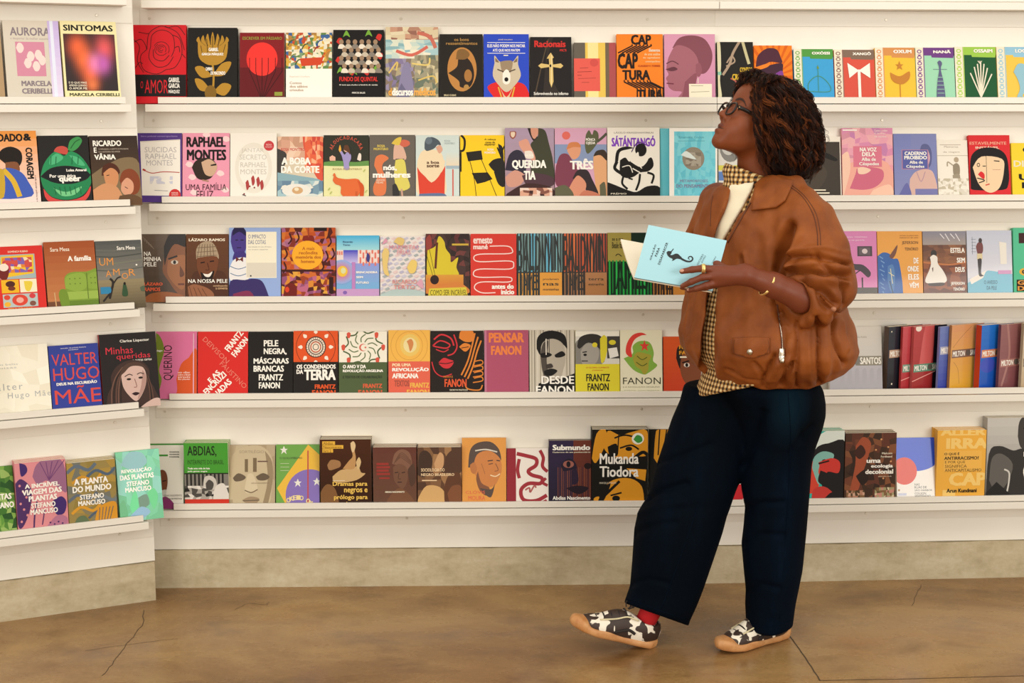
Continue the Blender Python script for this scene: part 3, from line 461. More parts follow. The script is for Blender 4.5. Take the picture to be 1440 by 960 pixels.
B(2, 'A', 647, 709.5, 190, 'f2cc2c', 'yellow book with black bird and striped shapes', [S([(2, 0), (10, 8), (8, 24), (-2, 26)], 5, '2c2618'), P([(13, 28), (48, 25), (51, 40), (18, 43)], '2e2922'), P([(26, 62), (62, 61), (73, 72), (56, 77), (38, 80)], '2e2922'), S([(16, 28), (30, 66), (36, 100)], 1.4, K), S([(48, 40), (62, 64), (82, 100)], 1.4, K), SP([(64, 48), (76, 40), (94, 38), (100, 46), (100, 72), (88, 66), (72, 56)], '2c2824'), SP([(76, 60), (100, 60), (100, 84), (86, 80)], '2c2824'), SP([(86, 14), (96, 20), (98, 40), (90, 34)], '2c2824'), S([(84, 20), (92, 34)], 3, K), S([(100, 18), (92, 32)], 3, K), R(0, 28, 3, 60, '2c2618'), T('A cabeça', 55, 5.5, 81, 9, '3a3018', .01), T('cansa de', 57, 10, 79, 13.5, '3a3018', .01), T('esperar', 55, 14.5, 80, 18, '3a3018', .01), T('ROSA', 62, 22, 76, 25.5, WH, .02), T('MONTERO', 55, 27, 80, 30.5, WH, .02)], th=.016)
B(2, 'A', 710, 779.5, 180, 'a891a4', 'mauve book with a seated woman in dark green shawl', [G(0, 0, 100, 110, 'b09cb0', 'a4888c'), SP([(46, 0), (56, 0), (58, 10), (70, 14), (60, 20), (52, 12)], '3a2c2c'), SP([(52, 0), (66, 0), (68, 8), (60, 16), (54, 10)], 'd49c84'), SP([(68, 0), (82, 4), (90, 24), (98, 50), (98, 84), (60, 84), (52, 58), (60, 40), (52, 24), (66, 14)], '4a4a38'), SP([(28, 20), (44, 16), (52, 26), (62, 44), (56, 48), (32, 30)], 'd8a08a'), SP([(40, 34), (54, 34), (58, 44), (42, 44)], 'e6dccf'), SP([(0, 62), (8, 40), (24, 32), (38, 38), (44, 56), (36, 70), (20, 64)], '3a3444'), SP([(0, 72), (20, 62), (40, 70), (30, 84), (6, 86)], 'cf9c8a'), SP([(34, 70), (60, 66), (96, 72), (98, 84), (50, 88)], '5a4048'), SP([(4, 96), (40, 82), (80, 84), (100, 92), (100, 112), (0, 112)], '4a302e'), N(30, 88, 96, 104, ['d8a890', '4a302e', 'e6cfc0', '8a5a4c'], 8, 4, 3), SP([(10, 5), (22, 5), (22, 12), (16, 16), (10, 12)], 'a05a4c'), SP([(12, 6), (20, 6), (20, 11), (16, 14), (12, 11)], 'e2cdb4'), T('VALÉRIE', 40, 38, 58, 42, WH, .01), T('QUERIDA', 14, 47, 84, 61, WH, .05), T('TIA', 38, 63, 62, 76, WH, .05)])
B(2, 'A', 780, 853.5, 180, 'd6a9be', 'pink and blue book with three illustrated faces', [R(0, 24, 100, 52, '8e9cba'), E(22, 11, 8, 6, 'dc7468'), SP([(60, 10), (66, 3), (72, 10), (76, 3), (84, 8), (82, 22), (64, 38), (58, 26)], '66684c'), S([(82, 20), (92, 14), (100, 8)], 5, '5a5c48'), SP([(24, 34), (28, 24), (42, 22), (50, 30), (46, 42), (34, 46)], 'dca07e'), SP([(22, 32), (28, 22), (44, 21), (50, 28), (36, 28)], 'cf8858'), SP([(2, 56), (10, 40), (24, 38), (34, 48), (44, 60), (38, 84), (10, 88), (0, 78)], '86485a'), SP([(74, 48), (76, 38), (88, 34), (100, 40), (100, 112), (84, 112), (76, 70)], 'e0ac80'), SP([(74, 42), (80, 34), (94, 32), (100, 38), (100, 48), (88, 40)], '44382e'), SP([(34, 74), (44, 62), (62, 62), (72, 76), (84, 98), (70, 100), (58, 90)], '3e3234'), SP([(26, 90), (36, 76), (46, 70), (60, 82), (54, 98), (38, 104)], 'd8987c'), SP([(0, 88), (20, 84), (36, 98), (26, 112), (0, 112)], '6c6a52'), SP([(40, 108), (56, 92), (86, 98), (90, 112), (40, 112)], 'c88068'), SP([(86, 84), (96, 80), (98, 104), (88, 106)], '6c6a52'), T('MÓNICA', 60, 14, 78, 19, WH, .02), T('OJEDA', 60, 20, 78, 25, WH, .02), T('TRÊS', 29, 45, 74, 61, WH, .05)])
sat = [SP([(14, 52), (18, 34), (34, 28), (50, 30), (40, 32), (24, 36), (20, 50)], K), E(64, 33, 11, 9.5, K), SP([(24, 48), (34, 44), (42, 50), (54, 44), (72, 48), (84, 44), (88, 56), (78, 64), (62, 66), (50, 72), (36, 74), (24, 68)], K), S([(18, 50), (14, 60), (28, 68)], 6, K), SP([(44, 50), (58, 36), (62, 44), (78, 46), (64, 58)], 'efe9dc'), S([(48, 60), (62, 66)], 2, 'efe9dc'), S([(28, 58), (42, 56), (48, 66)], 1.6, 'efe9dc'), S([(54, 52), (66, 60)], 1.6, 'efe9dc'), S([(30, 72), (28, 82), (38, 90)], 4, K), S([(62, 68), (60, 80), (54, 92)], 4, K), S([(40, 74), (48, 76)], 3, K), S([(76, 66), (88, 70), (84, 82)], 4, K), S([(46, 36), (58, 22), (74, 26)], 1.6, '4a2c6a')]
B(2, 'A', 854, 928, 179, 'efe9dc', 'white book with black ink dancing figure, purple title', [T('LÁSZLÓ KRASZNAHORKAI', 13, 6, 88, 9, '4a4440', 0), T('SÁTÁNTANGÓ', 8, 12, 92, 28, '8a4ac0', .05)]+sat+[SP([(0, 80), (14, 84), (40, 92), (56, 94), (76, 86), (100, 88), (100, 115), (0, 115)], K), T('PRÉMIO', 6, 95, 36, 98, CR, 0)])
B(2, 'A', 941, 1009, 180, '6cc2cc', 'aqua book with white frame and grey stone disc', [R(0, 0, 100, 125, 'f3eee4'), R(10, 5, 96, 120, '79cbd8'), N(10, 5, 96, 105, ['79cbd8', '84d2dc', '70c4d2', '8ad4dc'], 12, 12, 4), T('Emanuele Coccia', 20, 12, 72, 15, '4a8a98', 0), S([(18, 19), (74, 19)], .7, '4a8a98'), E(50, 45, 23, 17, '9a8f7e', 26), N(34, 36, 66, 56, ['a8a08e', '8a7f70', 'b0a898'], 6, 5, 2), SP([(24, 40), (36, 34), (56, 46), (40, 44)], 'dfe6e0'), T('METAMORFOSES', 22, 76, 80, 80, '8a8aa8', .01), T('DO PENSAMENTO', 14, 83, 88, 88, '8a8aa8', .02)], gloss=1, th=.015, n=2, sh=-.027, back='framed aqua book with stone disc')
B(2, 'B', 1010, 1066, 186, 'd9d6cc', 'white book with grey circle and yellow and blue stripes behind the woman', [E(30, 25, 26, 22, '8c8a84'), E(26, 22, 18, 14, 'c8c6be'), R(0, 52, 100, 60, 'd8d060'), R(0, 62, 100, 76, '6a8ac0'), R(0, 82, 100, 110, '2e2a28')])
B(2, 'B', 1117, 1183, 192, 'efe8da', 'charcoal book with a pale border beside the woman\'s hair', [R(4, 9, 98, 120, '4c443c'), SP([(60, 34), (70, 28), (92, 38), (88, 42), (72, 38)], '2a2622'), SP([(10, 50), (40, 40), (70, 60), (50, 90), (10, 100)], '564c42'), R(40, 90, 66, 92, CR), R(46, 95, 74, 97, CR)])
B(2, 'B', 1184, 1256, 180, 'e9a0ac', 'glossy pink book with white serif title and swirling shapes', [N(0, 0, 100, 55, ['d98fb0', 'e6a4b4', 'c884b0', 'e9b0b4', 'd494a4'], 8, 7, 4), SP([(6, 55), (30, 50), (90, 52), (100, 112), (0, 112)], 'ecae9c'), SP([(14, 90), (26, 68), (30, 60), (50, 58), (78, 62), (80, 76), (64, 88), (40, 92)], 'cf6a84'), SP([(30, 60), (40, 58), (56, 62), (46, 68), (32, 68)], 'f0cdb4'), SP([(0, 40), (12, 36), (16, 60), (6, 90), (0, 100)], 'f0c8b0'), SP([(60, 92), (90, 84), (100, 94), (100, 110), (50, 110)], 'f3c8b0'), R(22, 27, 78, 58, 'd8798e'), R(2, 2, 30, 4, WH), TL([('Contra a ordem', 64, 90), ('do seu tempo', 64, 86), ('ela escreve', 64, 88)], 64, 2, 92, 15, 'f6dcd8', .01), T('NA VOZ', 35, 29, 68, 35, WH, .03), T('DELA', 39, 36, 65, 42, WH, .03), T('Alba de', 38, 44, 66, 49, WH, .02), T('Céspedes', 33, 51, 72, 57, WH, .02)], gloss=1)
B(2, 'B', 1257, 1318, 188, '8288b8', 'lavender blue wrapped book with a figure in a peach blouse', [G(0, 0, 40, 110, '7c84ba', '8c90bc'), SP([(60, 30), (66, 18), (80, 18), (88, 30), (86, 50), (74, 58), (60, 48)], '5c6090'), SP([(66, 32), (78, 26), (84, 40), (76, 56), (66, 52)], 'cfa8b4'), SP([(36, 74), (50, 62), (76, 58), (92, 66), (96, 100), (40, 100)], 'd8b4a8'), S([(52, 62), (62, 78), (72, 62)], 2, 'b894a0'), R(48, 90, 100, 115, '7c7cb0'), SP([(10, 100), (30, 80), (40, 112), (10, 112)], '6a6ca8'), R(18, 26, 80, 58, 'b8849c'), R(20, 27, 78, 57, '565ea4'), T('CADERNO', 25, 29, 76, 35, WH, .03), T('PROIBIDO', 24, 36, 77, 42, WH, .03), T('Alba de', 36, 44, 67, 49, WH, .02), T('Céspedes', 28, 51, 70, 57, WH, .02)], gloss=1)
B(2, 'B', 1318.5, 1362, 197, 'efe8da', 'narrow cream book with a sepia sketch of a standing figure', [R(10, 8, 78, 9, 'b8a898'), T('Memórias', 24, 10, 70, 14, 'b0a090', 0), T('de viagem', 20, 20, 74, 24, 'b0a090', 0), R(0, 28, 100, 28.8, 'b0a48c'), E(62, 36, 8, 5, 'b8a890'), SP([(50, 46), (62, 42), (72, 48), (70, 64), (52, 64)], '9c907c'), S([(50, 46), (34, 40), (32, 48)], 4, 'b0a490'), SP([(48, 64), (72, 64), (68, 100), (58, 100), (56, 80), (50, 98)], 'a89c88'), N(0, 70, 100, 105, ['dcd4c4', 'efe8da', 'c8bea8', 'e6dfd0', 'efe8da'], 12, 7, 8)], th=.014)
B(2, 'B', 1363, 1421, 190, 'd9343a', 'red book with a pale split face and black bob', [T('ESTAVELMENTE', 2, 11, 92, 16, 'e9a890', .02), T('INSTÁVEL', 16, 18, 74, 23, 'e9d0b8', .03), SP([(2, 86), (2, 50), (8, 32), (30, 22), (66, 22), (90, 34), (96, 60), (94, 82), (80, 92), (10, 92)], '211b1c'), SP([(8, 54), (30, 36), (80, 40), (84, 60), (74, 86), (56, 96), (38, 94), (20, 80)], 'ecd0ac'), P([(34, 32), (42, 34), (42, 80), (41, 80), (41, 36)], '211b1c'), S([(60, 43), (74, 44)], 2.4, K), E(22, 50, 4, 3.4, K), E(22, 50, 2.6, 2, 'ecd0ac'), S([(32, 52), (40, 52)], 2, K), SP([(20, 66), (28, 61), (36, 66), (34, 74)], 'd9343a'), S([(18, 72), (36, 76), (22, 80)], 2.4, K), S([(38, 84), (48, 82)], 3, 'd05a4c'), S([(56, 58), (76, 58)], .8, 'b88a70')], hard=1)
B(2, 'B', 1423, 1490, 201, 'eed23c', 'yellow book with black letters cut by the right edge', [T('O QUE', 24, 8, 90, 20, K, .03), T('DIZEM', 4, 34, 70, 46, 'e6e0c8', .02), T('UM', 14, 60, 60, 72, K, .06), T('RIO', 20, 76, 80, 88, K, .06)], th=.022)

# ================= third row =================
B(3, 'L', -12, 63, 346, 'd8382f', 'red book with a comic grid of food pictures', [T('DOMENICA RUBINO', 34, 7, 72, 10, CR, .01), R(16, 13, 84, 52, 'a8b8b8'), P([(20, 16), (82, 14), (80, 44), (18, 50)], 'e9c034'), N(22, 18, 78, 42, ['d05a4c', 'efd8b0', 'c84a5c', 'e9c034', '8a6ab0', 'e08a3c'], 8, 5, 3), SP([(16, 32), (26, 28), (34, 36), (28, 52), (16, 50)], '7a2c26'), E(24, 33, 9, 6, 'efe0cf'), R(17, 53, 50, 74, 'e9b82c'), E(34, 60, 9, 5, '5a2c22'), E(36, 67, 7, 3.5, '7a3c2c'), R(52, 53, 84, 74, 'efe6c8'), SP([(60, 56), (76, 58), (70, 72), (62, 70)], 'e4cc4c'), R(18, 76, 84, 97, 'b8c4c0'), E(50, 86, 15, 9, 'd8503c'), E(50, 86, 7, 4.5, 'e9b0a0'), [E(x, y, 6, 4, c) for x, y, c in ((26, 81, 'd8503c'), (74, 80, 'cf4a4c'), (26, 92, 'e9b43c'), (74, 92, '8a5a4c'))], T('ZERO DRAMAS', 26, 98, 72, 103, 'e9a83c', .02)])
B(3, 'L', 64, 136, 339, 'b4683c', 'orange brown book with a green button armchair', [G(0, 0, 100, 110, 'a8582e', 'c88a58'), R(0, 92, 100, 115, '7a5038'), T('Sara Mesa', 12, 9, 50, 15, 'efe0cc', .01), T('A família', 45, 23, 92, 31, WH, .03), SP([(26, 100), (22, 82), (26, 76), (36, 76), (36, 56), (50, 48), (80, 48), (110, 46), (110, 100)], '86a040'), SP([(36, 72), (38, 56), (56, 50), (76, 52), (78, 72), (58, 78)], '94ae4c'), SP([(80, 74), (82, 54), (104, 50), (104, 74)], '90aa48'), R(38, 78, 110, 90, 'a0b858'), R(42, 92, 110, 104, '6f8a34'), SP([(22, 84), (26, 74), (38, 76), (42, 98), (34, 106), (26, 100)], '7c9638'), [E(x, y, 1.3, 1, '6a8030', 8) for x in (46, 56, 66, 88, 96) for y in (58, 66)], S([(80, 50), (80, 90)], 1.4, '6a8030'), S([(14, 78), (16, 104)], 2.4, 'cfa878')], hard=1)
B(3, 'L', 136.5, 202, 338, '6c6a62', 'stormy grey book with bare tree and dancing orange letters', [G(0, 0, 100, 62, '5c5e5c', '8a857a'), G(0, 62, 100, 112, '9a8c6c', '5a4e3c'), [S([(0, y), (40, y+2), (100, y-2)], 2.5, c) for y, c in ((14, '74746c'), (24, '545650'), (34, '80806f'), (46, '666860'))], T('Sara Mesa', 46, 9, 86, 15, WH, .01), T('UM', 6, 27, 36, 39, 'e09a50', .0), T('A', 18, 47, 30, 57, 'e09a50', .0), T('M', 34, 45, 48, 55, 'e09a50', .0), T('O', 52, 52, 66, 62, 'e09a50', .0), T('R', 68, 46, 82, 57, 'e09a50', .0), S([(22, 92), (28, 78), (32, 66), (26, 60)], 5, '332c28'), S([(31, 70), (42, 60), (50, 58)], 3, '332c28'), S([(28, 80), (8, 96)], 4, '332c28'), R(4, 73, 22, 84, '3a8ab0'), E(24, 78, 3, 5, '3a8ab0'), SP([(52, 76), (55, 68), (60, 72), (62, 88), (50, 88)], '3c5a3c'), E(57, 69, 2.4, 2.4, K), E(86, 40, 2, 1.4, WH), SP([(90, 76), (100, 74), (100, 82), (92, 82)], '5c6a54')])
B(3, 'A', 197, 261, 329, '5a4a3e', 'brown wrapped book with half of a man\'s face', [G(0, 0, 60, 110, '6c5c4e', '4c3e34'), SP([(58, 10), (74, 0), (102, -4), (102, 100), (80, 92), (64, 76), (50, 60), (52, 40)], '8a5c40'), SP([(52, 20), (66, 0), (102, -6), (102, 20), (76, 16), (60, 34), (54, 50)], '2e2622'), SP([(62, 40), (82, 34), (102, 36), (102, 60), (96, 88), (76, 80), (60, 62)], 'a06c48'), S([(62, 40), (82, 35)], 4, '2a211c'), E(76, 45, 8, 3.4, 'cfc4b4'), E(76, 45, 3.4, 3, '2a1c16'), SP([(88, 50), (98, 64), (88, 68)], '6c4430'), SP([(0, 112), (20, 96), (60, 92), (100, 100), (100, 115), (0, 115)], 'a0643c'), S([(84, 80), (98, 80)], 4, '6c3c30'), TL([('NA', 8, 24), ('MINHA', 8, 46), ('PELE', 8, 36)], 8, 28, 46, 53, WH, .01), T('LÁZARO', 9, 76, 50, 82, 'e06a48', .03), T('RAMOS', 9, 85, 45, 91, 'e06a48', .03), [S([(6+4*i, 4+3*i), (10+5*i, 12+3*i)], 1, '9c8c7c') for i in range(5)]], gloss=1)
B(3, 'A', 261.5, 321.5, 329, '6a4630', 'brown book with a laughing man in a woven cap', [G(0, 0, 100, 110, '70492f', '5c3c2a'), SP([(4, 106), (14, 66), (34, 58), (70, 58), (94, 66), (100, 110)], '5a3826'), SP([(24, 40), (24, 24), (36, 14), (58, 12), (72, 24), (74, 42)], 'b09c82'), [S([(26+8*i, 38), (32+6*i, 16)], 1.4, '7c6650') for i in range(6)], [S([(25, 36-7*i), (72, 34-7*i)], 1.4, '7c6650') for i in range(3)], SP([(26, 38), (72, 36), (74, 54), (64, 70), (50, 76), (36, 70), (26, 54)], '7c4c30'), SP([(34, 60), (50, 66), (66, 58), (62, 72), (50, 78), (38, 72)], '2c1c16'), SP([(40, 63), (52, 64), (62, 60), (56, 68), (46, 68)], 'efe6da'), S([(34, 46), (44, 45)], 3, '2a1812'), S([(56, 44), (66, 43)], 3, '2a1812'), S([(50, 46), (54, 57), (46, 57)], 2, '5c3422'), SP([(4, 84), (20, 80), (50, 86), (66, 96), (60, 106), (30, 100), (10, 104)], '9c6a4c'), [S([(8+10*i, 84+i), (16+12*i, 102)], 1.2, '5c3624') for i in range(4)], T('LÁZARO RAMOS', 6, 6, 92, 11.5, 'efe2cc', .03), T('NA NOSSA PELE', 5, 72, 98, 78, WH, .01), T('continuando', 64, 81, 98, 84, 'd8b48c', .01), T('a conversa', 70, 85.5, 98, 88.5, 'd8b48c', .01)])
B(3, 'A', 322, 395, 320, '9cb2dc', 'pale blue book with a violet figure and cream text panel', [SP([(3, 20), (6, 4), (18, 0), (32, 4), (34, 24), (28, 38), (16, 40), (8, 34)], '52428c'), SP([(6, 12), (10, 0), (28, 0), (33, 12), (20, 6)], '2c2450'), SP([(10, 36), (28, 34), (34, 46), (8, 48)], '4a3c84'), SP([(0, 60), (10, 46), (34, 44), (40, 60), (36, 76), (8, 78), (0, 72)], 'e9e6e4'), S([(2, 56), (18, 60), (36, 56)], 1.4, '5a7a9c'), S([(2, 66), (18, 70), (36, 66)], 1.4, '5a7a9c'), P([(13, 42), (20, 48), (27, 42), (27, 50), (20, 46), (13, 50)], '7a342e'), SP([(0, 112), (2, 78), (30, 76), (46, 74), (64, 78), (76, 98), (80, 112)], '43376f'), SP([(8, 96), (40, 92), (50, 112), (8, 112)], '8a3a5c'), S([(12, 18), (17, 18)], 1.6, K), S([(22, 18), (28, 18)], 1.6, K), S([(15, 29), (23, 29)], 2, '3a2a5c'), R(33, 6, 92, 73, 'efe8d2'), R(34, 51, 91, 72, 'dcd4c4'), T('O IMPACTO', 37, 10, 71, 16, '4a5a8c', 0), T('DAS COTAS', 37, 18, 71, 24, '4a5a8c', 0), T('duas décadas de ação afirmativa', 37, 27, 82, 29, '8a8a8a', 0), T('no ensino superior', 37, 31, 76, 33, '8a8a8a', 0), E(42, 70, 1.6, 1.2, K)])
B(3, 'A', 396, 472, 320, 'c8682c', 'orange patterned book with a yellow disc and brown crowd', [N(0, 0, 100, 60, ['d07a34', 'c05a28', '8a3828', 'b87a88', 'd8903c', '5c241c', 'a86a8c', 'c8682c'], 13, 11, 3), N(0, 62, 100, 106, ['5c2822', 'd8903c', 'c0708c', 'a04a2c', 'e0a848', '9a5a7c', '7a3024', 'cf7438'], 14, 9, 9), [S([(x, y), (x+4, y+9), (x-2, y+16)], 3, '4c1c18') for x, y in ((6, 30), (14, 8), (88, 12), (94, 30), (82, 34), (4, 50), (28, 6), (74, 48))], R(60, 0, 84, 5, '2c1814'), R(0, 61, 96, 64, '4a1c18'), SP([(2, 106), (6, 86), (18, 80), (28, 88), (24, 106)], '7a241c'), E(10, 90, 4, 4, 'd84a2c'), R(88, 72, 96, 96, '3a1a18'), SP([(38, 18), (42, 12), (58, 12), (60, 20), (50, 22)], '8a2c1c'), P([(49, 0), (51, 0), (51, 14), (49, 14)], 'a04a2c'), E(48, 40, 29, 21, 'f0b032', 30), TL([('A mais', 38, 61), ('recôndita', 32, 67), ('memória dos', 26, 73), ('homens', 36, 61)], 26, 28, 73, 53, 'b86a28', .02, .25)])
B(3, 'A', 473, 533.5, 331, '7cc4dc', 'sky blue book with a purple square and coral checks', [G(0, 0, 100, 24, '4ab4dc', 'a8d8dc'), G(0, 44, 100, 110, '9aa0d8', '6cbcd8'), R(0, 24, 100, 46, 'e9d8d0'), G(16, 24, 50, 46, '4a4ac0', 'c8c0e6'), [R(54+7*i, 24+((i+j) % 2)*4+j*8, 58+7*i, 30+((i+j) % 2)*4+j*8, 'e08070') for i in range(7) for j in range(3)], [R(1+5*i, 26, 4+5*i, 32, 'e08070') for i in range(3)], EG(12, 60, 30, 20, '9cb0dc', 'e0604c'), E(14, 59, 12, 9, 'e8c048'), E(16, 58, 6, 5, 'd8d8a8'), R(36, 44, 44, 90, 'c08ac0'), R(0, 88, 100, 110, 'c8a0c8'), E(20, 94, 5, 3, '8a6ab0'), T('Ricardo', 15, 9, 38, 12, '4a6a8c', .01), T('Terto', 15, 14, 32, 17, '4a6a8c', .01), T('BRINCADEIRA', 46, 59, 96, 62.5, WH, .03), T('SEM', 46, 67, 62, 70.5, WH, .03), T('FUTURO', 46, 76, 76, 79.5, WH, .03), SP([(72, 28), (78, 34), (76, 44), (70, 40)], '4a4a8c')])
B(3, 'A', 534.5, 598, 332, 'e6ddd8', 'pastel zigzag book with pink lettering', [[P([(x, y), (x+8, y-3), (x+12, y), (x+4, y+3)], c) for j, y in enumerate(range(4, 110, 7)) for x, c in ((-4+(j*5) % 12+k*14, ['c8c4d0', 'a8b0b0', 'e0c8c4', 'b8b4c8'][(j+k) % 4]) for k in range(8))], SP([(4, 30), (10, 20), (20, 26), (16, 50), (20, 66), (8, 60)], 'e0c47c'), SP([(60, 52), (70, 40), (82, 44), (78, 60), (66, 62)], 'e4c870'), SP([(30, 10), (40, 2), (54, 6), (48, 16)], 'dcc078'), SP([(4, 14), (12, 4), (16, 10)], 'd89cb0'), SP([(80, 80), (92, 72), (96, 88)], 'd8a4b4'), SP([(0, 98), (40, 88), (100, 94), (100, 110), (0, 110)], 'b4c4c0'), T('MARMITAS', 20, 15, 86, 23, 'd8909c', .0), T('FRIAS', 38, 24, 68, 31, 'd8909c', .0), T('RICARDO', 28, 73, 82, 80, 'd8847c', .0), T('TERTO', 30, 82, 78, 89, 'd8847c', .0)], gloss=1)
B(3, 'A', 598.5, 660.5, 328.5, '4a3834', 'dark book with a ragged yellow splash and hand lettering', [N(0, 0, 100, 80, ['4a3834', '6a3c3c', '54403c', '7a4844', '3e302e'], 9, 9, 2), SP([(4, 26), (22, 20), (30, 4), (42, 12), (46, 24), (56, 34), (58, 46), (74, 38), (70, 54), (76, 66), (66, 78), (30, 84), (4, 70)], 'd8c43c'), G(0, 66, 86, 96, 'd8a048', 'cf6a44'), SP([(4, 70), (30, 84), (66, 78), (90, 84), (96, 96), (0, 96)], 'd48a48'), E(20, 74, 10, 7.5, '3a2826'), S([(0, 30), (18, 72)], 1, '4a4020'), S([(8, 24), (22, 70)], 1, '4a4020'), S([(26, 14), (22, 56)], 5, '6a3c2c'), SP([(0, 8), (10, 2), (14, 20), (2, 26)], '9c4a44'), R(60, 16, 98, 19, 'cfb04c'), P([(8, 88), (92, 86), (96, 102), (4, 104)], 'd8c84c'), T('COMO SER INCRÍVEL', 10, 88, 94, 99, '3a3420', .0)])
B(3, 'A', 661.5, 726.5, 328.6, 'd8473c', 'red book with one winding white line', [T('ernesto', 6, 6, 48, 16, 'f3dcd4', .04), T('mané', 6, 17, 38, 25, 'f3dcd4', .04), S([(42, 20), (80, 20), (91, 26), (84, 32), (20, 33), (7, 39), (20, 45), (84, 44), (94, 50), (84, 57), (20, 57), (6, 64), (18, 70), (80, 70), (90, 74), (80, 78), (22, 78), (8, 87), (24, 95), (54, 95)], 2.2, 'f3dcd4'), T('antes do', 46, 81, 94, 89, WH, .05), T('início', 66, 90, 95, 98, WH, .05)])
def stripes(cols, lab, txt, bg, sd):
    rg = random.Random(sd); o = [R(0, 0, 100, 120, bg)]
    for i in range(15): x = 3+i*6.8; o.append(P([(x, 0), (x+3.4+rg.uniform(-1, 1), 0), (x+2.8+rg.uniform(-1.4, 1.4), 62), (x+rg.uniform(-1, 1), 62)], rg.choice(cols)))
    return o+[R(0, 62, 100, 120, bg)]+[P([(3+i*6.8, 64), (6.5+i*6.8, 64), (6+i*6.8, 104), (3+i*6.8, 104)], lab) for i in range(7)]+[R(5+10*i, 60, 8+10*i, 104, bg) for i in range(5)]+[T('JAMES', 8, 66, 48, 100, bg, .0), T('BALDWIN', 2, 4, 98, 60, bg, -.01), R(50, 63, 99, 110, lab)]+[T(t, 57, 72+8*i, 92, 76+8*i, '4a3a20', .01) for i, t in enumerate(txt)]
B(3, 'A', 727, 791, 328, '2c3436', 'blue striped book with a yellow label square', stripes(['6cb8d0', '5ca8c4', '8ac4cc', '7a9c9c'], 'e0a03a', ['proclamem', 'nas', 'montanhas'], '2c302e', 1), gloss=1)
B(3, 'A', 791.5, 854, 328, '33281f', 'orange striped book with a tan label square', stripes(['d8642c', 'cf5a28', 'e07a3c', 'b85030'], 'b07c4c', ['terra', 'estranha'], '33281f', 2), gloss=1)
gs = [R(0, 0, 100, 120, '10301c')]+[R(2+i*8, 44, 6+i*8, 120, ['2aa84a', '1f9040', '35b858', '1c7438'][i % 4]) for i in range(13)]
B(3, 'A', 854.5, 916, 327, '8a7c3c', 'olive topped book with bright green stripes', [R(0, 0, 54, 46, 'a89a50'), R(54, 0, 100, 46, '2c2a1c'), [R(58+i*8, 0, 61+i*8, 46, '9c9048') for i in range(6)]]+gs[:1]+[R(0, 46, 100, 120, '10301c'), R(0, 0, 54, 46, 'a89a50')]+gs[1:]+[T('se a rua', 10, 9, 36, 13, '4a4424', .01), T('Beale falasse', 10, 15, 46, 25, '4a4424', .01), S([(18, 37), (24, 34), (32, 38)], 1.6, K), T('JAMES', 8, 48, 92, 104, '10301c', .0)])
B(3, 'A', 916.5, 976, 327, '3a2f28', 'amber and grey striped book half hidden by the open book', stripes(['d89a4c', 'b87a44', 'e0b060'], 'c88a40', ['notas'], '3a2f28', 3), gloss=1)
B(3, 'B', 1168, 1233.5, 325, 'd888b8', 'pink book with a black acacia tree silhouette', [SP([(10, 60), (24, 50), (40, 46), (50, 52), (70, 54), (86, 66), (80, 74), (64, 64), (46, 62), (30, 66), (16, 70)], '4a3a44'), S([(34, 92), (40, 76), (34, 62)], 3.4, '3a2e34'), S([(40, 78), (56, 66), (66, 62)], 2.2, '3a2e34'), R(0, 90, 100, 115, '4a4036'), R(58, 24, 90, 40, '4a3c42'), R(62, 26, 86, 38, '6a5a60'), E(74, 32, 6, 4, 'd9c8c8'), R(66, 74, 69, 90, '2e2628'), T('JEFERSON TENÓRIO', 20, 8, 80, 11, 'eecade', .02), T('o beijo na parede', 24, 13, 74, 16, 'eecade', .02)], gloss=1)
B(3, 'B', 1234, 1297.5, 325, 'e6a648', 'yellow orange book with a blue cloaked figure', [SP([(0, 40), (12, 34), (26, 36), (34, 44), (48, 50), (52, 112), (0, 112)], '3468ac'), SP([(26, 40), (36, 30), (45, 22), (42, 34), (36, 42), (30, 44)], '7a4a38'), [S([(4+3*(i % 3), 40+i*7), (12+3*(i % 2), 44+i*7)], 2.2, '7aa0cc') for i in range(10)], SP([(22, 56), (34, 54), (38, 74), (32, 100), (22, 84)], '5884b8'), S([(28, 60), (32, 84)], 1.6, 'e0d8b0'), S([(24, 66), (36, 72)], 1.6, 'e0d8b0'), S([(26, 80), (34, 104)], 2, '2a3a5c'), TL(['vencedor do prêmio jabuti', 'romance do ano'], 50, 6, 92, 12, '9a6a30', 0), T('JEFERSON', 55, 16, 91, 22, '5a3c20', .0), T('TENÓRIO', 61, 25, 91, 31, '5a3c20', .0), T('DE', 80, 43, 91, 52, WH, .03), T('ONDE', 66, 56, 91, 65, WH, .03), T('ELES', 67, 69, 91, 78, WH, .03), T('VÊM', 69, 81, 90, 91, WH, .03)], gloss=1)
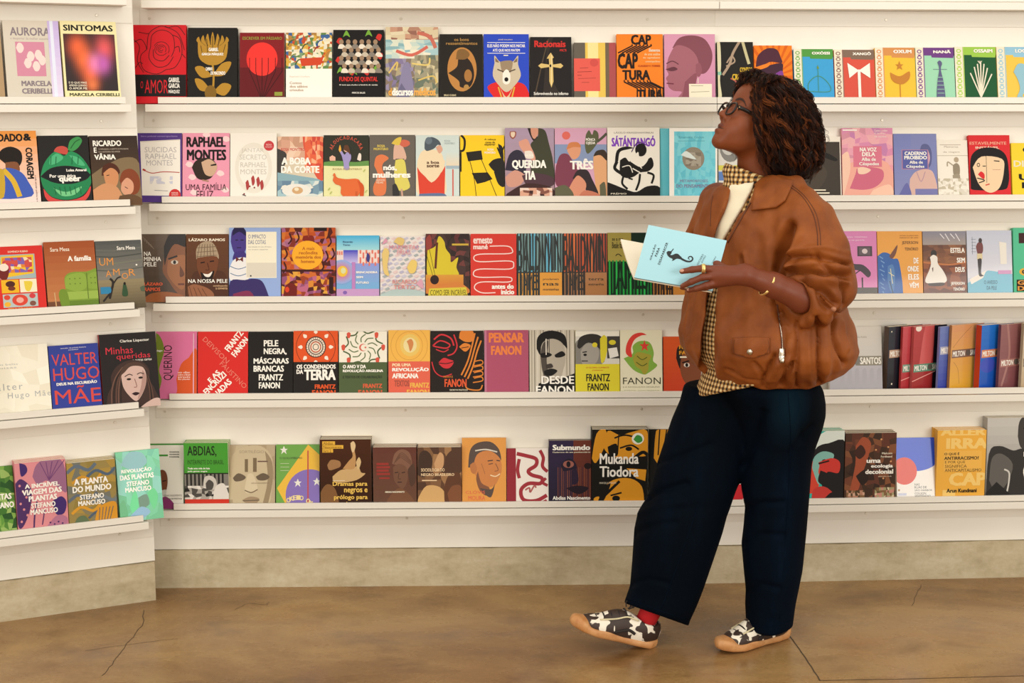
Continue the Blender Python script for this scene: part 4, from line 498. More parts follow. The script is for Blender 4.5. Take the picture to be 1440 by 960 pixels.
B(3, 'B', 1298, 1359, 325, '84502e', 'brown book with a girl in a white dress seen from behind', [G(0, 0, 100, 22, '8c8a98', 'a89c94'), N(0, 22, 100, 52, ['7a4c30', '8c5a38', '6a4028', '96643c', '845434'], 8, 6, 4), N(0, 52, 100, 108, ['7c4226', '8c4e2c', '6c3820', '9a5a30'], 8, 8, 6), S([(0, 50), (60, 54), (100, 50)], 4, 'c07840'), E(25, 36, 7, 6, '2c1e18'), SP([(16, 42), (24, 38), (33, 42), (34, 52), (46, 64), (54, 78), (44, 84), (10, 84), (4, 78), (14, 62), (18, 52)], 'ece6dc'), SP([(20, 60), (23, 58), (22, 66)], '6a4a3c'), SP([(10, 84), (46, 83), (44, 88), (14, 88)], '3e2418'), T('ESTELA', 64, 27, 97, 35, WH, .03), T('SEM', 78, 43, 97, 51, WH, .03), T('DEUS', 74, 58, 96, 66, WH, .03), T('JEFERSON', 63, 82, 95, 88, WH, .02), T('TENÓRIO', 68, 90, 95, 96, WH, .02), [S([(40+12*i, 4), (50+12*i, 12+4*(i % 2))], 2, 'e6e2e4') for i in range(4)]], gloss=1)
B(3, 'B', 1360, 1423.5, 324, 'c8ccd8', 'pale grey blue book with a standing figure on steps', [G(0, 0, 100, 76, 'c4c8d6', 'd6d4da'), P([(0, 112), (0, 84), (46, 64), (100, 70), (100, 112)], '7ab8cc'), P([(4, 78), (42, 64), (34, 76), (8, 86)], 'e9dfd4'), [S([(10, 14+5*i), (20, 14+5*i)], .8, '6a7080') for i in range(5)], S([(12, 10), (12, 38)], .8, '6a7080'), SP([(20, 26), (24, 20), (32, 18), (36, 26), (34, 36), (24, 38)], '7a3e3c'), E(30, 16, 4, 4, '3a2a28'), R(22, 37, 34, 46, 'd8c8a0'), SP([(23, 46), (32, 46), (30, 68), (36, 72), (26, 73), (24, 60)], '3a2e30'), P([(72, 18), (88, 20), (88, 54), (74, 54)], 'e6e0d4'), T('O AVESSO', 36, 80, 66, 86, '4a6a7c', .0), T('DA PELE', 42, 89, 64, 95, '4a6a7c', .0), T('JEFERSON TENÓRIO', 40, 99, 92, 103, 'e6e6e6', .03), R(68, 64, 98, 70, 'c890b8')], gloss=1)
B(3, 'B', 1425, 1490, 320, '62c29a', 'mint green book with black title bar at the right edge', [R(12, 8, 80, 24, '4a2c2c'), E(26, 68, 14, 6, 'e0b048'), T('co', 18, 65, 34, 71, '3a3a3a', .04), R(6, 80, 100, 98, '33261c'), T('Guerra', 8, 81, 70, 88, 'e0a050', .03), T('Diária', 8, 90, 60, 97, 'e0a050', .03)], th=.022)

# ================= fourth row =================
B(4, 'L', -40, 70, 486, 'e4dcc6', 'off white wrapped book with typewriter letters', [N(0, 0, 100, 110, ['e4dcc6', 'e9e2ce', 'ded4ba', 'e6dec8'], 6, 6, 2), T('valter', 22, 56, 64, 66, '9c9c98', -.01, 0, 1.3), T('Hugo Mãe', 44, 70, 100, 81, '9c9c98', -.01, 0, 1.3), T('as mais belas', 18, 26, 60, 29, 'b0aca4', 0), T('coisas', 30, 31, 58, 34, 'b0aca4', 0)], gloss=1)
B(4, 'L', 70.5, 141, 484, '3c4a9c', 'blue book with tall curly red capitals', [T('VALTER', 5, 14, 97, 32, 'd8564c', -.012), T('HUGO', 6, 36, 99, 56, 'd8564c', -.012), T('MÃE', 6, 65, 99, 93, 'd8564c', -.012), T('DEUS NA ESCURIDÃO', 11, 58, 93, 63.5, WH, .04), TL([('vencedor do prêmio literário', 24, 76), ('JOSÉ SARAMAGO', 40, 60)], 24, 4, 76, 10, 'd8d4e0', .01)], th=.022, spine='1c1a2c', hard=1)
B(4, 'L', 141.5, 222, 468, '2c2423', 'black hardcover with a wavy haired woman\'s portrait, red spine', [T('Clarice Lispector', 36, 9, 88, 14, WH, .01), T('Minhas', 10, 19, 58, 29, 'd83c4c', .0), T('queridas', 28, 29, 88, 39, 'd83c4c', .0), T('e outras cartas', 56, 38, 90, 41, WH, 0), SP([(4, 104), (8, 86), (16, 74), (16, 60), (28, 46), (50, 39), (72, 42), (84, 54), (84, 70), (92, 84), (92, 104)], '4a3630'), [S([(14+4*i, 100), (16+4*i, 80), (24+3*i, 62), (38+2*i, 48)], 2, ['7a5a4c', '33261f', '6a4c40'][i % 3]) for i in range(5)], [S([(88-3*i, 100), (86-2*i, 80), (80-i, 62)], 2, ['6a4c40', '33261f'][i % 2]) for i in range(3)], SP([(34, 62), (38, 52), (50, 46), (66, 46), (76, 54), (78, 68), (72, 84), (58, 98), (44, 88), (36, 76)], 'd4b6aa'), SP([(72, 54), (78, 64), (73, 82), (60, 96), (68, 76)], 'b8958a'), SP([(30, 62), (38, 48), (54, 42), (72, 45), (82, 56), (70, 49), (52, 48), (40, 56)], '5c443a'), S([(40, 62), (48, 59), (54, 61)], 1.6, '4a3630'), S([(62, 60), (68, 58), (74, 60)], 1.6, '4a3630'), E(47, 66, 4, 1.6, '33261f'), E(68, 65, 4, 1.6, '33261f'), S([(57, 66), (60, 77), (55, 78)], 1.4, '9c7468'), SP([(50, 87), (57, 85), (64, 87), (57, 90)], '3a2226'), SP([(74, 102), (90, 96), (100, 98), (100, 112), (60, 112)], 'd4b8ac')], th=.022, spine='b82c34', hard=1, n=1)
B(4, 'A', 219, 277, 466, 'd87aa0', 'pink book with green and orange swells and upright lettering', [SP([(-6, 0), (10, 8), (20, 30), (8, 60), (14, 80), (-6, 110)], '7c8c34'), SP([(50, 76), (62, 52), (80, 42), (100, 30), (100, 112), (44, 112), (52, 96)], 'd8602c'), T('QUERINO', -12, 42, 74, 58, '26201c', .0, 90), TL(['um olhar', 'sobre o Brasil', 'através', 'das plantas'], 54, 64, 84, 79, 'f3dcd0', .01), S([(92, 3), (92, 106)], 2.4, 'e6b8c8'), T('tiago', 0, 29, 16, 33, WH, .01)], n=1)
B(4, 'A', 278, 349, 466, 'd8332c', 'red book with crossed diagonal white lettering', [T('FRANTZ', 48, 10, 96, 20, WH, .03, 52), T('FANON', 62, 20, 106, 30, WH, .03, 52), T('E AS', 18, 68, 46, 76, WH, .03, 45), T('ENCRUZI', 6, 78, 62, 88, WH, .03, 45), T('LHADAS', 22, 88, 72, 98, WH, .03, 45), T('DEIVISON', 2, 26, 70, 34, 'e88a78', -.01, -45), T('FAUSTINO', 36, 66, 106, 74, 'e88a78', -.01, -45)])
B(4, 'A', 349.5, 412, 466, '231d19', 'plain black book with bold white stacked capitals', [T('PELE', 34, 14, 67, 24, WH, .03), T('NEGRA,', 34, 27, 86, 38, WH, .03), T('MÁSCARAS', 11, 41, 91, 52, WH, .03), T('BRANCAS', 11, 55, 80, 65, WH, .03), T('FRANTZ', 23, 69, 78, 79, WH, .03), T('FANON', 23, 82, 71, 92, WH, .03)])
def mandala(c0, ring, petal, dark):
    o = [R(0, 0, 100, 50, c0), S([(50+44*math.cos(a), 26+33*math.sin(a)) for a in np.linspace(0, 6.3, 30)], 1, dark), E(50, 26, 23, 17, dark, 28)]
    o += [E(50, 26, r, r*.74, c, 26) for r, c in ((21, ring), (17, dark), (15, ring), (12, c0), (10, ring), (7, dark), (5.5, ring))]
    return o+[[SP([(50+29*math.cos(a), 26+21*math.sin(a)), (50+33*math.cos(a+.13), 26+24*math.sin(a+.13)), (50+40*math.cos(a), 26+29*math.sin(a)), (50+33*math.cos(a-.13), 26+24*math.sin(a-.13))], petal) for a in np.arange(0, 6.2, math.pi/4)],
              [S([(50+r*math.cos(a), 26+r*.74*math.sin(a)), (50+(r+2.6)*math.cos(a), 26+(r+2.6)*.74*math.sin(a))], 1, dark) for r in (10.5, 18) for a in np.arange(0, 6.2, .26)]]
B(4, 'A', 412.5, 475.5, 465, '26201b', 'orange mandala above a black half with white block title', mandala('e0602c', 'efe0cc', 'f3e6d4', '3a241c')+[R(0, 50, 100, 115, '26201b'), T('OS CONDENADOS', 7, 54, 95, 61, WH, .04), T('DA', 7, 62, 22, 69, WH, .04), T('TERRA', 24, 62, 95, 79, WH, .06), T('FRANTZ', 48, 86, 95, 93, 'e0602c', .05), T('FANON', 42, 95, 95, 104, 'e0602c', .05)])
def swirl(): 
    o = [R(0, 0, 100, 50, 'efe9d8')]
    for a in np.arange(0, 6.2, math.pi/5): o += [S([(50+12*math.cos(a), 26+9*math.sin(a)), (50+22*math.cos(a+.15), 26+16*math.sin(a+.15)), (50+30*math.cos(a+.5), 26+22*math.sin(a+.5))], 2.2, '6a7c50')]
    for a in np.arange(.3, 6.2, math.pi/4): o += [S([(50+38*math.cos(a-.3), 26+27*math.sin(a-.3)), (50+32*math.cos(a), 26+24*math.sin(a)), (50+42*math.cos(a+.3), 26+32*math.sin(a+.3))], 2.8, '5a6c44')]
    o += [SP([(x-4, y-3), (x, y-5), (x+4, y-3), (x+3, y+3), (x, y+5), (x-3, y+3)], 'd8604c') for x, y in ((20, 6), (78, 6), (9, 26), (92, 26), (20, 47), (80, 47))]
    return o+[E(50, 26, 8, 6, 'd87464'), E(52, 26, 6.5, 5, 'efe9d8'), E(55, 26, 2, 1.5, 'd87464')]
B(4, 'A', 476.5, 544.5, 466, '5a6a48', 'cream swirl pattern above an olive green half', swirl()+[R(0, 50, 100, 115, '5a6844'), T('O ANO V DA', 8, 54, 56, 60, WH, .04), T('REVOLUÇÃO ARGELINA', 8, 61, 92, 67, WH, .05), T('E TEXTOS DE COLABORAÇÃO', 8, 71, 90, 77, '3a4430', .03), T('FRANTZ', 50, 85, 90, 92, 'd86a48', .05), T('FANON', 40, 95, 90, 104, 'd86a48', .05)])
B(4, 'A', 546, 605, 464, 'e6b04c', 'amber disc above a coral half with white lettering', [R(0, 0, 100, 50, 'ecb850'), [S([(50+r*math.cos(a), 25+r*.7*math.sin(a)) for a in np.linspace(0, 6.3, 24)], 1, 'd0943c') for r in (20, 32, 44)], E(52, 24, 24, 18, 'e6c468'), E(52, 24, 16, 12, 'e8d8a0'), SP([(44, 18), (54, 14), (60, 20), (58, 28), (52, 34), (48, 24)], 'd08a4c'), R(0, 50, 100, 115, 'e0684c'), T('POR UMA', 9, 53, 54, 58, 'f3d8b0', .05), T('REVOLUÇÃO', 9, 59, 97, 67, WH, .06), T('AFRICANA', 9, 69, 72, 77, WH, .06), T('TEXTOS', 14, 80, 50, 90, 'a8503c', .03), T('FRANTZ', 52, 84, 98, 92, 'ecb850', .05), T('FANON', 44, 95, 98, 104, 'ecb850', .05)], gloss=1)
rl = 'd23c44'; og = 'dd8a3c'
B(4, 'A', 605.5, 680, 465, '2c211c', 'dark book with a face drawn in red and orange strokes', [S([(6, 14), (20, 6), (38, 12), (44, 24)], 3, rl), S([(4, 24), (18, 16), (36, 22), (30, 28), (12, 26), (4, 24)], 2.6, rl), S([(10, 30), (24, 34), (34, 30)], 2, rl), S([(44, 6), (50, 24), (44, 36), (32, 40)], 2.6, rl), SP([(14, 52), (24, 44), (34, 46), (44, 50), (36, 60), (24, 60)], rl), S([(14, 52), (30, 53), (44, 50)], 1.6, '2c211c'), S([(2, 50), (8, 66), (22, 74), (40, 70)], 2, rl), SP([(54, 12), (58, 0), (80, 0), (80, 16), (66, 18)], og), SP([(54, 26), (64, 20), (76, 24), (66, 34)], og), S([(58, 28), (72, 26)], 1.4, '2c211c'), [S([(84+6*i, 4+6*i), (78+5*i, 26+4*i), (70+5*i, 50+4*i), (58+6*i, 72+3*i)], 3, og) for i in range(3)], [S([(82, 50+9*i), (96, 48+9*i), (98, 54+9*i), (80, 57+9*i)], 2, og) for i in range(4)], S([(64, 84), (70, 94), (92, 96), (98, 88)], 2.4, og), T('FRANTZ', 24, 73, 42, 76, og, .01), T('FANON', 26, 78, 68, 91, 'e0643c', .03), T('ESCRITOS POLÍTICOS', 36, 94, 70, 97, CR, .01)], hard=1)
B(4, 'A', 681, 743.5, 464, 'b0506c', 'plain raspberry wrapped book with orange capitals', [R(0, 0, 5, 115, 'c07890'), T('PENSAR', 10, 4, 90, 20, 'e8843c', .05), T('FANON', 15, 25, 84, 40, 'e8843c', .05)], gloss=1)
B(4, 'A', 744.5, 808, 464, 'cfc6b4', 'black and white close portrait with vertical streaks', [[R(4+i*6.5, 0, 6+i*6.5, 112, c) for i, c in enumerate(['a89e8c', '8a8274', 'dcd4c4']*5)], SP([(16, 30), (18, 12), (36, 2), (62, 2), (80, 10), (84, 30), (76, 24), (50, 14), (28, 22), (24, 40)], K), SP([(24, 40), (30, 20), (52, 14), (74, 22), (80, 42), (76, 62), (64, 80), (44, 82), (28, 66)], 'b8ae9e'), SP([(24, 40), (30, 22), (42, 18), (38, 50), (44, 82), (30, 70)], '5a524a'), SP([(24, 38), (40, 36), (50, 40), (40, 44), (26, 44)], K), SP([(56, 40), (72, 34), (80, 40), (70, 44), (58, 44)], K), SP([(36, 56), (48, 54), (52, 60), (38, 62)], '4a423c'), SP([(32, 66), (48, 62), (62, 66), (48, 74), (34, 72)], K), R(36, 14, 38, 40, 'efe6d6'), R(43, 12, 44.5, 40, '2a2622'), P([(20, 86), (64, 80), (100, 70), (100, 112), (14, 112)], '1e1a18'), T('DESDE', 26, 74, 99, 87, WH, .02), T('FANON', 14, 90, 99, 103, WH, .02)])
B(4, 'A', 809, 871.5, 464, 'd9cc3a', 'grey photograph above a lemon yellow half', [R(0, 0, 100, 55, 'd8d4c8'), R(0, 2, 100, 10, 'ece8da'), SP([(0, 55), (0, 22), (14, 14), (40, 10), (60, 18), (66, 36), (60, 55)], '8c8880'), SP([(4, 26), (10, 12), (34, 6), (58, 10), (68, 26), (64, 44), (54, 30), (30, 20), (10, 30)], '3a3632'), SP([(12, 34), (24, 22), (46, 24), (54, 38), (44, 55), (16, 55)], 'a8a298'), S([(16, 36), (26, 35)], 2.4, K), E(22, 40, 4, 2, K), S([(14, 50), (28, 50)], 2.4, '4a4440'), SP([(56, 14), (66, 8), (74, 20), (68, 46), (58, 52)], 'd9cc3a'), E(44, 24, 6, 4, 'd9cc3a'), R(72, 10, 100, 46, '4a4642'), P([(74, 30), (94, 28), (98, 42), (78, 46)], 'e6e2d8'), E(84, 20, 8, 4, 'd9cc3a'), R(0, 55, 100, 115, 'ddd03c'), T('O ÚLTIMO COMBATE', 24, 59, 76, 62, 'c86a30', .02), T('DIÁRIOS', 38, 64, 62, 66, 'c86a30', .02), T('FRANTZ', 24, 71, 78, 83, K, .02), T('FANON', 27, 86, 75, 98, K, .02)], gloss=0)
B(4, 'A', 872, 931.5, 464, 'e6e0c4', 'cream book with red crescent, star and green hands', [SP([(8, 46), (30, 38), (30, 26), (46, 18), (70, 20), (80, 36), (78, 50), (88, 58), (66, 70), (54, 72), (30, 64)], '8ab04c'), SP([(64, 8), (50, 4), (30, 8), (16, 22), (14, 38), (28, 44), (26, 30), (34, 16), (50, 9)], 'd8483c'), SP([(30, 46), (40, 36), (60, 38), (74, 42), (68, 52), (66, 66), (56, 72), (48, 64), (36, 58)], 'a8a040'), S([(40, 42), (52, 48), (64, 44)], 2, '5a6428'), S([(38, 52), (52, 58), (64, 54)], 2, '5a6428'), P([(58, 16), (61, 23), (70, 23), (63, 27), (66, 34), (58, 30), (51, 34), (53, 27), (46, 23), (55, 23)], 'd8483c'), T('FANON', 6, 77, 96, 88, '4a4832', -.01), T('E A REVOLUÇÃO ARGELINA', 6, 91, 94, 94, '8a8870', .0), T('Obra completa', 8, 97, 92, 99, 'b0ac94', .0)])
B(4, 'A', 933, 986, 473, 'd8562c', 'orange book with a man\'s face half hidden by the jacket', [G(0, 0, 100, 110, 'd8622c', 'c8482c'), SP([(34, 40), (38, 20), (60, 12), (100, 8), (100, 40), (60, 34), (46, 60)], '2e211c'), SP([(44, 60), (50, 34), (74, 28), (100, 34), (100, 100), (66, 90), (50, 76)], '8a5236'), S([(50, 48), (70, 44)], 4, '2a1a14'), E(62, 52, 8, 4, 'e0d4c4'), E(62, 52, 4, 3.6, K), SP([(48, 112), (60, 92), (100, 94), (100, 112)], '26201e'), T('FRANTZ', 42, 16, 100, 23, 'e0a030', .04), T('FANON', 42, 26, 100, 33, 'e0a030', .04), R(44, 36, 90, 39, CR)])
B(4, 'B', 1166, 1240.5, 459, 'd8d2ca', 'pale grey book with rain streaks and white block lettering', [G(0, 0, 100, 60, 'e0dacf', 'd4cfc8'), G(0, 60, 100, 112, 'c4c0c4', 'b4b0b4'), [SP([(20+14*i, 70), (24+14*i, 66), (28+14*i, 72), (26+14*i, 108), (20+14*i, 108)], 'bab6ba') for i in range(6)], T('Maria Adélia', 48, 15, 72, 18, 'b4ac9c', 0), R(0, 47, 46, 62, '9a9484'), R(50, 47, 99, 62, '9a9484'), E(53, 54, 9, 7, '8a8880'), T('MILTON', 4, 49, 44, 60, WH, .03), T('SANTOS', 58, 49, 98, 60, WH, .03)])
def milton(x0, x1, yt, base, hi, bandc, spine, label, yb, extra=(), th=.012, yaw=23):
    """books shingled along the shelf: turned so the spine side stands forward"""
    global NBOOK
    s = SEG['B']; zb = BOT[4]+BT; n0 = QN-.004; w = .142
    u0, _, _ = s.plane(x0, 505, n0, zb, 0); h = s.plane(x0, yt, n0, zb, 0)[2]-zb
    t = thing('book', label, 'book', s.at(u0, n0-.002, zb+.0003), (0, 0, s.ang+math.radians(yaw)), 'books on the fourth shelf row')
    px = (x1-x0)/60*100
    ops = [R(0, 0, 100, 120, base), G(0, 0, 100, 110, base, hi), *extra, R(3, yb, 93, yb+13, bandc), T('MILTON', 6, yb+2, 44, yb+11, WH, .03), E(53, yb+6, 7, 5, '6a645c'), T('SANTOS', 60, yb+2, 90, yb+11, WH, .03)]
    o = thing  # parts, local origin on the front-left bottom edge
    e = .0006
    cv = boxes('cover', [(0, w, 0, e, 0, h), (0, w, th-e, th, 0, h), (0, e, e, th-e, 0, h)]); setcol(cv, [tone(base)]*12+[tone(spine)]*6)
    link('cover', cv, t, M['gloss']); link('page_block', boxes('page_block', [(e+.0003, w-.001, e+.0002, th-e-.0002, .001, h-.001)]), t, M['pages'])
    link('cover_print', print_mesh(ops, w, h, h*.9, 0, -.00005), t, M['gloss']); NBOOK += 1
milton(1249, 1268, 460, '33333f', '23242c', 'c8a890', '5a4438', 'charcoal shingled book with cream band', 38, [E(8, 8, 1.5, 1.2, CR), E(14, 94, 2, 1.5, CR), E(60, 20, 20, 16, '4a4c60')], .024)
milton(1268.5, 1283, 460, 'cf5a62', 'b8343c', '7aa08c', 'c84a4a', 'narrow red shingled book with green band, left of its twin', 62, [S([(0, 88), (60, 78)], 2, 'f0b0a8')], .010)
milton(1284, 1320, 460, 'c04a4a', 'a83434', '6a9a80', 'c86a68', 'wide red shingled book with green band and dark right half', 62, [SP([(20, 62), (34, 0), (60, 0), (56, 62)], 'd86a68'), R(62, 0, 100, 110, '20202c'), S([(0, 90), (70, 76)], 2, 'f0b0a8'), E(14, 3, 9, 5, 'f3e6d8')])
milton(1320.5, 1336, 460, '7a8ac0', '3c4cb0', 'b8b8cc', '8a94c4', 'narrow blue violet shingled book', 33, [R(42, 0, 100, 110, '2438a0')], .010)
milton(1337, 1371, 458, 'dca070', 'e6b43c', '8a6a58', 'c08a50', 'amber shingled book with thin hair lines', 40, [S([(6, 36), (30, 20), (60, 4)], .8, '9a6a40'), S([(10, 60), (24, 72), (30, 96)], .8, '9a6a40')])
milton(1379, 1405, 458, '2a7cd0', '1f58b8', 'd88a5c', 'c8442c', 'bright blue shingled book with orange band and red spine', 40, [E(24, 66, 24, 12, '4a5cc0')], .026)
milton(1406, 1437, 457, '9c6a68', '8a5458', 'b07c74', '7a4a4c', 'mauve shingled book with pale band', 56, [S([(20, 0), (30, 50), (10, 100)], 6, 'b0807a')])
milton(1438, 1470, 455, 'd9cdb4', 'c0a888', '8a7a68', 'b0a088', 'cream shingled book at the right end of the fourth row', 56)

# ================= bottom row =================
leafc = ['4a7a34', '6a9a44', '86ac54', '2f5c2a', '5c8a3c', '9cb86a']
B(5, 'L', -50, 21, 657, '4c7c38', 'leafy green book cut off at the left edge of the bottom shelf', [N(0, 0, 100, 112, leafc, 12, 14, 2), T('PLANTAS', 40, 42, 94, 51, WH, .03), T('STEFANO', 44, 55, 98, 64, WH, .03)], th=.018)
pv = '5a3a6c'
B(5, 'L', 22, 94.5, 648, 'dc9498', 'salmon book with violet botanical shapes', [SP([(34, 22), (44, 4), (70, -4), (96, 6), (100, 50), (80, 40), (60, 30), (44, 36)], 'a0708c'), [S([(66, 30), (50+12*i, 2)], 1.6, '7a4c78') for i in range(5)], SP([(0, 30), (12, 24), (30, 40), (26, 70), (10, 96), (0, 90)], pv), [E(8+6*(i % 3), 34+9*i, 2.4, 2, 'dc9498', 8) for i in range(7)], SP([(10, 0), (22, 4), (24, 14), (12, 20)], '4c3474'), SP([(70, 62), (88, 56), (98, 66), (92, 82), (76, 82)], '4c3474'), S([(40, 60), (34, 80), (30, 110)], 3, pv), S([(54, 74), (48, 96)], 2, pv), SP([(56, 100), (78, 84), (98, 90), (90, 108)], 'b87c94'), [E(64+8*i, 94+3*(i % 2), 2, 1.4, pv, 8) for i in range(4)], TL([('A INCRÍVEL', 18, 86), ('VIAGEM DAS', 12, 90), ('PLANTAS', 24, 80)], 12, 31, 90, 61, WH, .035), TL([('STEFANO', 28, 76), ('MANCUSO', 26, 80)], 12, 62, 90, 81, WH, .03)], n=3, back='salmon book with violet botanical shapes', th=.018)
B(5, 'L', 95, 164, 648, 'a08a50', 'ochre book with blue grey and orange bark swirls', [N(0, 0, 100, 112, ['a08c54', '8c8468', 'b0944c', '7c7c70', '9a8648'], 7, 9, 3), [S([(x, y), (x+20, y-10), (x+44, y-2), (x+60, y-12)], w_, c) for x, y, w_, c in ((0, 16, 7, '6c7884'), (40, 26, 6, '5c6c7c'), (10, 34, 5, 'd09a34'), (0, 64, 6, '6a7480'), (50, 70, 7, '7c8488'), (6, 84, 6, 'd8a038'), (40, 94, 5, '5c6a78'))], SP([(50, 112), (60, 80), (86, 70), (100, 76), (100, 112)], 'd89c34'), [S([(60+5*i, 110), (64+7*i, 78)], 1.6, '6c6c68') for i in range(5)], SP([(6, 112), (16, 92), (34, 90), (44, 112)], '6c7c5c'), TL([('A PLANTA', 14, 84), ('DO MUNDO', 10, 90)], 12, 27, 90, 52, WH, .035), TL([('STEFANO', 24, 74), ('MANCUSO', 20, 76)], 12, 54, 90, 74, WH, .03)], n=3, back='ochre book with bark swirls', th=.018)
B(5, 'L', 165, 227, 633, '5cc08c', 'green plastic wrapped book with leaf shapes', [N(0, 0, 100, 112, ['5cc08c', '6ccaa0', '4ab47c', '7cc8b4', '58bc98'], 7, 8, 5), SP([(10, 20), (30, 2), (60, 4), (70, 20), (40, 30)], '7cb4b8'), SP([(30, 70), (40, 62), (44, 84), (30, 94), (24, 84)], '46d084'), SP([(66, 66), (82, 60), (90, 74), (80, 92), (72, 82)], '40c878'), SP([(44, 72), (64, 68), (68, 84), (48, 88)], '4a7c5c'), SP([(24, 98), (50, 86), (70, 96), (40, 106)], '7cacc8'), SP([(0, 80), (12, 74), (18, 100), (0, 110)], '38a864'), TL([('REVOLUÇÃO', 10, 80), ('DAS PLANTAS', 6, 84)], 12, 26, 90, 45, WH, .035), TL([('STEFANO', 20, 72), ('MANCUSO', 16, 76)], 12, 46, 90, 64, WH, .03)], gloss=1, th=.02)
B(5, 'A', 205, 258.5, 623.5, 'e6e0d4', 'white book with green rule and small portrait', [R(0, 0, 100, 125, 'e6e0d4'), R(0, 0, 100, 2.5, '4c9440'), P([(32, 18), (58, 18), (58, 21), (32, 21)], '4c9440'), [S([(62+i*2.2, 13+j*4), (63.4+i*2.2, 15+j*4)], 1.2, '5a5a54') for i in range(12) for j in range(3)], SP([(30, 58), (38, 44), (52, 46), (58, 60), (54, 78), (42, 84), (32, 76)], '7a4a34'), SP([(28, 112), (34, 90), (56, 88), (76, 100), (80, 112)], '8a3a6c'), SP([(38, 78), (54, 76), (52, 86), (42, 88)], 'c8c4bc'), S([(44, 62), (54, 61)], 2.4, K), T('ABDIAS NASCIMENTO', 46, 84, 96, 87, '8a867c', 0), T('A LUTA NA POLÍTICA', 50, 89, 96, 92, '6a665c', .01)])
B(5, 'A', 259, 321.5, 622.5, '52a03c', 'green book with black and white crowd photo and red base', [T('ABDIAS,', 8, 5, 74, 23, '26301c', .01), T('INTÉRPRETE DO BRASIL', 8, 26, 90, 35, '2c4420', .0), T('Toda uma vida de luta', 8, 40, 58, 43, WH, .02), T('pela gente negra', 8, 45, 52, 48, WH, .02), R(0, 50, 100, 92, '8a857c'), R(0, 49, 100, 51, '2c3a20'), [R(4+9*i, 51, 8+9*i, 76, '2e2a26') for i in range(10)], N(0, 70, 100, 92, ['d8d2c8', '5a5650', '2e2a28', 'b0aaa0', 'e6e0d6'], 11, 5, 4), SP([(42, 72), (46, 56), (62, 54), (72, 62), (70, 76)], 'cfc9be'), SP([(48, 66), (56, 60), (66, 66), (62, 76), (50, 76)], '5a5650'), SP([(64, 92), (70, 72), (88, 66), (98, 80), (100, 92)], 'e2dcd2'), R(0, 92, 100, 115, 'd0402e')], n=3, back='green book with red base')
B(5, 'A', 322, 387, 625.5, 'bba98a', 'beige book with a carved stone face', [N(0, 0, 100, 112, ['bba98a', 'c4b494', 'b09c7c', 'c8b898'], 5, 6, 3), SP([(4, 60), (6, 20), (30, 4), (70, 2), (94, 24), (94, 66), (80, 112), (16, 112)], 'c8b796'), SP([(78, 10), (94, 30), (94, 66), (80, 112), (70, 112), (84, 60)], '9c8868'), R(34, 24, 41, 46, '7c6848'), R(52, 22, 60, 46, '7c6848'), SP([(8, 56), (20, 48), (36, 54), (30, 60), (14, 62)], '6a5840'), SP([(58, 54), (74, 48), (88, 54), (80, 60), (64, 60)], '6a5840'), SP([(40, 50), (52, 50), (62, 76), (46, 82), (34, 78)], 'd6c6a6'), S([(34, 77), (48, 81), (62, 76)], 2.4, '7c6848'), SP([(28, 94), (46, 88), (66, 92), (50, 104)], 'a48c6c'), S([(30, 95), (66, 94)], 2, '6a5840'), T('SORTILÉGIO', 22, 8, 76, 14, 'a8987c', 0), R(62, 27, 84, 29, '6a4a3c'), T('ABDIAS NASCIMENTO', 48, 64, 86, 66, '8a7658', 0)], gloss=1, th=.022)
B(5, 'A', 388, 449.5, 625, '74a848', 'green and yellow wrapped book with a violet globe', [P([(74, 0), (104, 20), (104, 112), (30, 112), (2, 74)], 'e8bc3c'), E(78, 86, 56, 44, '8a74b8', 34), [P([(x, y-6), (x+3, y-1), (x+9, y-1), (x+4, y+2), (x+6, y+8), (x, y+4), (x-6, y+8), (x-4, y+2), (x-9, y-1), (x-3, y-1)], 'e9e6da') for x, y in ((18, 8), (94, 62), (50, 64))], R(72, 10, 75, 112, 'c04a44'), [T(ch, 50+54*math.sin(a)-5, 146-56*math.cos(a)-4, 50+54*math.sin(a)+4, 146-56*math.cos(a)+4, 'ecd89c', .03, -math.degrees(a)*.7) for ch, a in zip('OKEIO OKE', np.linspace(-.4, .75, 9)) if ch != ' '], T('O QUILOMBISMO', 8, 21, 60, 25, '5c7c3c', .0), [S([(10, 32+6*i), (30, 32+6*i)], 1, 'cfd8b0') for i in range(3)]], gloss=1, th=.022)
B(5, 'A', 450, 522.5, 617.5, '4a2c18', 'dark brown book with yellow author boxes and sepia dancers', [G(0, 0, 100, 112, '542f18', '3e2414'), SP([(0, 112), (0, 84), (14, 70), (30, 80), (34, 112)], '8a6440'), SP([(14, 40), (22, 32), (38, 34), (40, 42), (30, 46), (18, 48)], 'a88058'), SP([(24, 58), (40, 48), (60, 46), (74, 42), (80, 52), (88, 54), (70, 64), (40, 68), (26, 66)], 'cfae7c'), SP([(44, 46), (56, 34), (64, 26), (60, 10), (66, 4), (68, 18), (70, 30), (66, 46)], 'c49a68'), SP([(70, 36), (76, 28), (80, 36), (74, 48)], 'd8bc8c'), SP([(60, 6), (66, 3), (70, 10), (66, 20), (62, 18)], 'e0c498'), [R(5, 3+6*i, x, 8.5+6*i, 'e6b84c') for i, x in enumerate((30, 46, 26))], T('Abdias', 7, 4, 26, 8, '7a5018', .0), T('Nascimento', 7, 10, 43, 14, '7a5018', .0), T('livro 2', 7, 16, 22, 20, '7a5018', .0), T('Dramas para', 24, 66, 92, 75, 'efc868', .02), T('negros e', 46, 77, 92, 86, 'efc868', .02), T('prólogo para', 26, 87, 92, 96, 'efc868', .02), T('brancos', 50, 98, 92, 107, 'efc868', .02), S([(24, 64.5), (48, 64.5)], .8, CR)], n=3, back='dark brown book with yellow author boxes', th=.02)
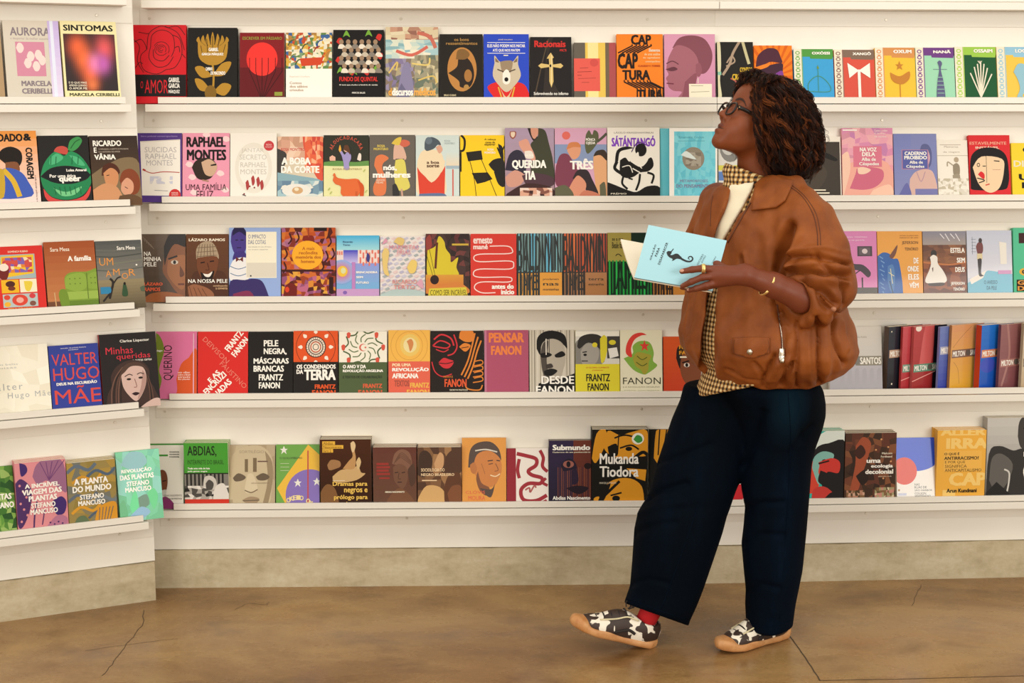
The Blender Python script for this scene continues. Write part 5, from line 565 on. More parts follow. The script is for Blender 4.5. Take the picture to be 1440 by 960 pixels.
B(5, 'A', 524.5, 586, 628.5, '6e4636', 'brown wrapped book with a head wrapped portrait', [G(0, 0, 100, 112, '6c3c30', '70503e'), SP([(44, 30), (50, 12), (66, 4), (84, 10), (90, 30), (84, 44), (60, 34)], '8a6450'), [S([(48+4*i, 30-3*i), (66, 10+3*i), (88, 26+2*i)], 1.4, '6c4a3a') for i in range(4)], SP([(46, 36), (60, 30), (76, 36), (80, 56), (70, 74), (58, 70), (48, 58)], '7c5844'), S([(50, 46), (58, 45)], 2, '3a2820'), S([(66, 46), (74, 45)], 2, '3a2820'), S([(60, 46), (58, 56), (64, 57)], 1.6, '5a3c2e'), S([(56, 63), (66, 63)], 2.4, '4a2c26'), SP([(20, 112), (40, 86), (58, 74), (74, 78), (94, 96), (96, 112)], '80583f'), SP([(80, 40), (94, 30), (98, 60), (86, 70)], '5a4032'), [R(8, 28+6*i, 36+3*(i % 2), 32+6*i, 'a03c34') for i in range(4)], R(14, 54, 38, 57, 'a03c34'), T('ABDIAS NASCIMENTO', 27, 79, 72, 82, CR, .03)], gloss=1, n=3, back='brown head wrapped portrait book')
B(5, 'A', 587, 649, 628.5, '8a6444', 'sepia book with a montage of children', [N(0, 0, 100, 112, ['7c5a40', '6a4a34', 'a88058', '8c6848', '5c4030'], 6, 7, 4), SP([(0, 50), (4, 14), (20, 6), (34, 20), (30, 44), (14, 54)], '4a3428'), SP([(38, 30), (50, 10), (60, 16), (58, 36), (44, 44)], 'cfa478'), SP([(62, 40), (66, 16), (84, 4), (100, 12), (100, 44), (80, 50)], '5c4030'), SP([(2, 90), (20, 70), (50, 72), (66, 90), (60, 112), (0, 112)], 'd8b078'), SP([(60, 76), (70, 52), (92, 46), (100, 60), (100, 112), (66, 112)], '6a442e'), SP([(68, 84), (80, 70), (100, 72), (100, 106), (76, 104)], '8a5a3c'), T('SOCIOLOGIA DO', 8, 38, 62, 44, 'ecd0a8', .02), T('NEGRO BRASILEIRO', 8, 47, 84, 52, 'ecd0a8', .02), R(10, 59, 44, 61, 'ecd0a8')], n=3, back='sepia book with the children', gloss=1)
B(5, 'A', 649.5, 712, 615.5, 'e2a04a', 'orange book with a drawn portrait of a smiling man', [SP([(14, 46), (18, 20), (34, 8), (64, 6), (84, 18), (88, 36), (70, 24), (40, 26), (30, 44)], '5c4a40'), SP([(24, 50), (34, 26), (62, 20), (86, 32), (90, 50), (84, 62), (74, 74), (56, 76), (38, 66)], 'cf8848'), SP([(36, 52), (44, 70), (62, 78), (56, 90), (40, 82), (32, 64)], '8a5838'), SP([(18, 42), (28, 38), (34, 48), (28, 56), (20, 52)], 'c07c44'), S([(58, 36), (70, 35)], 2.4, '4a342c'), S([(78, 35), (86, 36)], 2.4, '4a342c'), S([(60, 41), (70, 40)], 2, '6a4834'), S([(76, 40), (82, 50), (74, 52)], 1.6, '8a5838'), S([(64, 58), (76, 60), (86, 56)], 2.4, 'f0d8b0'), S([(44, 40), (52, 56)], 1, '9c643c'), SP([(40, 78), (66, 80), (74, 72), (66, 92), (52, 88)], '5c4a40'), S([(30, 20), (54, 18), (80, 22)], 3, 'd8d0c0'), T('CLÓVIS', 8, 81, 52, 87, 'e0684c', .0), T('MOURA', 14, 90, 52, 97, 'e0684c', .0)], gloss=1, th=.024)
rd = 'a83a44'
B(5, 'A', 712.5, 771.5, 630, 'efe6dc', 'white book with red brush swirls and a red spine band', [R(0, 0, 22, 115, '9c3440'), S([(24, 10), (46, 14), (70, 20), (70, 32), (52, 42), (60, 50), (84, 56), (80, 66), (52, 66), (34, 78), (40, 96), (70, 98), (96, 88)], 9, rd), S([(80, 4), (88, 18), (86, 34), (98, 44)], 8, rd), S([(30, 20), (26, 40), (30, 56)], 8, rd), S([(94, 56), (86, 64), (98, 70)], 7, rd), S([(44, 78), (54, 74), (56, 82), (66, 70), (70, 74)], 4, 'b86a68'), S([(70, 108), (96, 98)], 8, rd)], th=.022)
B(5, 'A', 772, 831.5, 619, '3c2c44', 'violet and rust book with a shadowed face close up', [G(0, 0, 60, 112, '3a2c4c', '2c2438'), G(58, 0, 100, 112, '7a4030', '5a2c28'), [R(20+4.5*i, 44, 22+4.5*i, 96, c) for i, c in enumerate(['7a4a40', '5a3840', '8c5440']*6)], SP([(28, 40), (44, 30), (60, 34), (66, 46), (52, 48), (34, 50)], '2a2034'), E(46, 39, 13, 6, 'a0685c'), E(46, 39, 5, 5, '1e1620'), E(92, 42, 9, 5, '2a1a1c'), SP([(54, 50), (64, 46), (70, 66), (56, 72)], '33243c'), SP([(40, 78), (66, 74), (94, 78), (70, 88)], '2a1c28'), T('Submundo', 8, 7, 98, 16, WH, .04), T('Cadernos de um penitenciário', 8, 18, 98, 21, CR, .01), T('Abdias Nascimento', 8, 91, 98, 97, WH, .02)], n=2, back='violet and rust face book')
mk = '1e1c18'; my = 'e0a030'
muk = [SP([(0, 40), (8, 6), (24, 0), (24, 20), (8, 46)], my), SP([(20, 24), (28, 2), (50, 8), (70, 4), (98, 2), (100, 34), (80, 38), (56, 42), (30, 34)], my), SP([(28, 24), (44, 20), (46, 36), (32, 36)], mk), S([(40, 12), (60, 8), (90, 14)], 3, mk), S([(50, 26), (70, 22), (84, 28)], 3, mk), E(66, 27, 6, 3, mk), S([(48, 4), (46, 34)], 2, mk), S([(70, 44), (90, 32), (100, 36)], 6, mk), P([(62, 54), (98, 56), (96, 72), (80, 68)], my), SP([(14, 100), (28, 76), (50, 68), (76, 70), (92, 84), (86, 112), (16, 112)], my), S([(18, 96), (34, 84), (50, 72)], 5, mk), S([(34, 92), (54, 88)], 3, mk), E(44, 96, 7, 4, mk), SP([(0, 96), (14, 86), (34, 74), (24, 96), (10, 108)], mk), SP([(6, 108), (4, 96), (14, 94)], my)]
B(5, 'A', 832, 911, 603.5, mk, 'tall black and yellow comic book with green round sticker', muk+[E(82, 13, 11, 8, 'efece0'), SP([(74, 14), (80, 8), (88, 10), (90, 16), (82, 19)], '4c9c4c'), T('Mukanda', 14, 33, 84, 48, WH, .02), T('Tiodora', 14, 51, 84, 66, WH, .02), T('MARCELO D\'SALETE', 14, 73, 44, 75.5, CR, .0)], n=3, back='tall black and yellow comic with sticker', th=.02)
B(5, 'A', 913, 975, 603.5, mk, 'black and yellow comic book half hidden by the jeans', [SP([(10, 40), (14, 8), (22, 0), (60, 0), (40, 40), (24, 50)], my), S([(24, 0), (20, 36)], 3, mk), S([(40, 0), (30, 38)], 3, mk), SP([(10, 112), (30, 70), (70, 60), (90, 112)], my)], th=.02)
B(5, 'B', 978, 1049, 640, 'c8202c', 'red book glimpsed between the legs of the jeans', [T('UMA HISTÓRIA', 30, 58, 98, 61, WH, .01), R(60, 64, 98, 65, WH), E(96, 99, 3, 3, WH)])
B(5, 'B', 1112, 1187, 606, '40b8a8', 'teal book with a black haired face in red and white', [SP([(40, 24), (56, 4), (86, -4), (104, 0), (104, 20), (72, 26), (52, 34)], 'dfe6dc'), SP([(42, 40), (48, 24), (70, 18), (104, 20), (104, 112), (46, 112), (60, 84), (50, 60)], '221e1e'), SP([(22, 60), (34, 46), (52, 44), (56, 60), (52, 84), (36, 92), (26, 76)], 'd8503c'), SP([(40, 54), (44, 38), (60, 30), (80, 34), (76, 44), (60, 42), (52, 60), (60, 72), (52, 78)], '8cbcb0'), SP([(52, 46), (76, 40), (92, 46), (90, 62), (70, 60), (62, 70)], 'd0443a'), SP([(56, 58), (70, 64), (66, 80), (52, 74)], '221e1e'), S([(52, 48), (72, 44)], 3, K), SP([(40, 112), (44, 86), (70, 84), (96, 112)], 'c8443c'), SP([(60, 104), (80, 90), (100, 100), (100, 112), (60, 112)], '221e1e'), T('como', 22, 8, 44, 14, WH, .03), T('ser um', 24, 17, 42, 23, WH, .03)], n=3, back='teal book with black haired face')
B(5, 'B', 1188, 1260, 608.5, '54392a', 'dark floral painting book with white lowercase title', [N(0, 0, 100, 108, ['54392a', '6a4030', '3e2c22', '8a5a3c', '4a3426', '7a4a34'], 9, 11, 5), SP([(20, 20), (34, 6), (50, 16), (44, 40), (36, 60), (26, 90), (10, 96), (20, 50)], 'a85a3c'), SP([(22, 66), (40, 56), (46, 72), (34, 80)], '33241c'), SP([(16, 30), (30, 18), (40, 30), (28, 40)], '4a2c22'), N(60, 84, 98, 104, ['d8c8a8', '6a5a3c', 'a8a078', '8a6a48', 'c89080'], 9, 5, 3), N(4, 88, 40, 104, ['8a6a48', 'b88a70', '5a4a30', 'cfa890'], 8, 4, 8), [E(x, y, 2, 1.4, 'd8a070', 8) for x, y in ((70, 10), (84, 22), (60, 26), (90, 44), (76, 70))], T('Malcom', 72, 30, 92, 33, CR, .01), T('Ferdinand', 70, 35, 92, 38, CR, .01), T('uma', 42, 41, 70, 46, WH, .03), T('ecologia', 51, 48, 94, 55, WH, .03), T('decolonial', 40, 56, 95, 63, WH, .03), T('pensar desde o mundo', 66, 66, 92, 68, CR, .0)], n=3, back='dark floral painting book')
B(5, 'B', 1260.5, 1316, 615, 'efe9e0', 'white book with blue shape and coral circle', [SP([(0, 0), (100, -2), (104, 36), (90, 50), (60, 56), (46, 54), (20, 40), (0, 42)], '2f5ad0'), E(20, 56, 32, 23, 'de5038', 30), TL([('NAS', 45, 58), ('RUAS DE', 45, 76), ('SÃO HARBOR', 45, 90)], 45, 77, 90, 91, '3a3834', .0), T('COLSON', 45, 92, 74, 95.5, '3a3834', .0), T('WHITEHEAD', 45, 96.5, 86, 100, '3a3834', .0), E(5, 88, 2.4, 2, 'b08a50'), R(3, 93, 24, 97, 'c8c8d8')], gloss=1, th=.02)
B(5, 'B', 1317, 1386, 604.5, 'e9b24c', 'amber book with pale oversized letters', [T('ALLER', 6, -3, 98, 8, 'f0cc7c', .05), T('IRRA', 18, 12, 104, 28, 'f0cc7c', .06), T('CAP', 26, 64, 104, 84, 'f0cc7c', .06), R(14, 31, 92, 62, 'eab85a'), R(14, 90, 40, 112, 'f0cc7c'), T('O QUE É', 15, 33, 46, 38, '3e3424', .02), T('ANTIRRACISMO?', 15, 39.5, 86, 44.5, '3e3424', .02), T('E POR QUE', 17, 46, 58, 50.5, '6a5430', .0), T('SIGNIFICA', 17, 52, 62, 56.5, '6a5430', .0), T('ANTICAPITALISMO', 17, 58, 92, 62.5, '6a5430', .0), T('Arun Kundnani', 22, 88, 84, 94, '2e2618', .03)], n=3, back='amber book with pale oversized letters')
B(5, 'B', 1387.5, 1462, 587, 'b8b4ac', 'black and white portrait book with large white letter at right edge', [G(0, 0, 100, 112, 'c8c4bc', '8a8680'), SP([(58, 24), (60, 6), (72, -2), (104, -2), (104, 40), (80, 44), (64, 38)], '4a4642'), SP([(0, 112), (4, 46), (24, 36), (50, 42), (70, 40), (104, 52), (104, 112)], '3e3a37'), SP([(6, 80), (10, 52), (28, 46), (50, 60), (40, 84), (20, 96)], '6a6660'), S([(34, 66), (44, 72), (40, 96), (30, 110)], 3, 'cfcbc2'), P([(0, 96), (20, 82), (60, 106), (60, 112), (0, 112)], '2a2826'), S([(68, 14), (78, 12)], 2.4, K), S([(70, 28), (82, 28)], 3, '2a2624'), T('Milton', 70, 44, 98, 50, WH, .02), T('9', 70, 56, 96, 100, WH, .03)], n=2, back='black and white portrait book at right edge', th=.022)

# ================================================================ the woman: signed-distance modelling, polygonised
def A3(*p): return np.array(p, float)
def wp(px, py, Y): return np.array(WP(px, py, Y))
def vlen(a): return np.sqrt((a*a).sum(-1))
def smin(a, b, k):
    h = np.clip(.5+.5*(b-a)/k, 0, 1); return b+(a-b)*h-k*h*(1-h)
def smax(a, b, k): return -smin(-a, -b, k)
def cap(P, a, b, ra, rb):
    ba = b-a; t = np.clip(((P-a)@ba)/max(ba@ba, 1e-12), 0, 1); return vlen(P-a-t[:, None]*ba)-(ra+(rb-ra)*t)
def chain(P, pts, rad, k=.01):
    d = None
    for i in range(len(pts)-1):
        c = cap(P, pts[i], pts[i+1], rad[i], rad[i+1]); d = c if d is None else smin(d, c, k)
    return d
def ell(P, c, r):
    q = P-np.array(c); r = np.array(r); k0 = vlen(q/r); k1 = vlen(q/(r*r)); return k0*(k0-1)/np.maximum(k1, 1e-9)
def sdf_mesh(f, lo, hi, res):
    lo = np.array(lo, float); n = np.ceil((np.array(hi)-lo)/res/8).astype(int)*8+1; nb = (n-1)//8
    bc = np.stack(np.meshgrid(*[(np.arange(k)+.5)*8*res for k in nb], indexing='ij'), -1).reshape(-1, 3)+lo
    dc = f(bc); D = np.repeat(np.repeat(np.repeat(dc.reshape(nb), 8, 0), 8, 1), 8, 2)
    D = np.pad(D, ((0, 1),)*3, mode='edge').astype(np.float32)
    act = np.argwhere((np.abs(dc) < 8*res*1.25).reshape(nb))
    off = np.stack(np.meshgrid(*[np.arange(9)]*3, indexing='ij'), -1).reshape(-1, 3)
    for i in range(0, len(act), 400):
        idx = (act[i:i+400, None, :]*8+off[None]).reshape(-1, 3)
        D[idx[:, 0], idx[:, 1], idx[:, 2]] = f(lo+idx*res)
    ins = D < 0
    cm = sum(ins[a:n[0]-1+a, b:n[1]-1+b, c:n[2]-1+c].astype(np.int8) for a in (0, 1) for b in (0, 1) for c in (0, 1))
    cells = np.argwhere((cm > 0) & (cm < 8)); cid = -np.ones(n-1, np.int64); cid[tuple(cells.T)] = np.arange(len(cells))
    acc = np.zeros((len(cells), 3)); cnt = np.zeros(len(cells)); cor = [(a, b, c) for a in (0, 1) for b in (0, 1) for c in (0, 1)]
    val = {c: D[cells[:, 0]+c[0], cells[:, 1]+c[1], cells[:, 2]+c[2]] for c in cor}
    for c in cor:
        for ax in range(3):
            if c[ax]: continue
            e = list(c); e[ax] = 1; e = tuple(e); a, b = val[c], val[e]; m_ = (a < 0) != (b < 0)
            t = np.where(m_, a/np.where(a-b == 0, 1, a-b), 0); p = np.tile(np.array(c, float), (len(cells), 1)); p[:, ax] = t
            acc[m_] += p[m_]; cnt += m_
    V = lo+(cells+acc/cnt[:, None])*res; Q = []
    for ax in range(3):
        u, v = (ax+1) % 3, (ax+2) % 3; s0 = [slice(None)]*3; s1 = [slice(None)]*3; s0[ax] = slice(0, -1); s1[ax] = slice(1, None)
        A, Bn = ins[tuple(s0)], ins[tuple(s1)]; ed = np.argwhere(A != Bn)
        ed = ed[(ed[:, u] > 0) & (ed[:, v] > 0) & (ed[:, u] < n[u]-1) & (ed[:, v] < n[v]-1)]
        fl_ = A[tuple(ed.T)]; q = []
        for du, dv in ((-1, -1), (0, -1), (0, 0), (-1, 0)):
            e = ed.copy(); e[:, u] += du; e[:, v] += dv; q.append(cid[tuple(e.T)])
        q = np.stack(q, 1); q[~fl_] = q[~fl_][:, ::-1]; Q.append(q)
    Q = np.concatenate(Q); return V, Q[(Q >= 0).all(1)]
def vnormals(V, Q):
    fn = np.cross(V[Q[:, 2]]-V[Q[:, 0]], V[Q[:, 3]]-V[Q[:, 1]]); N_ = np.zeros_like(V)
    for i in range(4): np.add.at(N_, Q[:, i], fn)
    return N_/np.maximum(vlen(N_)[:, None], 1e-12)
def smooth_v(V, Q, it=1, lam=.5):
    e = np.concatenate([Q[:, [0, 1]], Q[:, [1, 2]], Q[:, [2, 3]], Q[:, [3, 0]]])
    for _ in range(it):
        s = np.zeros_like(V); c = np.zeros(len(V)); np.add.at(s, e[:, 0], V[e[:, 1]]); np.add.at(s, e[:, 1], V[e[:, 0]])
        np.add.at(c, e[:, 0], 1); np.add.at(c, e[:, 1], 1); V = V+(s/np.maximum(c, 1)[:, None]-V)*lam
    return V
BASE = Vector((.62, 4.18, 0)); BN = np.array(BASE)
woman = thing('person', 'person in brown leather jacket and dark jeans reading beside the shelves', 'person', BASE)
def nmesh(name, V, Q, parent=None, m=None, col=None, smooth=True):
    me = bpy.data.meshes.new(name); me.from_pydata((V-(BN if parent else 0)).tolist(), [], Q.tolist() if hasattr(Q, 'tolist') else Q); me.update()
    if smooth: me.polygons.foreach_set('use_smooth', [True]*len(me.polygons))
    if col is not None:
        a = me.color_attributes.new('Col', 'FLOAT_COLOR', 'POINT'); a.data.foreach_set('color', np.concatenate([col, np.ones((len(col), 1))], 1).astype(np.float32).ravel())
    return link(name, me, parent, m)
def bvh(V, Q): return BVHTree.FromPolygons([tuple(p) for p in V], [tuple(int(i) for i in q) for q in Q])
def cast(tree, px, py):
    d = ray(px, py).normalized(); h = tree.ray_cast(CAMP, d); return (h[0], h[1]) if h[0] else (None, None)
def pix(P):
    r = P-np.array(CAMP); z = r@np.array(FW); return np.stack([720+FPX*r[:, 0]/z, 480-FPX*(r@np.array(UP))/z], 1)
def sculpt(V, Q, tree, strokes):
    """press creases (negative) and ridges (positive, metres) along lines drawn on the surface"""
    N_ = vnormals(V, Q); out = V.copy()
    for pts, amp, wid in strokes:
        S3 = [cast(tree, *p)[0] for p in smooth_pts(pts, 6)]; S3 = np.array([p for p in S3 if p is not None])
        if len(S3) < 2: continue
        sel = np.where(((V > S3.min(0)-wid*3) & (V < S3.max(0)+wid*3)).all(1))[0]; best = np.full(len(sel), 9.)
        for i, (a, b) in enumerate(zip(S3, S3[1:])): best = np.minimum(best, cap(V[sel], a, b, 0, 0))
        out[sel] += N_[sel]*(amp*np.exp(-(best/wid)**2))[:, None]
    return out
def drape(name, poly, tree, off, th, parent, m, step=3.0, rim=True):
    """a thin sheet with the outline poly (photo directions), laid on a surface with its own thickness"""
    poly = np.array(poly, float); x0, y0 = poly.min(0); x1, y1 = poly.max(0)
    pts = [tuple(p) for a, b in zip(poly, np.roll(poly, -1, 0)) for p in [a+(b-a)*t for t in np.arange(0, 1, step/max(np.hypot(*(b-a)), step))]]
    nb_ = len(pts)
    def inside(p):
        c = False
        for (ax, ay), (bx, by) in zip(poly, np.roll(poly, -1, 0)):
            if (ay > p[1]) != (by > p[1]) and p[0] < (bx-ax)*(p[1]-ay)/(by-ay)+ax: c = not c
        return c
    def edge_d(p): return min(np.hypot(*(np.array(p)-q)) for q in pts[:nb_])
    for y in np.arange(y0+step/2, y1, step):
        for x in np.arange(x0+step/2, x1, step):
            if inside((x, y)) and edge_d((x, y)) > step*.55: pts.append((x, y))
    r = geometry.delaunay_2d_cdt([Vector(p) for p in pts], [(i, (i+1) % nb_) for i in range(nb_)], [], 1, 1e-4)
    V2, F2 = r[0], r[2]; Vt, Vb = [], []
    for p in V2:
        h, n_ = cast(tree, p.x, p.y)
        if h is None:
            for rr in range(1, 12):
                for ang in range(8):
                    h, n_ = cast(tree, p.x+rr*1.5*math.cos(ang*.785), p.y+rr*1.5*math.sin(ang*.785))
                    if h: break
                if h: break
        if h is None: h, n_ = Vector(WP(p.x, p.y, 4.1)), Vector((0, -1, 0))
        Vt.append(h+n_*(off+th)); Vb.append(h+n_*(off-.0004))
    k = len(Vt); F = [tuple(f)[::-1] for f in F2]+[tuple(i+k for i in f) for f in F2]; ec = {}
    for f in F2:
        for a, b in zip(f, list(f[1:])+[f[0]]): ec[(a, b)] = 1
    for (a, b) in list(ec):
        if (b, a) not in ec: F.append((b, a, a+k, b+k)[::-1])
    me = mesh(name, [v-BASE for v in Vt+Vb], F, True)
    bm = bmesh.new(); bm.from_mesh(me); bmesh.ops.recalc_face_normals(bm, faces=bm.faces); bm.to_mesh(me); bm.free()
    return link(name, me, parent, m)
def tube_vq(pts, rad, k=8, flat_=None, caps=True):
    pts = np.array(pts, float); n = len(pts); rad = np.broadcast_to(rad, (n,)); T_ = np.gradient(pts, axis=0); T_ /= np.maximum(vlen(T_)[:, None], 1e-9)
    ref = A3(0, 0, 1) if abs(T_[0, 2]) < .9 else A3(1, 0, 0); V, Q = [], []; u = None
    for i in range(n):
        u = ref-T_[i]*(ref@T_[i]) if u is None else u-T_[i]*(u@T_[i]); u /= np.linalg.norm(u); w = np.cross(T_[i], u)
        for j in range(k): a = 2*math.pi*j/k; V.append(pts[i]+rad[i]*(u*math.cos(a)+w*math.sin(a)*(flat_ or 1)))
    for i in range(n-1):
        for j in range(k): Q.append((i*k+j, i*k+(j+1) % k, (i+1)*k+(j+1) % k, (i+1)*k+j))
    F = [tuple(q) for q in Q]
    if caps: F += [tuple(range(k))[::-1], tuple((n-1)*k+j for j in range(k))]
    return np.array(V), F
def tube(name, pts, rad, parent, m, k=8, flat_=None, sm=0):
    if sm: pts = smooth_pts([tuple(p) for p in pts], sm)
    V, F = tube_vq(pts, rad if np.isscalar(rad) else np.interp(np.linspace(0, 1, len(pts)), np.linspace(0, 1, len(rad)), rad), k, flat_)
    return nmesh(name, V, F, parent, m)

# materials
M['skin'] = m = attr_mat('dark_brown_skin', .45, Specular_IOR_Level=.32, Subsurface_Weight=.12, Subsurface_Radius=(.012, .005, .003), Subsurface_Scale=.5)
bump(m, noise(m, 400, 3).outputs[0], .06, .001)
M['leather'] = m = mat('brown_leather', lin('8a4a20'), .55); bsdf(m)['Specular IOR Level'].default_value = .25
n1 = noise(m, 9, 6, .6); n2 = noise(m, 260, 4)
ramp(m, n1.outputs[0], [(.3, lin('703813')), (.5, lin('864619')), (.72, lin('985320'))], bsdf(m)['Base Color']); bump(m, n2.outputs[0], .16, .001)
M['denim'] = m = mat('dark_denim', lin('0b1526'), .8)
bsdf(m)['Specular IOR Level'].default_value = .05
n1 = noise(m, 5, 5, .6, mapping(m, (1, 1, .35))); ramp(m, n1.outputs[0], [(.35, lin('03080f')), (.6, lin('040e1b')), (.78, lin('0a1d30'))], bsdf(m)['Base Color'])
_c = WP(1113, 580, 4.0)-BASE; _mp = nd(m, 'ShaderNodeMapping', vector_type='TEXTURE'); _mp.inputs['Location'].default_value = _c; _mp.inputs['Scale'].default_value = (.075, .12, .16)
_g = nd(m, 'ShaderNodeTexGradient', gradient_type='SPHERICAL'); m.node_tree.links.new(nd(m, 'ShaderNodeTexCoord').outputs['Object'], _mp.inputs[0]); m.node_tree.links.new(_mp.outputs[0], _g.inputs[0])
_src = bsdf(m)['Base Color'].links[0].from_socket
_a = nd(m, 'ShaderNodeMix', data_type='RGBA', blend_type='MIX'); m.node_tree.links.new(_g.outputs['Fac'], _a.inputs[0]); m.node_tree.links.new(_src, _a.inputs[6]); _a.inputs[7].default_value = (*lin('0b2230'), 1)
m.node_tree.links.new(_a.outputs[2], bsdf(m)['Base Color'])                 # highlight at the hip, painted into the denim as a faded patch
w_ = nd(m, 'ShaderNodeTexWave'); w_.inputs['Scale'].default_value = 300; w_.bands_direction = 'DIAGONAL'; m.node_tree.links.new(nd(m, 'ShaderNodeTexCoord').outputs['Object'], w_.inputs[0]); bump(m, w_.outputs[0], .15, .001)
M['stitch'] = mat('denim_stitching', lin('0c1420'), 1.0, Specular_IOR_Level=0)
M['leather_seam'] = mat('leather_seam', lin('5a2c10'), .7)
M['cream'] = m = mat('cream_knit', lin('efe4c8'), .85); bump(m, noise(m, 300, 3).outputs[0], .3, .001)
M['hair'] = m = attr_mat('curly_hair', .45); bsdf(m)['Specular IOR Level'].default_value = .15
M['black_acetate'] = mat('tortoise_acetate', lin('140a07'), .3, Specular_IOR_Level=.35)
M['glass'] = mat('spectacle_glass', (1, 1, 1), .0, Transmission_Weight=1.0, IOR=1.02)
M['gold'] = mat('gold_metal', lin('f3cf86'), .3, Metallic=.85)
M['steel'] = mat('zip_metal', lin('d8d0c0'), .25, Metallic=1.0)
M['eye'] = attr_mat('eye', .15); M['nail'] = mat('nail', lin('c49078'), .3)
M['gum'] = m = mat('gum_rubber', lin('c68a54'), .5); ramp(m, noise(m, 30, 3).outputs[0], [(.3, lin('b87a44')), (.7, lin('d09a64'))], bsdf(m)['Base Color'])
M['cow'] = m = mat('cow_print_upper', (.1, .1, .1), .55)
n1 = noise(m, 27, 2, .4, None, .6); r_ = ramp(m, n1.outputs[0], [(.0, lin('2e2019')), (.535, lin('38261d')), (.55, lin('efe4d2')), (1, lin('f3ead8'))], bsdf(m)['Base Color'])
M['sock'] = mat('red_sock', lin('b80f18'), .85); M['lace'] = mat('dark_lace', lin('241a16'), .8); M['lace_light'] = mat('cream_trim', lin('d8cba4'), .7)
def gingham():
    m = mat('gingham_cotton', (.5, .4, .2), .85); tc = nd(m, 'ShaderNodeTexCoord'); L = m.node_tree.links; out = []
    for dr in ((.72, -.70, 0), (0, 0, 1)):
        d = nd(m, 'ShaderNodeVectorMath', operation='DOT_PRODUCT'); d.inputs[1].default_value = dr; L.new(tc.outputs['Object'], d.inputs[0])
        s = nd(m, 'ShaderNodeMath', operation='MULTIPLY'); s.inputs[1].default_value = 1/.0135; L.new(d.outputs['Value'], s.inputs[0])
        f = nd(m, 'ShaderNodeMath', operation='FRACT'); L.new(s.outputs[0], f.inputs[0])
        g = nd(m, 'ShaderNodeMath', operation='GREATER_THAN'); g.inputs[1].default_value = .52; L.new(f.outputs[0], g.inputs[0]); out.append(g.outputs[0])
    a = mixc(m, out[0], lin('dcc08a'), lin('8a5a24')); b = mixc(m, out[0], lin('9a7038'), lin('24160e'))
    L.new(mixc(m, out[1], a, b), bsdf(m)['Base Color']); return m
M['gingham'] = gingham()

# ---------------------------------------------------------------- head, in its own frame (f forward, l her left, u up)
psi, pit = math.radians(14), math.radians(27)
hd = A3(-math.cos(psi), -math.sin(psi), 0); hf = hd*math.cos(pit)+A3(0, 0, math.sin(pit)); hu = -hd*math.sin(pit)+A3(0, 0, math.cos(pit)); hl = np.cross(hu, hf)
HM = np.stack([hf, hl, hu], 1); HO = wp(1065, 170.5, 4.18)
def hloc(p): return HO+HM@np.array(p, float)
NECK0, NECK1 = hloc((-.020, 0, -.050)), wp(1064, 262, 4.20)
def f_head(P):
    q = (P-HO)@HM; s = q.copy(); s[:, 1] = np.abs(s[:, 1])
    d = ell(s, (-.012, 0, .035), (.093, .073, .080))
    d = smin(d, ell(s, (.024, 0, -.028), (.062, .057, .083)), .03)
    d = smin(d, ell(s, (.042, 0, .045), (.044, .057, .05)), .03)
    d = smin(d, cap(s, A3(-.004, .046, -.056), A3(.068, .012, -.101), .019, .017), .028)
    d = smin(d, ell(s, (.079, 0, -.104), (.017, .020, .015)), .016)
    d = smin(d, ell(s, (.046, .034, -.030), (.026, .024, .026)), .035)
    d = smin(d, cap(s, A3(.079, .010, .018), A3(.064, .046, .019), .008, .007), .014)
    d = smax(d, -ell(s, (.096, .033, .004), (.016, .020, .013)), .020)
    d = smin(d, ell(s, (.0705, .031, .004), (.0140, .0160, .0125)), .008)
    d = smax(d, -ell(s, (.0875, .0310, .0020), (.0085, .0130, .0034)), .0025)
    d = smin(d, cap(s, A3(.082, 0, .012), A3(.099, 0, -.025), .0080, .0098), .013)
    d = smin(d, ell(s, (.1030, 0, -.0305), (.0105, .0120, .0100)), .007)
    d = smin(d, ell(s, (.092, .0140, -.0350), (.0110, .0080, .0085)), .006)
    d = smax(d, -ell(s, (.098, .0075, -.0445), (.006, .0045, .0040)), .003)
    s2 = s.copy(); s2[:, 0] += 14*s[:, 1]**2
    d = smin(d, ell(s, (.073, 0, -.069), (.019, .036, .028)), .024)
    d = smin(d, ell(s2, (.0915, 0, -.0605), (.0085, .0250, .0060)), .005)
    d = smin(d, ell(s2, (.0925, 0, -.0768), (.0098, .0225, .0076)), .006)
    d = smax(d, -ell(s2, (.1015, 0, -.0682), (.0070, .0235, .0017)), .0025)
    d = smin(d, ell(s, (-.012, .074, -.008), (.018, .008, .030)), .006)
    return smin(d, cap(P, NECK0, NECK1, .050, .056), .022)
def hcol(V):
    q = (V-HO)@HM; F_, L_, U_ = q.T; c = np.tile(np.array(lin('7a3c1c')), (len(V), 1))
    def mixin(w, col): c[:] = c*(1-w[:, None])+np.array(lin(col))*w[:, None]
    mixin(np.clip(.5*np.exp(-((F_-.07)**2+(np.abs(L_)-.04)**2+(U_+.03)**2)/.0007), 0, 1), '9a5230')
    mixin(np.clip(.5*np.exp(-((F_-.10)**2+L_**2+(U_+.03)**2)/.0003), 0, 1), '8e4a2c')
    q2 = q.copy(); q2[:, 0] += 14*q[:, 1]**2; lip = np.minimum(ell(q2, (.0915, 0, -.0605), (.0110, .0255, .0068)), ell(q2, (.0905, 0, -.0765), (.0120, .0228, .0082)))
    mixin(np.clip(-lip/.0018+.3, 0, 1)*(F_ > .07)*.8, '5c2a22')
    mixin(np.clip(-ell(q2, (.100, 0, -.0682), (.0120, .0240, .0022))/.0006, 0, 1), '30140e')
    mixin(np.clip(-ell(np.stack([F_, np.abs(L_), U_], 1), (.081, .031, .0066), (.012, .0165, .0018))/.0006, 0, 1), '160a07')
    return c
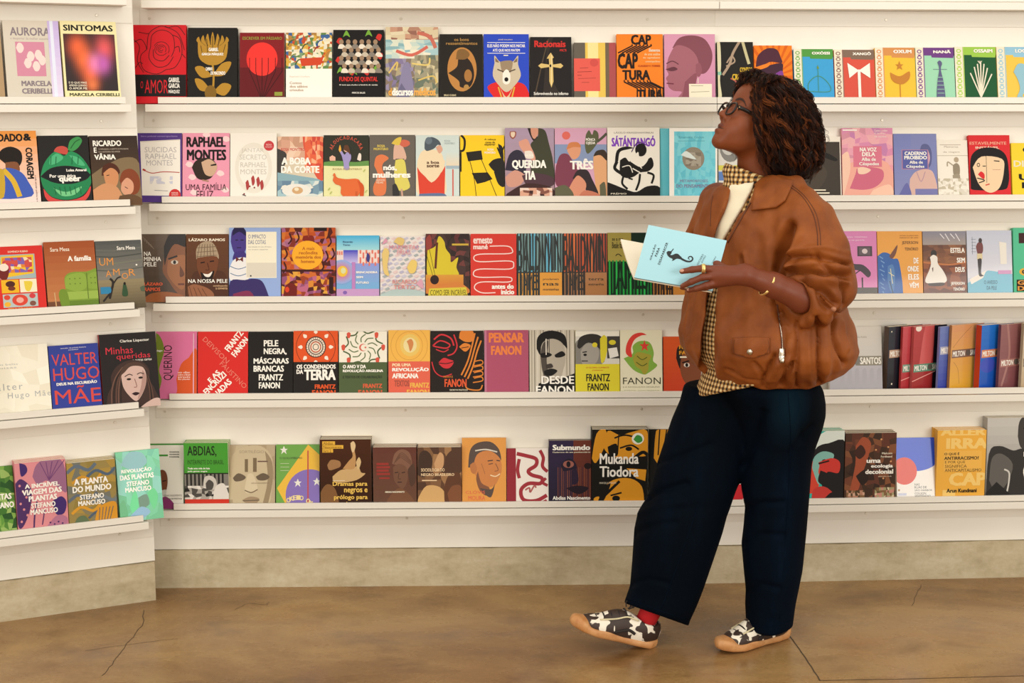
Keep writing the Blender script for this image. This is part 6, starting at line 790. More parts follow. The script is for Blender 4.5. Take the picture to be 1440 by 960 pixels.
lo, hi = HO-.16, HO+.16; lo[2] = NECK1[2]-.03
hV, hQ = sdf_mesh(f_head, lo, hi, .0019)

# ---------------------------------------------------------------- arms and the hand on the book
YF = 3.90
ELB, CUF, WRI = wp(1163, 404, 3.97), wp(1128, 418, 3.915), wp(1048, 386, 3.885)
SHL, SHR = wp(1112, 290, 4.06), wp(1010, 284, 4.30)
F1 = [wp(1004, 379, 3.895), wp(989, 377, 3.887), wp(973, 379, 3.889), wp(959, 381.5, 3.892)]
F2 = [wp(1004, 388, 3.893), wp(988, 389.5, 3.884), wp(972, 396, 3.890), wp(960, 402, 3.905)]
F3 = [wp(1007, 397, 3.897), wp(993, 401, 3.886), wp(979, 405.5, 3.893), wp(968, 408, 3.908)]
F4 = [wp(1010, 399, 3.915), wp(992, 404, 3.915), wp(976, 406, 3.930), wp(959, 404, 3.945)]
THB = [wp(1022, 381, 3.905), wp(1008, 372, 3.935), wp(993, 364, 3.955), wp(982, 360, 3.962)]
def f_hand(P):
    d = chain(P, [ELB, CUF, wp(1088, 401, 3.90), WRI], [.038, .040, .0325, .0245], .015)
    palm = smin(cap(P, WRI, F1[0], .024, .0125), cap(P, WRI, F2[0], .024, .0130), .012)
    palm = smin(palm, smin(cap(P, WRI, F3[0], .022, .0125), cap(P, WRI, F4[0], .020, .011), .012), .012)
    d = smin(d, palm, .014)
    for F_, r in ((F1, (.0108, .0098, .0088, .0072)), (F2, (.0106, .0094, .0086, .0072)), (F3, (.0100, .0090, .0082, .0068)), (F4, (.0095, .0085, .0076, .0066)), (THB, (.015, .012, .0105, .009))):
        d = smin(d, chain(P, F_, r, .004), .0028)
    return d
aV, aQ = sdf_mesh(f_hand, np.minimum(ELB, THB[3])+A3(-.14, -.12, -.13), np.maximum(ELB, WRI)+A3(.07, .09, .11), .0022)
RH = [wp(1120, 436, 4.02), wp(1160, 438, 3.92), wp(1173, 434, 3.870)]
def f_low(P):                           # what the clothes cover: trunk, upper arms, far forearm and hand, legs
    d = cap(P, NECK1, wp(1075, 420, 4.2), .06, .12)
    d = smin(d, cap(P, SHL, SHR, .055, .055), .06)
    d = smin(d, cap(P, wp(1075, 420, 4.2), wp(1072, 560, 4.2), .12, .095), .06)
    d = smin(d, cap(P, SHL, ELB, .05, .044), .03)
    d = smin(d, chain(P, [SHR, wp(1000, 400, 4.28), wp(1080, 428, 4.10), *RH], [.05, .042, .034, .028, .0105, .0085], .02), .02)
    d = smin(d, chain(P, [wp(1035, 570, 4.25), wp(965, 720, 4.26), wp(905, 842, 4.23)], [.07, .045, .030], .02), .04)
    return smin(d, chain(P, [wp(1110, 570, 4.14), wp(1090, 720, 4.16), wp(1085, 865, 4.22)], [.07, .045, .030], .02), .04)
lV, lQ = sdf_mesh(f_low, (.25, 3.85, .03), (1.1, 4.55, 1.5), .008)
hV = smooth_v(hV, hQ, 1, .4); aV = smooth_v(aV, aQ, 1, .4)
skin_a = np.tile(np.array(lin('763b24')), (len(aV), 1))
for F_ in (F1, F2, F3, F4):
    for j in (1, 2):
        w = .35*np.exp(-(vlen(aV-F_[j])/.011)**2); skin_a = skin_a*(1-w[:, None])+np.array(lin('5c2c1c'))*w[:, None]
w = np.exp(-(vlen(lV-RH[2])/.02)**2); skin_l = np.array(lin('763b24'))*(1-w[:, None])+np.array(lin('b07858'))*w[:, None]
AV = np.concatenate([hV, aV, lV]); AQ = np.concatenate([hQ, aQ+len(hV), lQ+len(hV)+len(aV)])
head_tree = bvh(hV, hQ)
def on_head(l, u, off=.001):            # a point on the face surface
    o = hloc((.2, l, u)); r = head_tree.ray_cast(Vector(o), Vector(-hf)); return np.array(r[0])+hf*off if r[0] else hloc((.08, l, u))
skin_h = hcol(hV)
for s in (-1, 1):                       # eyebrows
    bp = smooth_pts([tuple(on_head(s*l, u, 0)) for l, u in ((.011, .0205), (.021, .0250), (.032, .0260), (.043, .0215), (.052, .012))], 5); bw = np.interp(np.linspace(0, 1, len(bp)), [0, .2, .6, 1], [.0022, .0042, .0036, .0012])
    dd = np.full(len(hV), 1.)
    for i in range(len(bp)-1): dd = np.minimum(dd, cap(hV, np.array(bp[i]), np.array(bp[i+1]), bw[i], bw[i+1]))
    w = np.clip(-dd/.0012+.3, 0, 1)[:, None]*.92; skin_h = skin_h*(1-w)+np.array(lin('1c0d08'))*w
body = nmesh('body', AV, AQ, woman, M['skin'], np.concatenate([skin_h, skin_a, skin_l]))
hand_tree = bvh(aV, aQ)
# eyes, brows, nails, jewellery
for s in (-1, 1):
    c = hloc((.0715, .0305*s, .003)); g = hloc((.0735+.3, .031*s+.02*s, .05))-c; g /= np.linalg.norm(g)
    th, ph = np.meshgrid(np.linspace(0, math.pi, 17), np.arange(24)*math.pi/12, indexing='ij'); t1 = np.cross(g, A3(0, 0, 1)); t1 /= np.linalg.norm(t1); t2 = np.cross(g, t1)
    V = c+.0118*(np.cos(th)[..., None]*g+np.sin(th)[..., None]*(np.cos(ph)[..., None]*t1+np.sin(ph)[..., None]*t2)); V = V.reshape(-1, 3)
    Q = [(i*24+j, (i+1)*24+j, (i+1)*24+(j+1) % 24, i*24+(j+1) % 24) for i in range(16) for j in range(24)]
    tt = th.ravel(); cc = np.where((tt < .22)[:, None], np.array(lin('0a0504')), np.where((tt < .48)[:, None], np.array(lin('2e160c')), np.array(lin('e2d4c6'))))
    nmesh('eyeball', V, Q, woman, M['eye'], cc)
# spectacles: a thing she wears
gl = thing('eyeglasses', 'dark rectangular spectacles on the woman\'s nose', 'glasses', BASE)
GU = -.010
def lens_pt(s, a, rx=.0245, ry=.0185, F_=.0985):
    ca, sa = math.cos(a), math.sin(a); e = .72; x = rx*math.copysign(abs(ca)**e, ca); y = ry*math.copysign(abs(sa)**e, sa)
    return hloc((F_-.10*max(0, abs(s*.0305+x)-.02)**1.3-.02*y/.02*.1, s*.0305+x, GU+y))
for s in (-1, 1):
    ring = [lens_pt(s, a) for a in np.linspace(0, 2*math.pi, 33)]
    V, F = tube_vq(ring[:-1], .0029, 8, None, False); k = 32
    F += [((k-1)*8+j, (k-1)*8+(j+1) % 8, (j+1) % 8, j) for j in range(8)]
    nmesh('rim', V, F, gl, M['black_acetate'])
    pane = [lens_pt(s, a, .0225, .0165) for a in np.linspace(0, 2*math.pi, 33)[:-1]]; c0 = np.mean(pane, 0)
    V = np.array(pane+[p-hf*.0012 for p in pane]); nmesh('lens', V, [tuple(range(32)), tuple(range(63, 31, -1))]+[(i, i+32, (i+1) % 32+32, (i+1) % 32) for i in range(32)], gl, M['glass'], None, False)
    tube('temple', [hloc((.090, s*.056, -.003)), hloc((.080, s*.066, -.002)), hloc((.04, s*.075, -.002)), hloc((-.005, s*.0795, .002)), hloc((-.028, s*.080, -.018))], [.0060, .0056, .0050, .0040, .0030], gl, M['black_acetate'], 8, .55, 5)
    tube('hinge', [hloc((.0905, s*.0595, -.001)), hloc((.0865, s*.0625, -.001))], .0024, gl, M['gold'])
tube('bridge', [hloc((.0985, -.008, GU+.006)), hloc((.103, 0, GU+.009)), hloc((.0985, .008, GU+.006))], .0024, gl, M['black_acetate'], 8, None, 4)
def ring_on(name, a, b, rad, thick, label, cat, flat_=1.8, gap=0):
    t = (b-a)/np.linalg.norm(b-a); u = np.cross(t, A3(0, 0, 1)); u /= np.linalg.norm(u); v = np.cross(t, u); c = (a+b)/2
    g0 = math.atan2(v@A3(0, -1, -.12), u@A3(0, -1, -.12))
    pts = [c+rad*(u*math.cos(x)+v*math.sin(x)) for x in (np.linspace(0, 2*math.pi, 25)[:-1] if not gap else np.linspace(g0+gap, g0+2*math.pi-gap, 24))]; V, F = tube_vq(pts, thick, 6, None, bool(gap))
    V = c+(V-c)+((V-c)@t)[:, None]*t*flat_
    if not gap: F += [(23*6+j, 23*6+(j+1) % 6, (j+1) % 6, j) for j in range(6)]
    o = nmesh(name, V+BN*0, F, None, M['gold']); o['label'] = label; o['category'] = cat; return o
ring_on('finger_ring', wp(991, 377.3, 3.888), wp(987, 377.3, 3.888), 0.0112, .0021, 'gold ring on the finger lying on the blue cover', 'ring')
ring_on('bracelet', wp(1084, 401.5, 3.90), wp(1074, 396, 3.896), .0345, .0019, 'slim open gold cuff bracelet on the bare forearm', 'bracelet', 1.2, .36)
for F_ in (F1, F2, F3):
    d = F_[3]-F_[2]; d /= np.linalg.norm(d); p = F_[3]+d*.001+A3(0, -.0058, .003)
    th, ph = np.meshgrid(np.linspace(0, math.pi, 8), np.arange(10)*math.pi/5, indexing='ij'); sd = np.cross(d, A3(0, -1, .4)); sd /= np.linalg.norm(sd); up_ = np.cross(sd, d)
    V = p+(.0062*np.cos(th)[..., None]*d+np.sin(th)[..., None]*(.0045*np.cos(ph)[..., None]*sd+.0022*np.sin(ph)[..., None]*up_)); nmesh('fingernail', V.reshape(-1, 3), [(i*10+j, (i+1)*10+j, (i+1)*10+(j+1) % 10, i*10+(j+1) % 10) for i in range(7) for j in range(10)], woman, M['nail'])

# ---------------------------------------------------------------- clothes
E1, E2 = A3(.66, -.75, 0), A3(-.75, -.66, 0)
def stack(P, sec, Yc=4.18, e1=None, e2=None):
    """solid of elliptical sections: (photo row, photo column of the centre, half width along e1, along e2[, depth])"""
    e1 = E1 if e1 is None else e1; e2 = E2 if e2 is None else e2
    c = np.array([wp(s[1], s[0], s[4] if len(s) > 4 else Yc) for s in sec]); o = np.argsort(c[:, 2]); z = c[o, 2]
    g = lambda col: np.interp(P[:, 2], z, col[o]); a = g(np.array([s[2] for s in sec])); b = g(np.array([s[3] for s in sec]))
    dx, dy = P[:, 0]-g(c[:, 0]), P[:, 1]-g(c[:, 1]); u = (dx*e1[0]+dy*e1[1])/a; v = (dx*e2[0]+dy*e2[1])/b
    r = np.sqrt(u*u+v*v); d = (r-1)*np.minimum(a, b)
    return smax(d, np.maximum(P[:, 2]-z[-1], z[0]-P[:, 2]), .012)
JS = [(253, 1062, .078, .072), (262, 1064, .115, .09), (274, 1067, .165, .118), (292, 1069, .192, .138), (320, 1070, .205, .155), (360, 1072, .215, .172), (400, 1073, .232, .192), (436, 1075, .252, .218), (466, 1078, .268, .236), (487, 1080, .268, .238), (504, 1081, .252, .222), (517, 1081, .222, .200), (527, 1081, .185, .176), (533, 1080, .166, .160)]
OPEN = np.array([(1034, 255), (1068, 255), (1061, 270), (1050, 290), (1034, 318), (1020, 342), (1010, 375), (1008, 420), (1006, 470), (1006, 520), (1005, 575), (985, 575), (983, 522), (988, 480), (994, 420), (999, 380), (1004, 345), (1012, 310), (1024, 280)], float)
def poly_sd(p, poly):
    d = np.full(len(p), 1e9); ins = np.zeros(len(p), bool)
    for a, b in zip(poly, np.roll(poly, -1, 0)):
        e = b-a; w = p-a; t = np.clip((w@e)/(e@e), 0, 1); d = np.minimum(d, ((w-t[:, None]*e)**2).sum(1))
        if a[1] != b[1]: ins ^= ((a[1] > p[:, 1]) != (b[1] > p[:, 1])) & (p[:, 0] < (b[0]-a[0])*(p[:, 1]-a[1])/(b[1]-a[1])+a[0])
    return np.where(ins, -1, 1)*np.sqrt(d)
SL = [wp(1106, 282, 4.08), wp(1128, 318, 4.03), wp(1148, 358, 3.99), wp(1160, 398, 3.965), wp(1146, 417, 3.935), wp(1112, 424, 3.905)]
def f_jacket(P):
    d = stack(P, JS)
    d = smin(d, chain(P, SL, [.072, .088, .086, .080, .070, .066], .03), .028)
    d = smin(d, chain(P, [wp(1012, 288, 4.30), wp(1000, 340, 4.33), wp(1003, 400, 4.30)], [.062, .075, .075], .03), .03)
    cd = (CUF-ELB)/np.linalg.norm(CUF-ELB); arm = cap(P, ELB, CUF+cd*.1, .042, .048)
    d = smax(d, np.where((P-ELB)@cd > .02, np.maximum(-arm, -1), -1), .004); d = smax(d, np.where(cap(P, CUF, CUF+cd*.2, .085, .085) < .0, (P-CUF)@cd-.020, -1), .003)             # the turned-up cuff stands open round the forearm
    op = poly_sd(pix(P), OPEN)/490
    front = np.where(P[:, 1] < 4.17, op, .05)
    inner = stack(P, [(s[0], s[1], max(s[2]-.032, .02), max(s[3]-.032, .02)) for s in JS])
    return smax(d, -np.maximum(front, -inner-.02), .005)
jV, jQ = sdf_mesh(f_jacket, (.30, 3.80, .78), (1.10, 4.56, 1.52), .0052)
jV = smooth_v(jV, jQ, 2, .5)
ew = np.exp(-(poly_sd(pix(jV), OPEN)/8)**2)*(jV[:, 1] < 4.19)              # even out the cut edges of the opening
for _ in range(10): jV = jV+(smooth_v(jV, jQ, 1, .6)-jV)*ew[:, None]
jt = bvh(jV, jQ)
FOLDS = [([(1112, 318), (1101, 350), (1094, 378), (1092, 398)], -.020, .013), ([(1124, 330), (1112, 360), (1108, 385)], .010, .012),
    ([(1106, 356), (1130, 349), (1160, 347), (1192, 356)], .005, .006), ([(1104, 364), (1126, 362), (1150, 363), (1196, 372)], -.012, .0075), ([(1112, 374), (1140, 368), (1165, 370), (1194, 378)], .008, .008),
    ([(1108, 385), (1126, 381), (1148, 384), (1168, 385), (1194, 388)], -.014, .008), ([(1150, 358), (1158, 372), (1172, 382)], -.009, .006), ([(1140, 392), (1165, 394), (1190, 396)], .010, .012),
    ([(1128, 396), (1150, 404), (1166, 416), (1176, 428)], -.013, .008), ([(1150, 410), (1156, 426), (1166, 436)], -.010, .007), ([(1180, 395), (1188, 412), (1186, 428)], -.008, .007),
    ([(1148, 446), (1152, 470), (1152, 505), (1152, 545)], -.010, .0055), ([(1160, 450), (1166, 500), (1160, 535)], .006, .012), ([(1120, 455), (1122, 490), (1120, 545)], -.008, .0055),
    ([(1176, 440), (1173, 466), (1180, 490), (1188, 512)], -.012, .008), ([(1090, 500), (1082, 518), (1076, 534)], -.011, .006), ([(1094, 512), (1080, 534)], .008, .007), ([(1115, 512), (1104, 530), (1098, 545)], -.011, .006), ([(1108, 505), (1090, 535)], .006, .007),
    ([(1128, 455), (1112, 480), (1108, 510)], .007, .012), ([(1096, 440), (1102, 470), (1104, 500)], -.006, .007), ([(1047, 356), (1049, 372), (1050, 392)], .006, .005), ([(1042, 362), (1044, 392)], -.004, .006),
    ([(1022, 520), (1045, 532), (1075, 540)], -.005, .008), ([(1060, 510), (1072, 528), (1074, 545)], -.006, .006), ([(1040, 300), (1075, 330), (1088, 372)], .004, .018), ([(970, 330), (974, 400), (965, 470)], -.006, .010), ([(1185, 455), (1192, 490)], .006, .009), ([(1140, 448), (1136, 480), (1140, 540)], .005, .008)]
jV = sculpt(jV, jQ, jt, [(p, a*(1.9 if a < 0 else 1.4), w) for p, a, w in FOLDS]); jV = smooth_v(jV, jQ, 1, .4)
rg = np.random.RandomState(3); jN = vnormals(jV, jQ)
wv = sum(a*np.sin(jV@k_+p) for a, k_, p in [(.0011, rg.normal(size=3)*55, rg.uniform(0, 6)) for _ in range(6)]); jV = jV+jN*wv[:, None]
jk = nmesh('jacket', jV, jQ, woman, M['leather']); jt = bvh(jV, jQ)
def part(name, parent_o, fn): o = fn; return o
collar = drape('collar', [(1068, 252), (1090, 250), (1114, 257), (1110, 272), (1105, 284), (1093, 293), (1078, 295), (1057, 297), (1060, 282), (1064, 266)], jt, .004, .007, jk, M['leather'])
flap = drape('pocket_flap', [(1031, 475), (1082, 474.5), (1082.5, 496), (1057, 503.5), (1031, 497)], jt, .001, .0055, jk, M['leather'])
for ln in ([(1033.5, 477), (1033.5, 495.5), (1057, 501.3), (1080, 494.5), (1080, 477)],):
    pts = [cast(jt, *p) for p in smooth_pts(ln, 3)]; tube('stitching', [np.array(h+n_*.0068) for h, n_ in pts if h], .0005, flap, M['leather_seam'], 5)
h, n_ = cast(jt, 1056, 494); tube('snap_button', [np.array(h+n_*.006), np.array(h+n_*.0095)], [.0088, .0076], flap, M['steel'], 16)
def seam(name, ln, rad, m_, off=.0004, par=jk, tr=None):
    pts = [cast(tr or jt, *p) for p in smooth_pts(ln, 5)]; pts = [np.array(h+n_*off) for h, n_ in pts if h]
    if len(pts) > 2: return tube(name, pts, rad, par, m_, 6)
seam('seam', [(1110, 262), (1128, 276), (1143, 300), (1149, 325), (1150, 345)], .0012, M['leather_seam'])
seam('seam', [(1114, 261), (1131, 275), (1147, 299), (1153, 325), (1154, 345)], .0010, M['leather_seam'])
seam('seam', [(1003, 275), (1000, 290), (999, 318)], .0012, M['leather_seam'])
seam('zip_tape', [(1093, 428), (1095, 450), (1098, 472), (1099, 492)], .0022, M['leather_seam'])
zp = seam('zip_teeth', [(1094, 440), (1096, 456), (1099, 476), (1100, 492)], .0010, M['steel'], .0022)
drape('zip_puller', [(1096, 490), (1102, 490), (1103, 509), (1096.5, 510)], jt, .003, .003, jk, M['steel'], 2)
seam('placket_edge', [(1056, 285), (1040, 312), (1024, 341)], .0022, M['leather_seam'], .001)
# shirt, knit top, gathered collar
SS = [(258, 1056, .070, .066)]+[(s[0], s[1], s[2]-.030, s[3]-.030) for s in JS[2:-2]]+[(545, 1066, .180, .172), (556, 1062, .176, .168)]
def f_shirt(P):
    d = stack(P, SS); q = pix(P)
    d = smax(d, np.where(q[:, 1] > 300, (q[:, 0]-1062)/490, -.2), .004)
    return smax(d, ((q[:, 1]-556)+(q[:, 0]-995)*.20)/490, .004)
sV, sQ = sdf_mesh(f_shirt, (.36, 3.85, .76), (1.05, 4.5, 1.5), .006); sV = smooth_v(sV, sQ, 1)
sh = nmesh('gingham_shirt', sV, sQ, woman, M['gingham']); st_ = bvh(sV, sQ)
drape('knit_top', [(1030, 252), (1062, 252), (1058, 268), (1048, 288), (1034, 312), (1020, 336), (1010, 370), (996, 372), (1000, 340), (1010, 306), (1022, 276)], st_, .001, .010, woman, M['cream'])
NS = [(228, 1046, .058, .058), (236, 1048, .063, .064), (248, 1051, .068, .070), (258, 1054, .074, .076), (267, 1056, .078, .080)]
def f_coll(P):
    d = stack(P, NS, 4.185); nrm = .0022*np.sin(P[:, 2]*150+6*np.sin(P[:, 0]*30)+P[:, 1]*20)
    q = pix(P); slant = ((231+(q[:, 0]-1028)*.36)-q[:, 1])/496                # the top edge slopes down to the back
    return smax(smax(d+nrm, slant, .006), -stack(P, [(s[0]+(-20 if i == 0 else 20 if i == 4 else 0), s[1], s[2]-.011, s[3]-.011) for i, s in enumerate(NS)], 4.185), .003)
cV, cQ = sdf_mesh(f_coll, wp(1048, 272, 4.185)+A3(-.13, -.13, -.02), wp(1048, 222, 4.185)+A3(.13, .13, .02), .0035); nmesh('gathered_collar', smooth_v(cV, cQ, 1), cQ, woman, M['gingham'])

# jeans: each leg from its two outlines
def leg(rows, Y0, Y1, dk=.95):
    sec = []
    for i, (y, l, r) in enumerate(rows):
        t = i/(len(rows)-1); Y = Y0+(Y1-Y0)*t; hw = (wp(r, y, Y)-wp(l, y, Y))[0]/2; sec.append((y, (l+r)/2, hw, hw*dk, Y))
    return sec
LF = leg([(540, 962, 1070), (560, 958, 1066), (590, 945, 1060), (620, 935, 1053), (650, 925, 1046), (680, 917, 1037), (700, 911, 1030), (712, 903, 1026), (722, 897, 1022), (745, 892, 1016), (790, 889, 1001), (825, 886, 989), (848, 878, 980), (870, 877, 970), (890, 880, 966)], 4.24, 4.235)
LN = leg([(535, 1010, 1150), (548, 1012, 1157), (565, 1022, 1160), (582, 1030, 1160), (600, 1038, 1156), (625, 1044, 1147), (650, 1045, 1141), (690, 1043.5, 1138), (715, 1048, 1136), (740, 1046, 1134), (765, 1043, 1131.5), (800, 1046, 1128), (830, 1049, 1122), (850, 1048, 1118), (905, 1051, 1111)], 4.15, 4.225)
EX, EY = A3(1, 0, 0), A3(0, 1, 0)
def f_jeans(P):
    a = stack(P, LF, None, EX, EY); q = pix(P)
    a = smax(a, (q[:, 1]-(847+(q[:, 0]-876)*.355))/470, .004)               # slanting hem
    b = stack(P, LN, None, EX, EY); b = smax(b, (q[:, 1]-(882+12*(1-((q[:, 0]-1082)/32)**2)))/470, .004)
    return smin(a, b, .018)
pV, pQ = sdf_mesh(f_jeans, (.26, 3.9, .03), (1.05, 4.5, 1.03), .0055); pV = smooth_v(pV, pQ, 2, .5); pt = bvh(pV, pQ)
pV = sculpt(pV, pQ, pt, [([(925, 650), (960, 640), (1000, 625)], -.008, .010), ([(912, 700), (930, 690), (965, 680)], -.012, .010), ([(899, 722), (925, 712), (960, 706)], .006, .012), ([(893, 750), (920, 738), (950, 735)], -.007, .010), ([(1046, 655), (1062, 620), (1075, 580)], -.014, .012), ([(1048, 716), (1070, 708), (1100, 706)], -.008, .010), ([(1044, 765), (1070, 752), (1100, 752)], -.006, .010), ([(1050, 832), (1070, 822), (1095, 826)], -.006, .009), ([(1080, 560), (1086, 640), (1090, 760), (1086, 860)], .006, .018), ([(1120, 560), (1128, 620)], -.006, .012), ([(960, 560), (985, 620), (980, 700)], .005, .02), ([(1140, 600), (1110, 640), (1095, 690)], -.006, .012), ([(888, 822), (910, 815), (940, 820)], -.006, .008)])
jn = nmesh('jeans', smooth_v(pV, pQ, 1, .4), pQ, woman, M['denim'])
seam('side_seam', [(985, 700), (965, 760), (945, 815), (930, 855)], .0011, M['stitch'], .0004, jn, pt)
seam('hem_stitching', [(880, 842), (900, 848), (930, 859), (968, 871)], .0009, M['stitch'], .0006, jn, pt)
seam('hem_stitching', [(1052, 876), (1075, 881), (1095, 878), (1110, 873)], .0009, M['stitch'], .0006, jn, pt)
seam('side_seam', [(1108, 552), (1112, 620), (1108, 700), (1102, 790), (1096, 870)], .0009, M['stitch'], .0004, jn, pt)

# ---------------------------------------------------------------- hair
def crown(P): return f_head(P)
rng = np.random.RandomState(11)
top_c = wp(1086, 171, 4.19); HZ = lambda py: wp(1090, py, 4.18)[2]
cz = [HZ(y) for y in (256, 245, 225, 200, 175, 150, 130, 118, 110, 106)]
# half extents of the bob at each height: front (towards the face), back, near/far side; and the axis
axx = [wp(x, 180, 4.19)[0] for x in (1108, 1106, 1104, 1103, 1101, 1096, 1091, 1088, 1086, 1085)]
rb = [.060, .088, .106, .110, .104, .096, .082, .062, .034, .006]
rf = [.050, .078, .088, .086, .084, .096, .104, .080, .042, .006]
rs = [.070, .100, .118, .122, .120, .112, .098, .072, .040, .006]
def bob(z, phi, k):                     # phi 0 = back (+x), pi = face side; k scales towards the axis
    g = lambda a: np.interp(z, cz, a); c, s = np.cos(phi), np.sin(phi)
    rx = np.where(c > 0, g(rb), g(rf))*k; return np.stack([g(axx)+rx*c, np.full_like(c, 4.19)+g(rs)*k*s+.02*c, z], -1)
def f_hair(P):
    g = lambda a: np.interp(P[:, 2], cz, a); dx = P[:, 0]-g(axx); rx = np.where(dx > 0, g(rb), g(rf))*.84; dy = P[:, 1]-4.19
    r = np.sqrt((dx/rx)**2+(dy/(g(rs)*.84))**2); d = (r-1)*np.minimum(rx, g(rs)); d = np.maximum(d, np.maximum(P[:, 2]-cz[-1]+.012, cz[0]+.014-P[:, 2]))
    d = smin(d, smax(f_head(P)-.010, -(P-hloc((.012, 0, .048)))@(hu*.75-hf*.66), .01), .012)
    q = (P-HO)@HM                        # the face and neck stay clear
    face = np.maximum(q[:, 0]-.250, .018-q[:, 0]+.25*np.clip(-q[:, 2]-.03, 0, .1)); low = q[:, 2]-.056
    d = smax(d, -np.maximum(np.maximum(.014-q[:, 0]+.0*q[:, 2], low), np.abs(q[:, 1])-.16), .008)
    d += .0035*np.sin(P[:, 2]*95+4*np.sin(P[:, 0]*60+P[:, 1]*80))+.0028*np.sin(P[:, 0]*150+P[:, 1]*120)
    return d
gV, gQ = sdf_mesh(f_hair, (top_c[0]-.17, 4.0, cz[0]-.03), (top_c[0]+.2, 4.38, cz[-1]+.04), .004)
c0 = np.array(lin('1e0f0a'))
SV, SF, SCc = [smooth_v(gV, gQ, 1)], [tuple(q) for q in gQ.tolist()], [np.tile(c0, (len(gV), 1))]; nv = len(gV)
def add_strand(path, r0, col):
    global nv
    k = 3; n = len(path); rad = r0*np.clip(np.minimum(np.linspace(.5, 3.5, n), np.linspace(4, .25, n)), .2, 1)
    V, F = tube_vq(path, rad, k, None, False); SV.append(V); SF.extend(tuple(i+nv for i in f) for f in F); SCc.append(np.tile(col, (len(V), 1))); nv += len(V)
cols = [np.array(lin(c)) for c in ('28130c', '331a10', '4a2415', '5e3019', '743c20', '1e0f0a')]
def wavy(path, amp, wl, ph):
    s = np.concatenate([[0], np.cumsum(vlen(np.diff(path, axis=0)))]); T_ = np.gradient(path, axis=0); T_ /= np.maximum(vlen(T_)[:, None], 1e-9)
    u = np.cross(T_, A3(.3, .9, .2)); u /= np.maximum(vlen(u)[:, None], 1e-9); v = np.cross(T_, u); e = np.clip(s/.03, 0, 1)[:, None]
    return path+e*amp*(u*np.sin(2*math.pi*s/wl+ph)[:, None]+v*np.cos(2*math.pi*s/wl+ph)[:, None])
def clear(path):                        # trim a lock where it would cross the face or throat
    q = (path-HO)@HM; lim = np.interp(q[:, 2], [-.14, -.09, -.04, .0, .05], [-.002, .014, .042, .062, .078])
    bad = (q[:, 0] > lim) & (q[:, 2] < .064) & (np.abs(q[:, 1]) < .2)
    return path if not bad.any() else path[:np.argmax(bad)]
PAL = [np.array(lin(c)) for c in ('1a0c07', '27130b', '381b0f', '4c2614', '66341a', '86481f')]
def lock(path, n, spread, amp, wl, ph, r=(.0004, .0008), bright=0.):
    """a lock of hair: strands that wave together round one path"""
    m_ = len(path); base = wavy(path, amp, wl, ph); T_ = np.gradient(base, axis=0); T_ /= np.maximum(vlen(T_)[:, None], 1e-9)
    u = np.cross(T_, A3(.2, 1, .1)); u /= np.maximum(vlen(u)[:, None], 1e-9); v = np.cross(T_, u); t = np.linspace(0, 1, m_)[:, None]
    k0 = rng.choice(6, p=[.16, .24, .24, .18, .12, .06])
    for _ in range(n):
        a_, rr = rng.uniform(0, 6.3), spread*math.sqrt(rng.rand()); tw_ = rng.uniform(-2, 2); env = .35+.65*np.sin(math.pi*np.clip(t, 0, .92))
        p = base+rr*env*(u*np.cos(a_+tw_*t)+v*np.sin(a_+tw_*t)); p = wavy(p, amp*.18, wl*.6, rng.uniform(0, 6.3))
        e = m_-rng.randint(0, max(2, m_//6)); p = clear(p[:e])
        if len(p) < 10: continue
        kk = int(np.clip(k0+rng.choice([-1, 0, 0, 1]), 0, 5)); add_strand(p, rng.uniform(*r), PAL[kk]*(.85+bright))
NP = 44
for i in range(330):
    phi = rng.uniform(-math.pi, math.pi); k = rng.uniform(.80, 1.02)
    z0 = HZ(rng.uniform(106, 124)) if rng.rand() < .72 else HZ(rng.uniform(124, 185)); zend = HZ(rng.uniform(220, 256)+rng.normal()*4)
    t = np.linspace(0, 1, NP); z = z0+(zend-z0)*(t**1.25)
    path = bob(z, phi+np.linspace(0, rng.normal()*.35, NP), k); path = clear(path)
    if len(path) < 14: continue
    lock(path, 15, rng.uniform(.005, .011), rng.uniform(.004, .010), rng.uniform(.045, .085), rng.uniform(0, 6.3))
for i in range(70):                     # loose ends and fly-aways round the outline
    phi = rng.uniform(-1.5, 1.5); z0 = HZ(rng.uniform(125, 215)); z = np.maximum(np.linspace(z0, z0-rng.uniform(.06, .12), 30), cz[0]-.008)
    path = bob(z, phi+np.linspace(0, rng.normal()*.3, 30), .99)+np.linspace(0, 1, 30)[:, None]**1.5*A3(math.cos(phi), math.sin(phi), .15)*rng.uniform(0, .022)
    lock(path, 3, .004, rng.uniform(.005, .009), rng.uniform(.03, .05), rng.uniform(0, 6), (.0004, .0007), .2)
for i in range(46):                     # the fringe: from the crown forward over the brow
    l = rng.uniform(-.07, .085); t = np.linspace(0, 1, 30); f1 = rng.uniform(.080, .102)-abs(l)*.25; u1 = rng.uniform(.062, .082)-abs(l)*.16
    a, b, c = hloc((-.03, l*.5, .122)), hloc((.066, l*.9, .130+rng.normal()*.006)), hloc((f1, l+rng.normal()*.008, u1))
    path = ((1-t)**2)[:, None]*a+(2*t*(1-t))[:, None]*b+(t**2)[:, None]*c
    lock(path, 9, .006, rng.uniform(.003, .006), rng.uniform(.03, .05), rng.uniform(0, 6))
for i in range(9):                      # curls hanging low over the far brow
    l = rng.uniform(-.055, -.012); t = np.linspace(0, 1, 34)[:, None]; a, b, c = hloc((.03, l*.6, .13)), hloc((.108, l, .125)), hloc((.094-abs(l)*.2, l+rng.normal()*.006, rng.uniform(.040, .060)))
    lock((1-t)**2*a+2*t*(1-t)*b+t**2*c, 8, .006, .006, .035, rng.uniform(0, 6))
